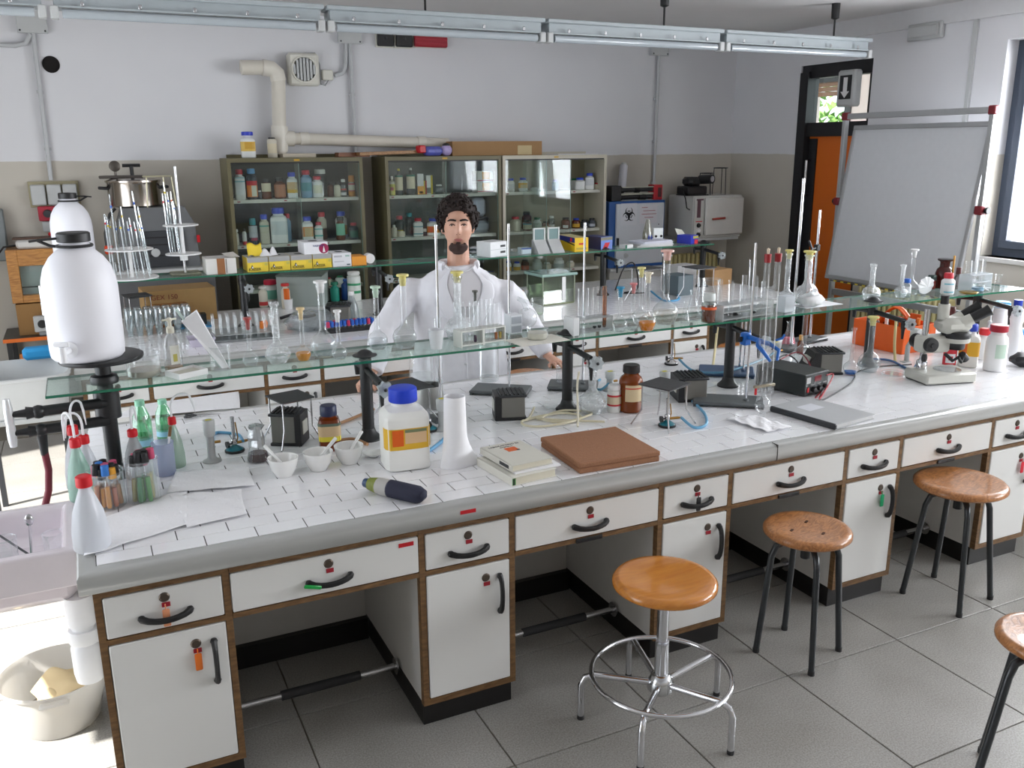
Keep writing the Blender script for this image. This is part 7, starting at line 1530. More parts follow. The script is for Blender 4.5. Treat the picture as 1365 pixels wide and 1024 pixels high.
one('black_case', MB().cbox(-.1, -.07, 0, .02, .07, .16, .006), BLACK, 'black case at the near end of the instruments on the hazard cabinet', 'case', (xa+.07, 8.24, zz), 0, smooth=0)
t = thing('red_box', 'bright red box at the end of the hazard cabinet top', 'box', (xb-.0, 8.24, zz)); obj('body', MB().cbox(-.11, -.06, 0, .0, .06, .16, .004), mat((176, 26, 40), .4), t, smooth=0); obj('dark_window', MB().box(-.06, -.0612, .03, -.015, -.06, .13), mat((70, 24, 30), .5), t)
# white oven
xa, xb = 6.042, 6.712; zt, zb = 1.605, 1.145
t = thing('drying_oven', 'white drying oven with a control strip and a red-handled door', 'oven', (xa, 8.0, zb)); w_, h_ = xb-xa, zt-zb; OW = mat((206, 206, 202), .4)
obj('body', MB().cbox(0, .01, 0, w_, .48, h_, .012), OW, t, smooth=0); obj('control_strip', MB().cbox(.005, -.003, .01, w_*.2, .012, h_-.01, .002), mat((190, 190, 186), .4), t, smooth=0); obj('door', MB().cbox(w_*.21, -.03, .03, w_-.005, .012, h_-.02, .014), OW, t)
obj('handle', MB().tube([(w_*.33, -.05, h_*.46), (w_*.58, -.05, h_*.475)], .012, 8), mat((150, 60, 50), .4), t)
for k, z in enumerate((.32, .2, .1)): obj('knob', MB().lathe([(.026, 0), (.02, .02), (0, .02)], 14).rot(rad(90), 'X').move(w_*.1, -.003, h_*z), [BLACK, WHITE, BLACK][k], t)
obj('red_plate', MB().box(w_*.04, -.005, h_*.40, w_*.17, -.003, h_*.42), RED, t); obj('name_plate', MB().box(w_*.06, -.005, h_*.5, w_*.13, -.003, h_*.9).box(w_*.04, -.005, h_*.9, w_*.18, -.003, h_*.94), mat((90, 60, 70), .5), t)
t2 = thing('oven_bracket', 'grey wall bracket shelf under the white oven', 'bracket', (xa, 8.0, zb)); obj('plate', MB().cbox(.02, .02, -.03, w_-.02, .55, -.001, .003), LGREY, t2, smooth=0)
for e in (.08, w_-.08): obj('strut', MB().box(e-.012, .45, -.12, e+.012, .55, -.03), LGREY, t2, smooth=0)
x = 6.149
t = thing('projector', 'black slide projector on top of the white oven', 'projector', (x+.02, 8.2, zt+.001)); obj('body', MB().cbox(-.14, -.1, .01, .12, .12, .1, .012), BLACK, t); obj('upper_body', MB().cbox(-.1, -.08, .1, .06, .1, .2, .03), BLACK, t); l_ = obj('lens_barrel', MB().tube([(.06, -.04, .17), (.1, -.2, .18)], .05, 16), BLACK, t); obj('lens', MB().tube([(.1, -.2, .18), (.1005, -.202, .18)], .032, 16), mat((180, 180, 186), .2), l_); obj('feet', MB().box(-.14, -.1, 0, .14, .12, .01), BLACK, t)
obj('mains_lead', MB().tube([(-.13, -.0, .05), (-.2, -.1, .03), (-.24, -.19, -.02), (-.24, -.22, -.12), (-.2, -.22, -.14)], .007, 8), BLACK, t)
for k, (px, l, hh2) in enumerate(((942, 'small wire ring stand on the oven, beside the projector', .235), (960, 'taller wire ring stand on the oven, at its far end', .29))):
    x = 6.32+.03+k*.185; t = thing('ring_stand', l, 'stand', (x, 8.2, zt+.001), .3*k, 'wire ring stands on the oven')
    obj('ring', MB().tube([(.075*cos(a), .075*sin(a), hh2) for a in [2*pi*i/20 for i in range(20)]], .006, 6, closed=True), DARK, t)
    for j in range(3): a = 2*pi*j/3+.4; obj('leg', MB().tube([(.075*cos(a), .075*sin(a), hh2), (.085*cos(a), .085*sin(a), 0)], .0045, 6), DARK, t)
# dark kiln and pressure cooker near the sink side
xa, xb = 0.274, 0.889; zt, zb = 1.668, 1.17
t = thing('kiln', 'dark grey kiln with a black front under the pressure cooker', 'oven', (xa, 8.0, zb)); w_, h_ = xb-xa, zt-zb; KG = mat((104, 106, 108), .55)
obj('body', MB().prism([(0, 0), (w_, 0), (w_*.97, h_*.72), (w_*.86, h_), (w_*.08, h_), (0, h_*.72)], -.45, -.02).rot(rad(90), 'X'), KG, t, smooth=0); obj('front', MB().cbox(w_*.24, -.0, h_*.02, w_*.82, .03, h_*.62, .006), mat((54, 56, 60), .45), t, smooth=0)
for z in (.2, .38, .5): obj('groove', MB().box(w_*.25, -.004, h_*z, w_*.81, .002, h_*z+.012), BLACK, t, smooth=0)
obj('badge', MB().lathe([(.036, 0), (.03, .006), (0, .006)], 20).rot(rad(90), 'X').move(w_*.43, -.002, h_*.26), LGREY, t); obj('cable', MB().tube([(.0, .1, h_), (-.05, .1, h_*.9), (-.1, .1, h_*.6), (-.1, .1, h_*.4), (-.04, .05, h_*.3)], .012, 8), BLACK, t); obj('plug', MB().cbox(-.12, .06, h_*.26, -.05, .12, h_*.4, .01), mat((214, 70, 30), .5), t); obj('red_tab', MB().box(w_*.98, .0, h_*.4, w_+.012, .03, h_*.52), RED, t)
t2 = thing('kiln_table', 'plain grey counter under the dark kiln', 'counter', (xa, 8.0, 0)); obj('top', MB().cbox(-.15, -.1, zb-.03, w_+.15, .54, zb-.001, .003), LGREY, t2, smooth=0); obj('body', MB().box(-.1, -.05, .0, w_+.1, .5, zb-.03), mat((90, 90, 92), .6), t2, smooth=0)
x = 0.441; r = 0.208; hk = 0.202
t = thing('pressure_cooker', 'polished steel pressure cooker with a black handle and gauge', 'cooker', (x, 8.31, zt+.001)); SS = mat((176, 168, 160), .18, 1)
obj('pot', MB().lathe([(0, 0), (r*.94, 0), (r, .01), (r, hk-.02), (r*1.03, hk), (0, hk)], 32), SS, t); obj('lid', MB().lathe([(r*1.06, hk), (r*1.06, hk+.014), (r*.8, hk+.03), (0, hk+.035)], 32), SS, t)
obj('bridge', MB().cbox(-r*1.25, -.03, hk+.03, r*.4, .03, hk+.055, .006).rot(rad(0), 'Y'), mat((96, 90, 86), .4, .5), t); obj('screw_knob', MB().tube([(0, 0, hk+.05), (0, 0, hk+.13)], .016, 10).tube([(-.07, 0, hk+.135), (.07, 0, hk+.135)], .014, 8), BLACK, t)
g_ = obj('gauge', MB().lathe([(.045, 0), (.045, .025), (.036, .03), (0, .03)], 20).rot(rad(90), 'X').move(-r*.62, 0, hk+.13).tube([(-r*.62, -.01, hk+.02), (-r*.62, -.01, hk+.1)], .01, 8), mat((90, 84, 78), .4, .6), t)
for s in (-1, 1): obj('side_handle', MB().tube([(s*r*.96, -.05, hk*.75), (s*r*1.28, -.05, hk*.78), (s*r*1.28, .05, hk*.78), (s*r*.96, .05, hk*.75)], .012, 8), BLACK, t)
x = 0.587
t = thing('wire_tripod', 'pale wire tripod standing on the kiln against the pressure cooker', 'stand', (x+.03, 8.065, zt+.001)); hh2 = 0.25
obj('ring', MB().tube([(.11*cos(a), .045*sin(a), hh2) for a in [2*pi*i/20 for i in range(20)]], .006, 6, closed=True), mat((196, 190, 160), .4, .4), t)
for px, py in ((-.1, -.02), (.05, -.035), (.13, .02)): obj('leg', MB().tube([(px*.85, py, hh2), (px, py*1.1, 0)], .005, 6), mat((196, 190, 160), .4, .4), t)
# wooden balance case, carton and bench at the sink-side wall
WD = wood((196, 140, 74), (160, 106, 52), (2, 14, 14), .45)
xa, xb = -0.567, -0.154; zt, zm, zl, zs = 1.365, 0.939, 0.701, 0.645
t = thing('bench_table', 'orange-edged side table with a drawer at the wall behind the plastic basin', 'table', (xa, 8.1, 0)); w_ = xb-xa
obj('top', MB().cbox(-.1, -.1, zs, w_+.1, .42, zs+.03, .003), mat((60, 56, 54), .4), t, smooth=0); obj('front_edge', MB().box(-.1, -.106, zs, w_+.1, -.1, zs+.03), ORANGE, t, smooth=0); obj('drawer', MB().cbox(0, -.09, zs-.22, w_+.05, -.06, zs-.1, .003), mat((206, 120, 50), .5), t, smooth=0)
for sx in (-.06, w_+.06):
    for sy in (-.06, .38): obj('leg', MB().box(sx-.02, sy-.02, 0, sx+.02, sy+.02, zs), BLACK, t, smooth=0)
c = carton((xa+xb)/2, 8.26, zs+.031, w_*.92, .3, zm-zs-.04, 'brown cardboard box under the wooden balance case', mat((150, 112, 66), .8))
t = thing('socket_unit', 'white socket unit with a round black outlet before the cardboard box', 'socket', (-0.375, 8.06, zs+.031)); obj('body', MB().cbox(-.06, -.03, .03, .06, .03, .16, .008), LGREY, t); obj('stem', MB().cbox(-.03, -.02, 0, .03, .02, .03, .003), GREY, t); obj('outlet', MB().lathe([(.034, 0), (.03, .012), (0, .012)], 16).rot(rad(90), 'X').move(0, -.03, .095), BLACK, t)
t = thing('balance_case', 'wooden balance case with a glazed front at the wall', 'case', (xa, 8.12, zm)); h_ = zt-zm
obj('back_box', MB().box(0, .1, 0, w_, .36, h_), mat((130, 96, 56), .6), t, smooth=0)
for q in ((0, 0, .08, h_), (w_-.06, 0, w_, h_), (.08, 0, w_-.06, .06), (.08, h_-.13, w_-.06, h_)): obj('frame_rail', MB().cbox(q[0], 0, q[1], q[2], .1, q[3], .003), WD, t, smooth=0)
obj('inner_panel', MB().box(.08, .08, .06, w_-.06, .1, h_-.13), mat((176, 180, 184), .5), t, smooth=0); obj('pane', MB().box(.08, .02, .06, w_-.06, .024, h_-.13), PANE, t, smooth=0)
for z in (.12, .3): obj('wire_rail', MB().tube([(.08, .05, z), (w_-.06, .05, z)], .006, 6), DARK, t)
t = thing('lamp_unit', 'long pale lamp fitting lying on the wooden balance case', 'lamp', (xa+.08, 8.14, zt+.001)); obj('housing', MB().cbox(0, 0, 0, w_-.05, .1, .075, .02), mat((206, 204, 200), .35), t); obj('board', MB().cbox(-.02, .0, .076, w_-.02, .14, .09, .003), mat((80, 56, 44), .5), t); obj('lead', MB().tube([(0, .05, .03), (-.09, .05, .02), (-.14, .02, -.04)], .008, 8), BLACK, t)
one('red_tool', MB().cbox(-.1, -.03, 0, .08, .03, .03, .01).ball((0, 0, .035), .035, 10), RED, 'small red tool on the board above the lamp fitting', 'tool', (xa+.42, 8.22, zt+.0925), 0)

# ================================================================ stools
SEAT = wood((206, 134, 50), (190, 116, 40), (1.2, 9, 9), .25, .6); SEATW = wood((190, 128, 74), (146, 92, 48), (2.5, 7, 7), .35, .4, wear=1.6)
def seat_prof(r, z): return [(0, z-.012), (r*.5, z-.008), (r*.85, z), (r*.95, z-.001), (r, z-.012), (r*1.0, z-.026), (r*.94, z-.036), (r*.3, z-.038), (0, z-.038)]
sx, sy = 1.775, 2.425; sz = .585
t = thing('stool', 'smooth orange-brown wooden stool on a chrome five-legged foot ring base', 'stool', (sx, sy, 0))
obj('seat', MB().lathe(seat_prof(0.192, .6), 48), SEAT, t, smooth=50)
obj('column', MB().tube([(0, 0, .17), (0, 0, .34)], .026, 18).tube([(0, 0, .34), (0, 0, .565)], .022, 18), CHROME, t); obj('hub', MB().lathe([(.03, .12), (.05, .14), (.05, .17), (.036, .2), (.028, .205)], 20), mat((206, 208, 210), .2, 1), t)
obj('foot_ring', MB().tube([(.262*cos(a), .262*sin(a), .2) for a in [2*pi*i/48 for i in range(48)]], .0095, 10, closed=True), CHROME, t)
for k, e in enumerate([(1.526, 2.558), (1.566, 2.233), (1.887, 2.165), (2.042, 2.454), (1.827, 2.717)]):
    a = atan2(e[1]-sy, e[0]-sx); d = .3
    P = [(.04*cos(a), .04*sin(a), .165), (.2*cos(a), .2*sin(a), .185), ((d-.05)*cos(a), (d-.05)*sin(a), .192), ((d-.015)*cos(a), (d-.015)*sin(a), .18), (d*cos(a), d*sin(a), .15), (d*cos(a), d*sin(a), .012)]
    l_ = obj('leg', MB().tube(P, .0125, 12), CHROME, t); obj('rubber_tip', MB().tube([(d*cos(a), d*sin(a), 0), (d*cos(a), d*sin(a), .016)], .0135, 10), RUBBER, l_)
TUBEM = mat((46, 50, 54), .3, .3, coat=.4)
def stool(x, y, zs, r, rot, label, feet=.235, marks=False):
    t = thing('stool', label, 'stool', (x, y, 0), rot)
    s_ = obj('seat', MB().lathe(seat_prof(r, zs), 44), SEATW, t, smooth=50)
    if marks:
        for k in range(3): a = 2*pi*k/3+.5; obj('gouge', MB().tube([(.4*r*cos(a)-.012, .4*r*sin(a), zs-.0085), (.4*r*cos(a)+.012, .4*r*sin(a)+.004, zs-.0085)], .006, 6, ex=.3), mat((70, 40, 24), .8), s_)
    obj('hub', MB().tube([(0, 0, zs-.14), (0, 0, zs-.036)], .02, 14), BLACK, t)
    for k in range(4):
        a = pi/4+k*pi/2; c, s = cos(a), sin(a)
        l_ = obj('leg', MB().tube([(.012*c, .012*s, zs-.075), (.09*c, .09*s, zs-.068), (.125*c, .125*s, zs-.085), (.142*c, .142*s, zs-.13), ((.142+feet)/2*c, (.142+feet)/2*s, (zs-.13)/2), (feet*c, feet*s, .01)], .0135, 10), TUBEM, t)
        obj('rubber_tip', MB().tube([(feet*c, feet*s, 0), (feet*c, feet*s, .02)], .0145, 10), RUBBER, l_)
stool(2.59, 2.56, .585, 0.18, rad(20), 'gouged wooden stool on black tube legs by the cabinet with the green tag', .18, True)
stool(3.585, 2.615, .6, 0.205, rad(10), 'wooden stool on widely splayed black tube legs at the window end', .2)
stool(2.652, 1.541, .6, .165, rad(30), 'worn wooden stool cut off by the picture edge in front', .22)
stool(2.667, 5.301, .62, .165, .2, 'wooden stool in the aisle beside the hand resting by the third post', .21)
stool(4.505, 5.319, .62, .165, .2, 'wooden stool in the aisle behind the electrolysis tubes', .21)
stool(1.851, 5.446, .62, .165, .2, 'wooden stool in the aisle behind the wide black plate', .21)
# ================================================================ whiteboard
AL = mat((176, 178, 180), .35, .5); RC = mat((120, 30, 40), .45)
t = thing('whiteboard', 'tilted whiteboard on an aluminium stand with dark red corner joints', 'whiteboard', (6.47, 4.85, 0)); Lw = 1.5
for y, dx in ((0, 0), (Lw, -.02)):
    obj('post', MB().cbox(-.025, y-.02, .08, .025, y+.02, 2.36, .004), AL, t, smooth=0); f_ = obj('foot', MB().cbox(-.36, y-.02, .05, .36, y+.02, .09, .004), AL, t, smooth=0)
    for e in (-.33, .33): obj('caster', MB().lathe([(.025, -.012), (.027, 0), (.025, .012)], 14).rot(rad(90), 'X').move(e, y, .027), BLACK, f_)
    j = obj('corner_joint', MB().cbox(-.032, y-.032, 2.35, .032, y+.032, 2.42, .008), RC, t)
    c_ = obj('clamp_joint', MB().cbox(-.045, y-.035, 1.585, .03, y+.035, 1.655, .008), RC, t); obj('clamp_knob', MB().lathe([(.02, 0), (.028, .012), (.026, .03), (0, .03)], 10).rot(rad(90 if y == 0 else -90), 'X').move(-.0, y+(.035 if y else -.035), 1.62), BLACK, c_)
obj('top_bar', MB().cbox(-.02, .03, 2.36, .02, Lw-.03, 2.41, .004), AL, t, smooth=0); obj('low_bar', MB().cbox(-.02, .03, .74, .02, Lw-.03, .8, .004), AL, t, smooth=0)
a_ = rad(8.5)
def tl(mb): return mb.rot(a_, 'Y', (-.02, 0, 1.62))
obj('panel', tl(MB().box(-.03, .06, .93, -.015, Lw-.06, 2.28)), mat((205, 208, 212), .25, coat=.3), t, smooth=0)
fr = MB().cbox(-.04, .04, .9, -.008, Lw-.04, .94, .004).cbox(-.04, .04, 2.27, -.008, Lw-.04, 2.31, .004).cbox(-.04, .04, .94, -.008, .075, 2.27, .004).cbox(-.04, Lw-.075, .94, -.008, Lw-.04, 2.27, .004)
obj('panel_frame', tl(fr), AL, t, smooth=0)
tp_ = obj('warning_tape', tl(MB().box(-.12, .1, .885, -.02, Lw-.2, .897)), mat((60, 60, 60), .5), t, smooth=0)
for k in range(14): obj('tape_mark', tl(MB().box(-.1215, .12+k*.085, .885, -.1195, .155+k*.085, .8975)), mat((206, 186, 60), .5), tp_)
# ================================================================ ceramic sink, trap, bucket
SK = mat((232, 224, 230), .15, coat=.5); sxa, sxb = -.92, -.137; sya, syb, sz = 3.023, 3.503, .865
t = thing('ceramic_sink', 'white ceramic sink hung at the end of the near bench', 'sink', (0, 0, 0))
m = MB(); L_ = [(0, .0, .735, 0), (0, 0, .75, 0), (0, 0, sz-.008, 0), (.006, .006, sz, 0), (.035, .035, sz, 0), (.045, .045, sz-.012, 0), (.06, .06, .765, 0), (.1, .1, .745, 0)]
def ringpts(ix, iy, z): return [(sxa+ix, sya+iy, z), (sxb-ix, sya+iy, z), (sxb-ix, syb-iy, z), (sxa+ix, syb-iy, z)]
for ix, iy, z, _ in L_: m.v += ringpts(ix, iy, z)
for k in range(len(L_)-1): m.f += [(k*4+i, k*4+(i+1) % 4, k*4+4+(i+1) % 4, k*4+4+i) for i in range(4)]
m.f += [(3, 2, 1, 0), tuple((len(L_)-1)*4+i for i in range(4))]
o_ = obj('basin', m, SK, t, smooth=0); bv = o_.modifiers.new('bevel', 'BEVEL'); bv.width = .01; bv.segments = 2; bv.limit_method = 'ANGLE'
obj('bowl_underside', MB().prism([(sxb-.52, sya+.1), (sxb-.02, sya+.1), (sxb-.02, syb-.1), (sxb-.52, syb-.1)],   .63, .738), SK, t).modifiers.new('bevel', 'BEVEL').width = .03
dxs, dys = -0.156, (sya+syb)/2-.1
d_ = obj('waste_trap', MB().tube([(dxs, dys, .64), (dxs, dys, .53)], .05, 16).tube([(dxs, dys, .54), (dxs, dys, .36)], .038, 16), PLAST, t)
obj('trap_bowl', MB().lathe([(.0, .3), (.045, .31), (.05, .34), (.05, .44), (.042, .45), (.038, .46)], 18, dxs, dys), PLAST, d_); obj('side_pipe', MB().tube([(dxs, dys, .46), (dxs+.05, dys, .475), (dxs+.08, dys, .475)], .026, 12), PLAST, d_); obj('slip_nut', MB().lathe([(.05, .46), (.054, .47), (.054, .5), (.05, .51)], 16, dxs, dys), PLAST, d_)
for (px, w2, h2, l) in ((20, .075, .1, 'clear beaker in the sink next to the green lid'), (75, .07, .09, 'clear beaker in the sink with a steel spoon'), (-10, .08, .12, 'clear beaker at the picture edge in the sink')):
    x = -0.308+(px-40)*.0027; beaker(x, sya+.25, .746, h2, w2, l)
t = thing('spoon', 'steel spoon standing in a beaker in the sink', 'spoon', (-0.288, sya+.24, .75)); obj('stem', MB().tube([(0, 0, .01), (.01, 0, .14)], .004, 8), STEEL, t); obj('bowl', MB().ball((.01, 0, .15), .016, 10, (.9, .4, 1.4)).ball((0, 0, .012), .016, 10, (1, .6, .5)), STEEL, t)
one('stirring_rod', MB().tube([(0, 0, 0), (-.18, .16, .12)], .004, 6), DARK, 'dark stirring rod leaning over the far rim of the sink', 'rod', (-0.295, sya+.27, .76))
one('green_lid', MB().lathe([(0, .0), (.05, 0), (.055, .02), (.03, .03), (0, .03)], 18).tube([(.05, 0, .012), (.1, .0, .015)], .012, 8), mat((30, 140, 110), .4), 'green plastic lid lying in the sink', 'lid', (-0.369, sya+.2, .7465))
bxk, byk, _ = -0.289, 3.316, 0; byk += .13
t = thing('plastic_bucket', 'translucent white bucket under the sink trap', 'bucket', (bxk, byk, 0)); BK = glass((238, 236, 232), .3, .1, .3, milk=.85)
obj('body', MB().olathe([(0, .003), (.13, 0), (.14, .012), (.185, .2), (.198, .202), (.2, .212), (.194, .215), (.182, .2), (.138, .02)], 36), BK, t); obj('grip', MB().cbox(-.05, -.222, .185, .05, -.19, .2, .006), BK, t)
obj('water', MB().lathe([(0, .05), (.14, .05)], 28), glass((220, 216, 206), .5, .3), t)
q = crumple(17, .02)
for k, (dx, dy, z, a, s, l) in enumerate(((.02, .02, .09, .5, 1, 'crumpled tan paper in the white bucket, larger piece'), (-.03, -.05, .075, -.4, .62, 'smaller crumpled tan paper in the white bucket'))):
    one('crumpled_paper', MB().sheet(lambda u, v: ((-.09+u*.18)*s, (-.07+v*.14)*s, .05*s*sin(pi*u)+.04*v+q(u*.6+k, v*.6)), 16, 16, .002), mat((226, 204, 160), .75, noise=.06), l, 'paper', (bxk+dx, byk+dy, z), a, smooth=30)
# ================================================================ the man in the lab coat
PX_, PY_ = 1.892, 4.64
person = thing('person', 'man in a white lab coat with dark curly hair and goatee, leaning on the bench', 'person', (PX_, PY_, 0))
ya = rad(-21); Rz = Matrix.Rotation(ya, 3, 'Z')
def wl(u, v, z): q = Rz @ Vector((u, v, 0)); return (q.x, q.y, z)
SKIN = mat((206, 160, 138), .5, noise=.06, scale=30, sss=.15)
HC = Vector((0, -.005, 1.705))     # head centre in the turned frame
def head_pt(th, ph, k=1.0):
    rx, ry, rz = .080*k, .103*k, .137*k
    x, y, z = rx*sin(th)*cos(ph), ry*sin(th)*sin(ph), rz*cos(th)
    f = max(0, -y/ry)                       # frontness
    if z < -.02: s = min(1, (-.02-z)/.115); x *= 1-.24*s**1.5; y *= (1-.10*s) if y < 0 else (1-.38*s)
    if f > 0:
        y -= .024*f*math.exp(-(x/.0115)**2-((z+.022)/.020)**2)+.012*f*math.exp(-(x/.009)**2-((z-.008)/.025)**2)
        y += .013*f*(math.exp(-((x-.033)/.018)**2-((z-.014)/.013)**2)+math.exp(-((x+.033)/.018)**2-((z-.014)/.013)**2))
        y -= .006*f*math.exp(-((abs(x)-.03)/.025)**2-((z-.037)/.011)**2)
        y -= .007*f*math.exp(-(x/.022)**2-((z+.066)/.009)**2); y += .004*f*math.exp(-(x/.03)**2-((z+.084)/.007)**2)
        y -= .012*f*math.exp(-(x/.026)**2-((z+.112)/.018)**2)
        y -= .004*f*math.exp(-((abs(x)-.05)/.018)**2-((z+.012)/.02)**2)
    return (x, y, z)
bm_ = MB(); n, m_ = 56, 48; V = []; F = []
for k in range(m_+1):
    for i in range(n): p = head_pt(pi*k/m_, 2*pi*i/n); V.append(wl(p[0], p[1]+HC.y, p[2]+HC.z))
for k in range(m_):
    for i in range(n): F.append((k*n+(i+1) % n, k*n+i, (k+1)*n+i, (k+1)*n+(i+1) % n))
bm_.add(V, F)
for s in (-1, 1): c = wl(s*.082, .012, HC.z-.012); bm_.ball(c, .03, 12, (.42, .6, 1.1))
bm_.tube([wl(0, .035, 1.40), wl(0, .032, 1.5), wl(0, .022, 1.6), wl(0, .02, 1.66)], [.085, .064, .060, .062], 20)
bm_.tube([wl(0, .03, z) for z in (.9, 1.0, 1.15, 1.3, 1.38, 1.43)], [.1, .1, .105, .11, .095, .06], 20, ex=1.4)
arms = []
WR = []
for s, sh, el, wr, ha in ((-1, (-.278, .03, 1.375), (1.43, 4.62, 1.162), (1.308, 4.46, 0.97), (1.234, 4.375, 0.909)), (1, (.283, .03, 1.355), (2.32, 4.62, 1.116), (2.366, 4.46, 0.952), (2.39, 4.375, 0.914))):
    S_ = Vector(wl(sh[0]*.9, sh[1], sh[2]-.05)); E_ = Vector(el)-Vector((PX_, PY_, 0)); W_2 = Vector(wr)-Vector((PX_, PY_, 0)); H_ = Vector((ha[0]-PX_, 4.40-PY_, .922))
    WR.append((Vector(wl(*sh)), E_, W_2, H_)); S0 = Vector(wl(s*.16, .03, sh[2]-.03))
    bm_.tube([S0, S_, (S_+E_)/2, E_, (E_+W_2)/2, W_2], [.05, .05, .046, .042, .038, .029], 14)
    d = (H_-W_2).normalized(); bm_.tube([W_2-d*.02, W_2+d*.02, H_, H_+Vector((0, -.03, -.002))], [.029, .031, .038, .034], 14, ex=.62)
    for k in range(4):
        b0 = H_+Vector((-.03+.02*k, -.02, .0)); ln = (.07, .082, .078, .06)[k if s > 0 else 3-k]
        bm_.tube([b0, b0+Vector(((k-1.5)*.004, -ln*.45, .006)), b0+Vector(((k-1.5)*.007, -ln*.8, -.003)), b0+Vector(((k-1.5)*.008, -ln, -.012))], [.0095, .009, .0085, .007], 8)
    b0 = H_+Vector((-s*.03, .0, -.004)); bm_.tube([b0, b0+Vector((-s*.026, -.02, -.002)), b0+Vector((-s*.036, -.05, -.01))], [.011, .0105, .0085], 8)
for s in (-1, 1): bm_.tube([wl(s*.09, .03, .95), wl(s*.1, .03, .5), wl(s*.1, .04, .08)], [.085, .06, .042], 14); bm_.tube([wl(s*.1, .06, .05), wl(s*.1, -.1, .035)], [.04, .03], 10)
bo = obj('body', bm_, SKIN, person, smooth=180); r_m = bo.modifiers.new('remesh', 'REMESH'); r_m.mode = 'VOXEL'; r_m.voxel_size = .0045; r_m.use_smooth_shade = True; sm_ = bo.modifiers.new('smooth', 'SMOOTH'); sm_.factor = .5; sm_.iterations = 3
# face
def face(dx, z, out, k=1.0):
    # point on the face surface at lateral dx and height z (about the head centre), pushed out
    best = None
    for it in range(40):
        pass
    lo = Vector((0, 0, 0))
    th = math.acos(max(-1, min(1, z/(.137)))); sx_ = max(.2, sin(th)); ph = -pi/2+math.asin(max(-1, min(1, dx/(.080*sx_))))
    p = head_pt(th, ph); return wl(dx, p[1]+HC.y-out, HC.z+z)
for s in (-1, 1):
    e = obj('eye', MB().ball(face(s*.032, .012, -.0095), .0125, 14), mat((214, 206, 200), .2), person)
    c = Vector(face(s*.032, .0125, .0005)); obj('iris', MB().ball(c, .0072, 10, (1, .55, .85)), mat((44, 28, 20), .2), e)
    obj('eyelid', MB().tube([face(s*(.017), .012, .002), face(s*.025, .0175, .005), face(s*.036, .0185, .005), face(s*.047, .012, .002)], [.002, .0036, .0036, .002], 8), mat((74, 46, 38), .6), e)
    obj('eyebrow', MB().tube([face(s*.011, .038, .004), face(s*.025, .0415, .005), face(s*.042, .0415, .004), face(s*.057, .034, .002)], [.006, .0075, .007, .003], 8, ex=.8), mat((30, 20, 16), .8), person)
for s in (-1, 1): obj('nostril_shade', MB().ball(face(s*.0075, -.036, -.002), .0042, 8, (1, .8, .6)), mat((96, 56, 48), .7), person)  # small dark balls: shading under the nose put in as colour
obj('lips', MB().tube([face(-.024, -.0665, .000), face(-.01, -.0635, .0025), face(0, -.0645, .0025), face(.01, -.0635, .0025), face(.024, -.0665, 0)], [.0012, .0042, .004, .0042, .0012], 8).tube([face(-.02, -.0685, .0005), face(0, -.0735, .003), face(.02, -.0685, .0005)], [.001, .0052, .001], 8), mat((178, 108, 104), .45), person)
HAIR = mat((36, 24, 20), .75, noise=.4, scale=60, bump=.8)
bd = MB(); V = []; F = []; nu, nv = 26, 12
for j in range(nv+1):
    for i in range(nu+1):
        u = -1+2*i/nu; v = j/nv; z = -.078-.066*v; dx = u*(.046-.006*v)
        q_ = face(dx, max(z, -.133), .004+.010*(1-abs(u))**.5+.008*sin(pi*v)); V.append((q_[0], q_[1], HC.z+z-.004*(1-u*u)*v))
for j in range(nv):
    for i in range(nu):
        u = -1+2*(i+.5)/nu; v = (j+.5)/nv
        if u*u+((v-.52)/.56)**2 > 1.05 or (.22 < abs(u) < .6 and v < .16): continue
        F.append((j*(nu+1)+i, j*(nu+1)+i+1, (j+1)*(nu+1)+i+1, (j+1)*(nu+1)+i))
bd.add(V, F)
be = obj('beard', bd, mat((58, 38, 32), .8, noise=.3, scale=70, bump=.6), person, smooth=180); sd = be.modifiers.new('solid', 'SOLIDIFY'); sd.thickness = .012; sd.offset = -1
hm = MB(); n, m_ = 84, 60; V = []; F = []; qn = crumple(41, 1)
for k in range(m_+1):
    for i in range(n):
        th, ph = pi*k/m_, 2*pi*i/n; x, y, z = .108*sin(th)*cos(ph), .124*sin(th)*sin(ph)+.02, .122*cos(th)+.046
        w_ = 1+.035*sin(5*ph+3*th)*sin(4*th)+.03*qn(ph/1.2, th)+.02*sin(13*ph)*sin(11*th)
        if z < -.02: w_ *= 1-.5*min(1, (-.02-z)/.07)
        hl = .088-.035*(abs(x)/.085)**3
        if y < -.015 and z < hl+.012: w_ *= 1-.26*min(1, (hl+.012-z)/.012)*min(1, (-.015-y)/.03)*max(0, min(1, (.086-abs(x))/.012+.2))
        V.append(wl(x*w_, (y-.02)*w_+.02+HC.y, HC.z+.046+(z-.046)*w_))
for k in range(m_):
    for i in range(n): F.append((k*n+(i+1) % n, k*n+i, (k+1)*n+i, (k+1)*n+(i+1) % n))
hm.add(V, F)
qh = random.Random(9)
for k in range(620):
    i = qh.randrange(len(V)); p = Vector(V[i]); c0 = Vector(wl(0, .02+HC.y, HC.z+.03)); d = (p-c0)
    if d.length < .085 or p.z < HC.z-.03: continue
    d.normalize(); t_ = d.cross(Vector((qh.uniform(-1, 1), qh.uniform(-1, 1), qh.uniform(-1, 1)))).normalized(); a = qh.uniform(.006, .012)
    hm.tube([p-d*.006, p+d*a*.6+t_*.004, p+d*a+t_*.012, p+d*a*.5+t_*.02-Vector((0, 0, .004))], [.006, .006, .005, .0015], 5)
for s in (-1, 1): hm.tube([wl(s*.08, -.02, HC.z+.05), wl(s*.081, -.018, HC.z+.01), wl(s*.076, -.02, HC.z-.03)], [.014, .012, .005], 8)
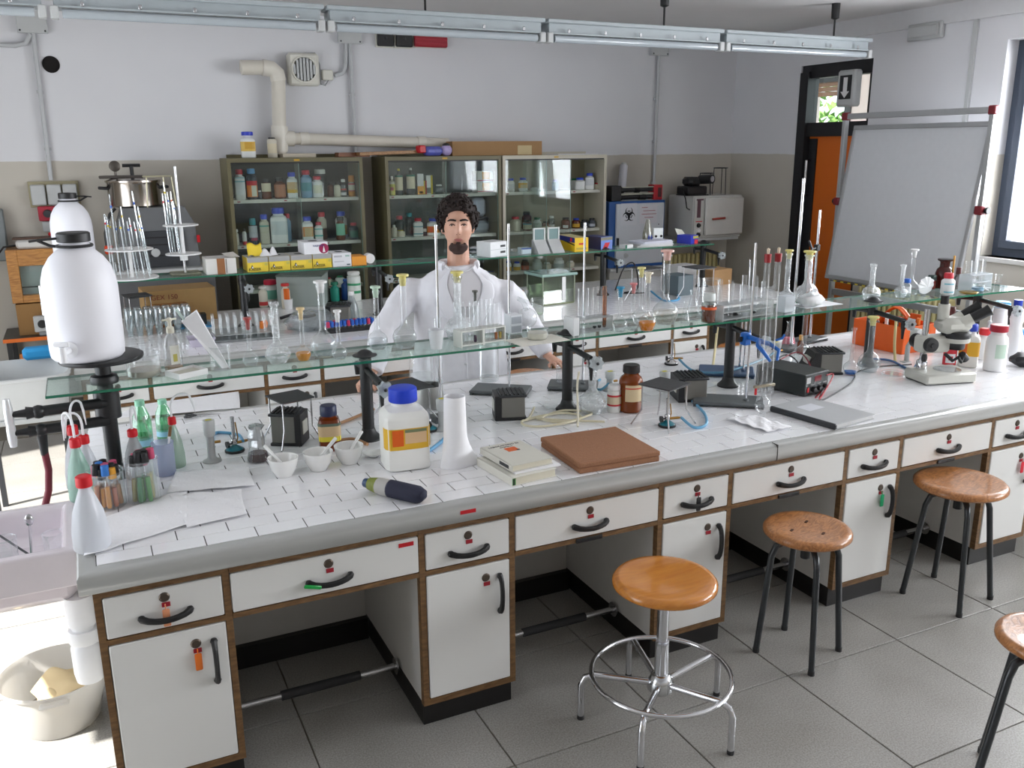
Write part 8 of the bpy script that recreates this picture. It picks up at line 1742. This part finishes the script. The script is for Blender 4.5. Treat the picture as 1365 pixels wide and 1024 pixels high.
obj('hair', hm, HAIR, person, smooth=180)
# clothes
COAT = mat((226, 226, 232), .75, noise=.03, scale=8, bump=.0)
def ringc(z):
    T = [(.42, .285, .18), (.7, .28, .18), (.92, .272, .172), (1.1, .256, .165), (1.25, .256, .16), (1.34, .262, .148), (1.39, .246, .13), (1.435, .18, .108), (1.47, .115, .094), (1.50, .09, .086)]
    for a, b in zip(T, T[1:]):
        if z <= b[0]: u = max(0, (z-a[0])/(b[0]-a[0])); return a[1]+(b[1]-a[1])*u, a[2]+(b[2]-a[2])*u
    return T[-1][1:]
def coat_pt(a, z, out=0):
    w_, d_ = ringc(z); e = 2.4; q = 1/((abs(cos(a))**e+abs(sin(a))**e)**(1/e)); fold = .006*sin(a*9+z*5)*max(0, min(1, (1.35-z)*2))
    return wl((w_+out+fold)*q*cos(a), (d_+out+fold)*q*sin(a)+.03, z)
cm = MB(); n = 48; zz_ = [.42+i*.03 for i in range(36)]+[1.485]; V = [coat_pt(2*pi*i/n, z) for z in zz_ for i in range(n)]
cm.add(V, [(k*n+i, k*n+(i+1) % n, (k+1)*n+(i+1) % n, (k+1)*n+i) for k in range(len(zz_)-1) for i in range(n)]+[tuple(range(n-1, -1, -1)), tuple((len(zz_)-1)*n+i for i in range(n))])
for (S_, E_, W_2, H_) in WR:
    s = 1 if S_.x > 0 else -1; S0 = Vector(wl(s*.17, .03, 1.33)); S_ = S_-Vector((0, 0, .035))
    d = (W_2-E_); cm.tube([S0, S_-Vector((s*.012, 0, .01)), S_*.72+E_*.28, S_*.35+E_*.65, E_, E_+d*.4, E_+d*.75, E_+d*.98], [.08, .092, .082, .073, .071, .07, .065, .057], 20)
ct = obj('lab_coat', cm, mat((228, 228, 234), .8, noise=.03, scale=8), person, smooth=180); r_m = ct.modifiers.new('remesh', 'REMESH'); r_m.mode = 'VOXEL'; r_m.voxel_size = .009; r_m.use_smooth_shade = True; sm_ = ct.modifiers.new('smooth', 'SMOOTH'); sm_.factor = .5; sm_.iterations = 4
tx = bpy.data.textures.new('cloth_folds', 'CLOUDS'); tx.noise_scale = .11; dm = ct.modifiers.new('folds', 'DISPLACE'); dm.texture = tx; dm.strength = .022; dm.mid_level = .5; dm.texture_coords = 'LOCAL'
# T-shirt wedge, lapels, print, button
def strip(fn, nu, nv, off=-1):
    m = MB(); V = [fn(i/nu, j/nv) for j in range(nv+1) for i in range(nu+1)]; m.add(V, [(j*(nu+1)+i, j*(nu+1)+i+1, (j+1)*(nu+1)+i+1, (j+1)*(nu+1)+i) for j in range(nv) for i in range(nu)]); return m
def vw(z): return .03+.5*max(0, (z-1.13)/.37)     # half angle of the open front
ts = strip(lambda u, v: coat_pt(-pi/2+.12+(-1+2*u)*vw(1.13+.375*v)*1.0, 1.13+(.335+.02*(2*u-1)**2)*v, .008), 16, 16)
to = obj('t_shirt', ts, mat((214, 212, 216), .8, noise=.03), person, smooth=180); sd = to.modifiers.new('solid', 'SOLIDIFY'); sd.thickness = .006
obj('neckline', MB().tube([coat_pt(-pi/2+.12+(-1+2*i/12)*.85, 1.492-.03*sin(pi*i/12), .006) for i in range(13)], .006, 8), mat((222, 222, 226), .8), to)
for k in range(4):
    a = -pi/2+.02+k*.11; obj('print', strip(lambda u, v: coat_pt(a+u*.07, 1.215+v*.06, .0095), 2, 2), mat((150, 146, 148), .7), to)
    if k > 1: obj('print', strip(lambda u, v: coat_pt(a+u*.06, 1.14+v*.045, .0095), 2, 2), mat((150, 146, 148), .7), to)
for s in (-1, 1):
    def lap(u, v, s=s):
        z = 1.12+.365*v; e = vw(z); wd = (.05+.30*sin(pi*min(1, v*1.02))**.8)*(.95 if v < .78 else .8); return coat_pt(-pi/2+.12+s*(e+wd*u), z, .016-.006*u)
    lo_ = obj('lapel', strip(lap, 8, 16), COAT, person, smooth=180); sd = lo_.modifiers.new('solid', 'SOLIDIFY'); sd.thickness = .005
obj('collar', MB().tube([coat_pt(-pi/2+.12+.95+(2*pi-1.9)*i/20, 1.485, .004) for i in range(21)], .016, 8, ex=1.8), COAT, person)
obj('front_edge', MB().tube([coat_pt(-pi/2+.12, z, .002) for z in (1.13, 1.0, .85, .7, .5)], .005, 6), COAT, person)
for k, (u, z) in enumerate(((-pi/2+.09, 1.09), (-pi/2+.09, .95), (-pi/2+.09, .81))): c = coat_pt(u, z, .006); obj('button', MB().ball(c, .009, 8), mat((206, 206, 210), .4), person)
tr = MB()
for s in (-1, 1): tr.tube([wl(s*.09, .03, .95), wl(s*.1, .03, .5), wl(s*.1, .04, .06)], [.1, .075, .07], 16)
obj('trousers', tr, mat((52, 58, 78), .8, noise=.08), person)
for s in (-1, 1): obj('shoe', MB().cbox(-.045, -.17, 0, .045, .1, .075, .025).rot(ya, 'Z').move(*wl(s*.1, 0, 0)), mat((40, 38, 38), .5), person)
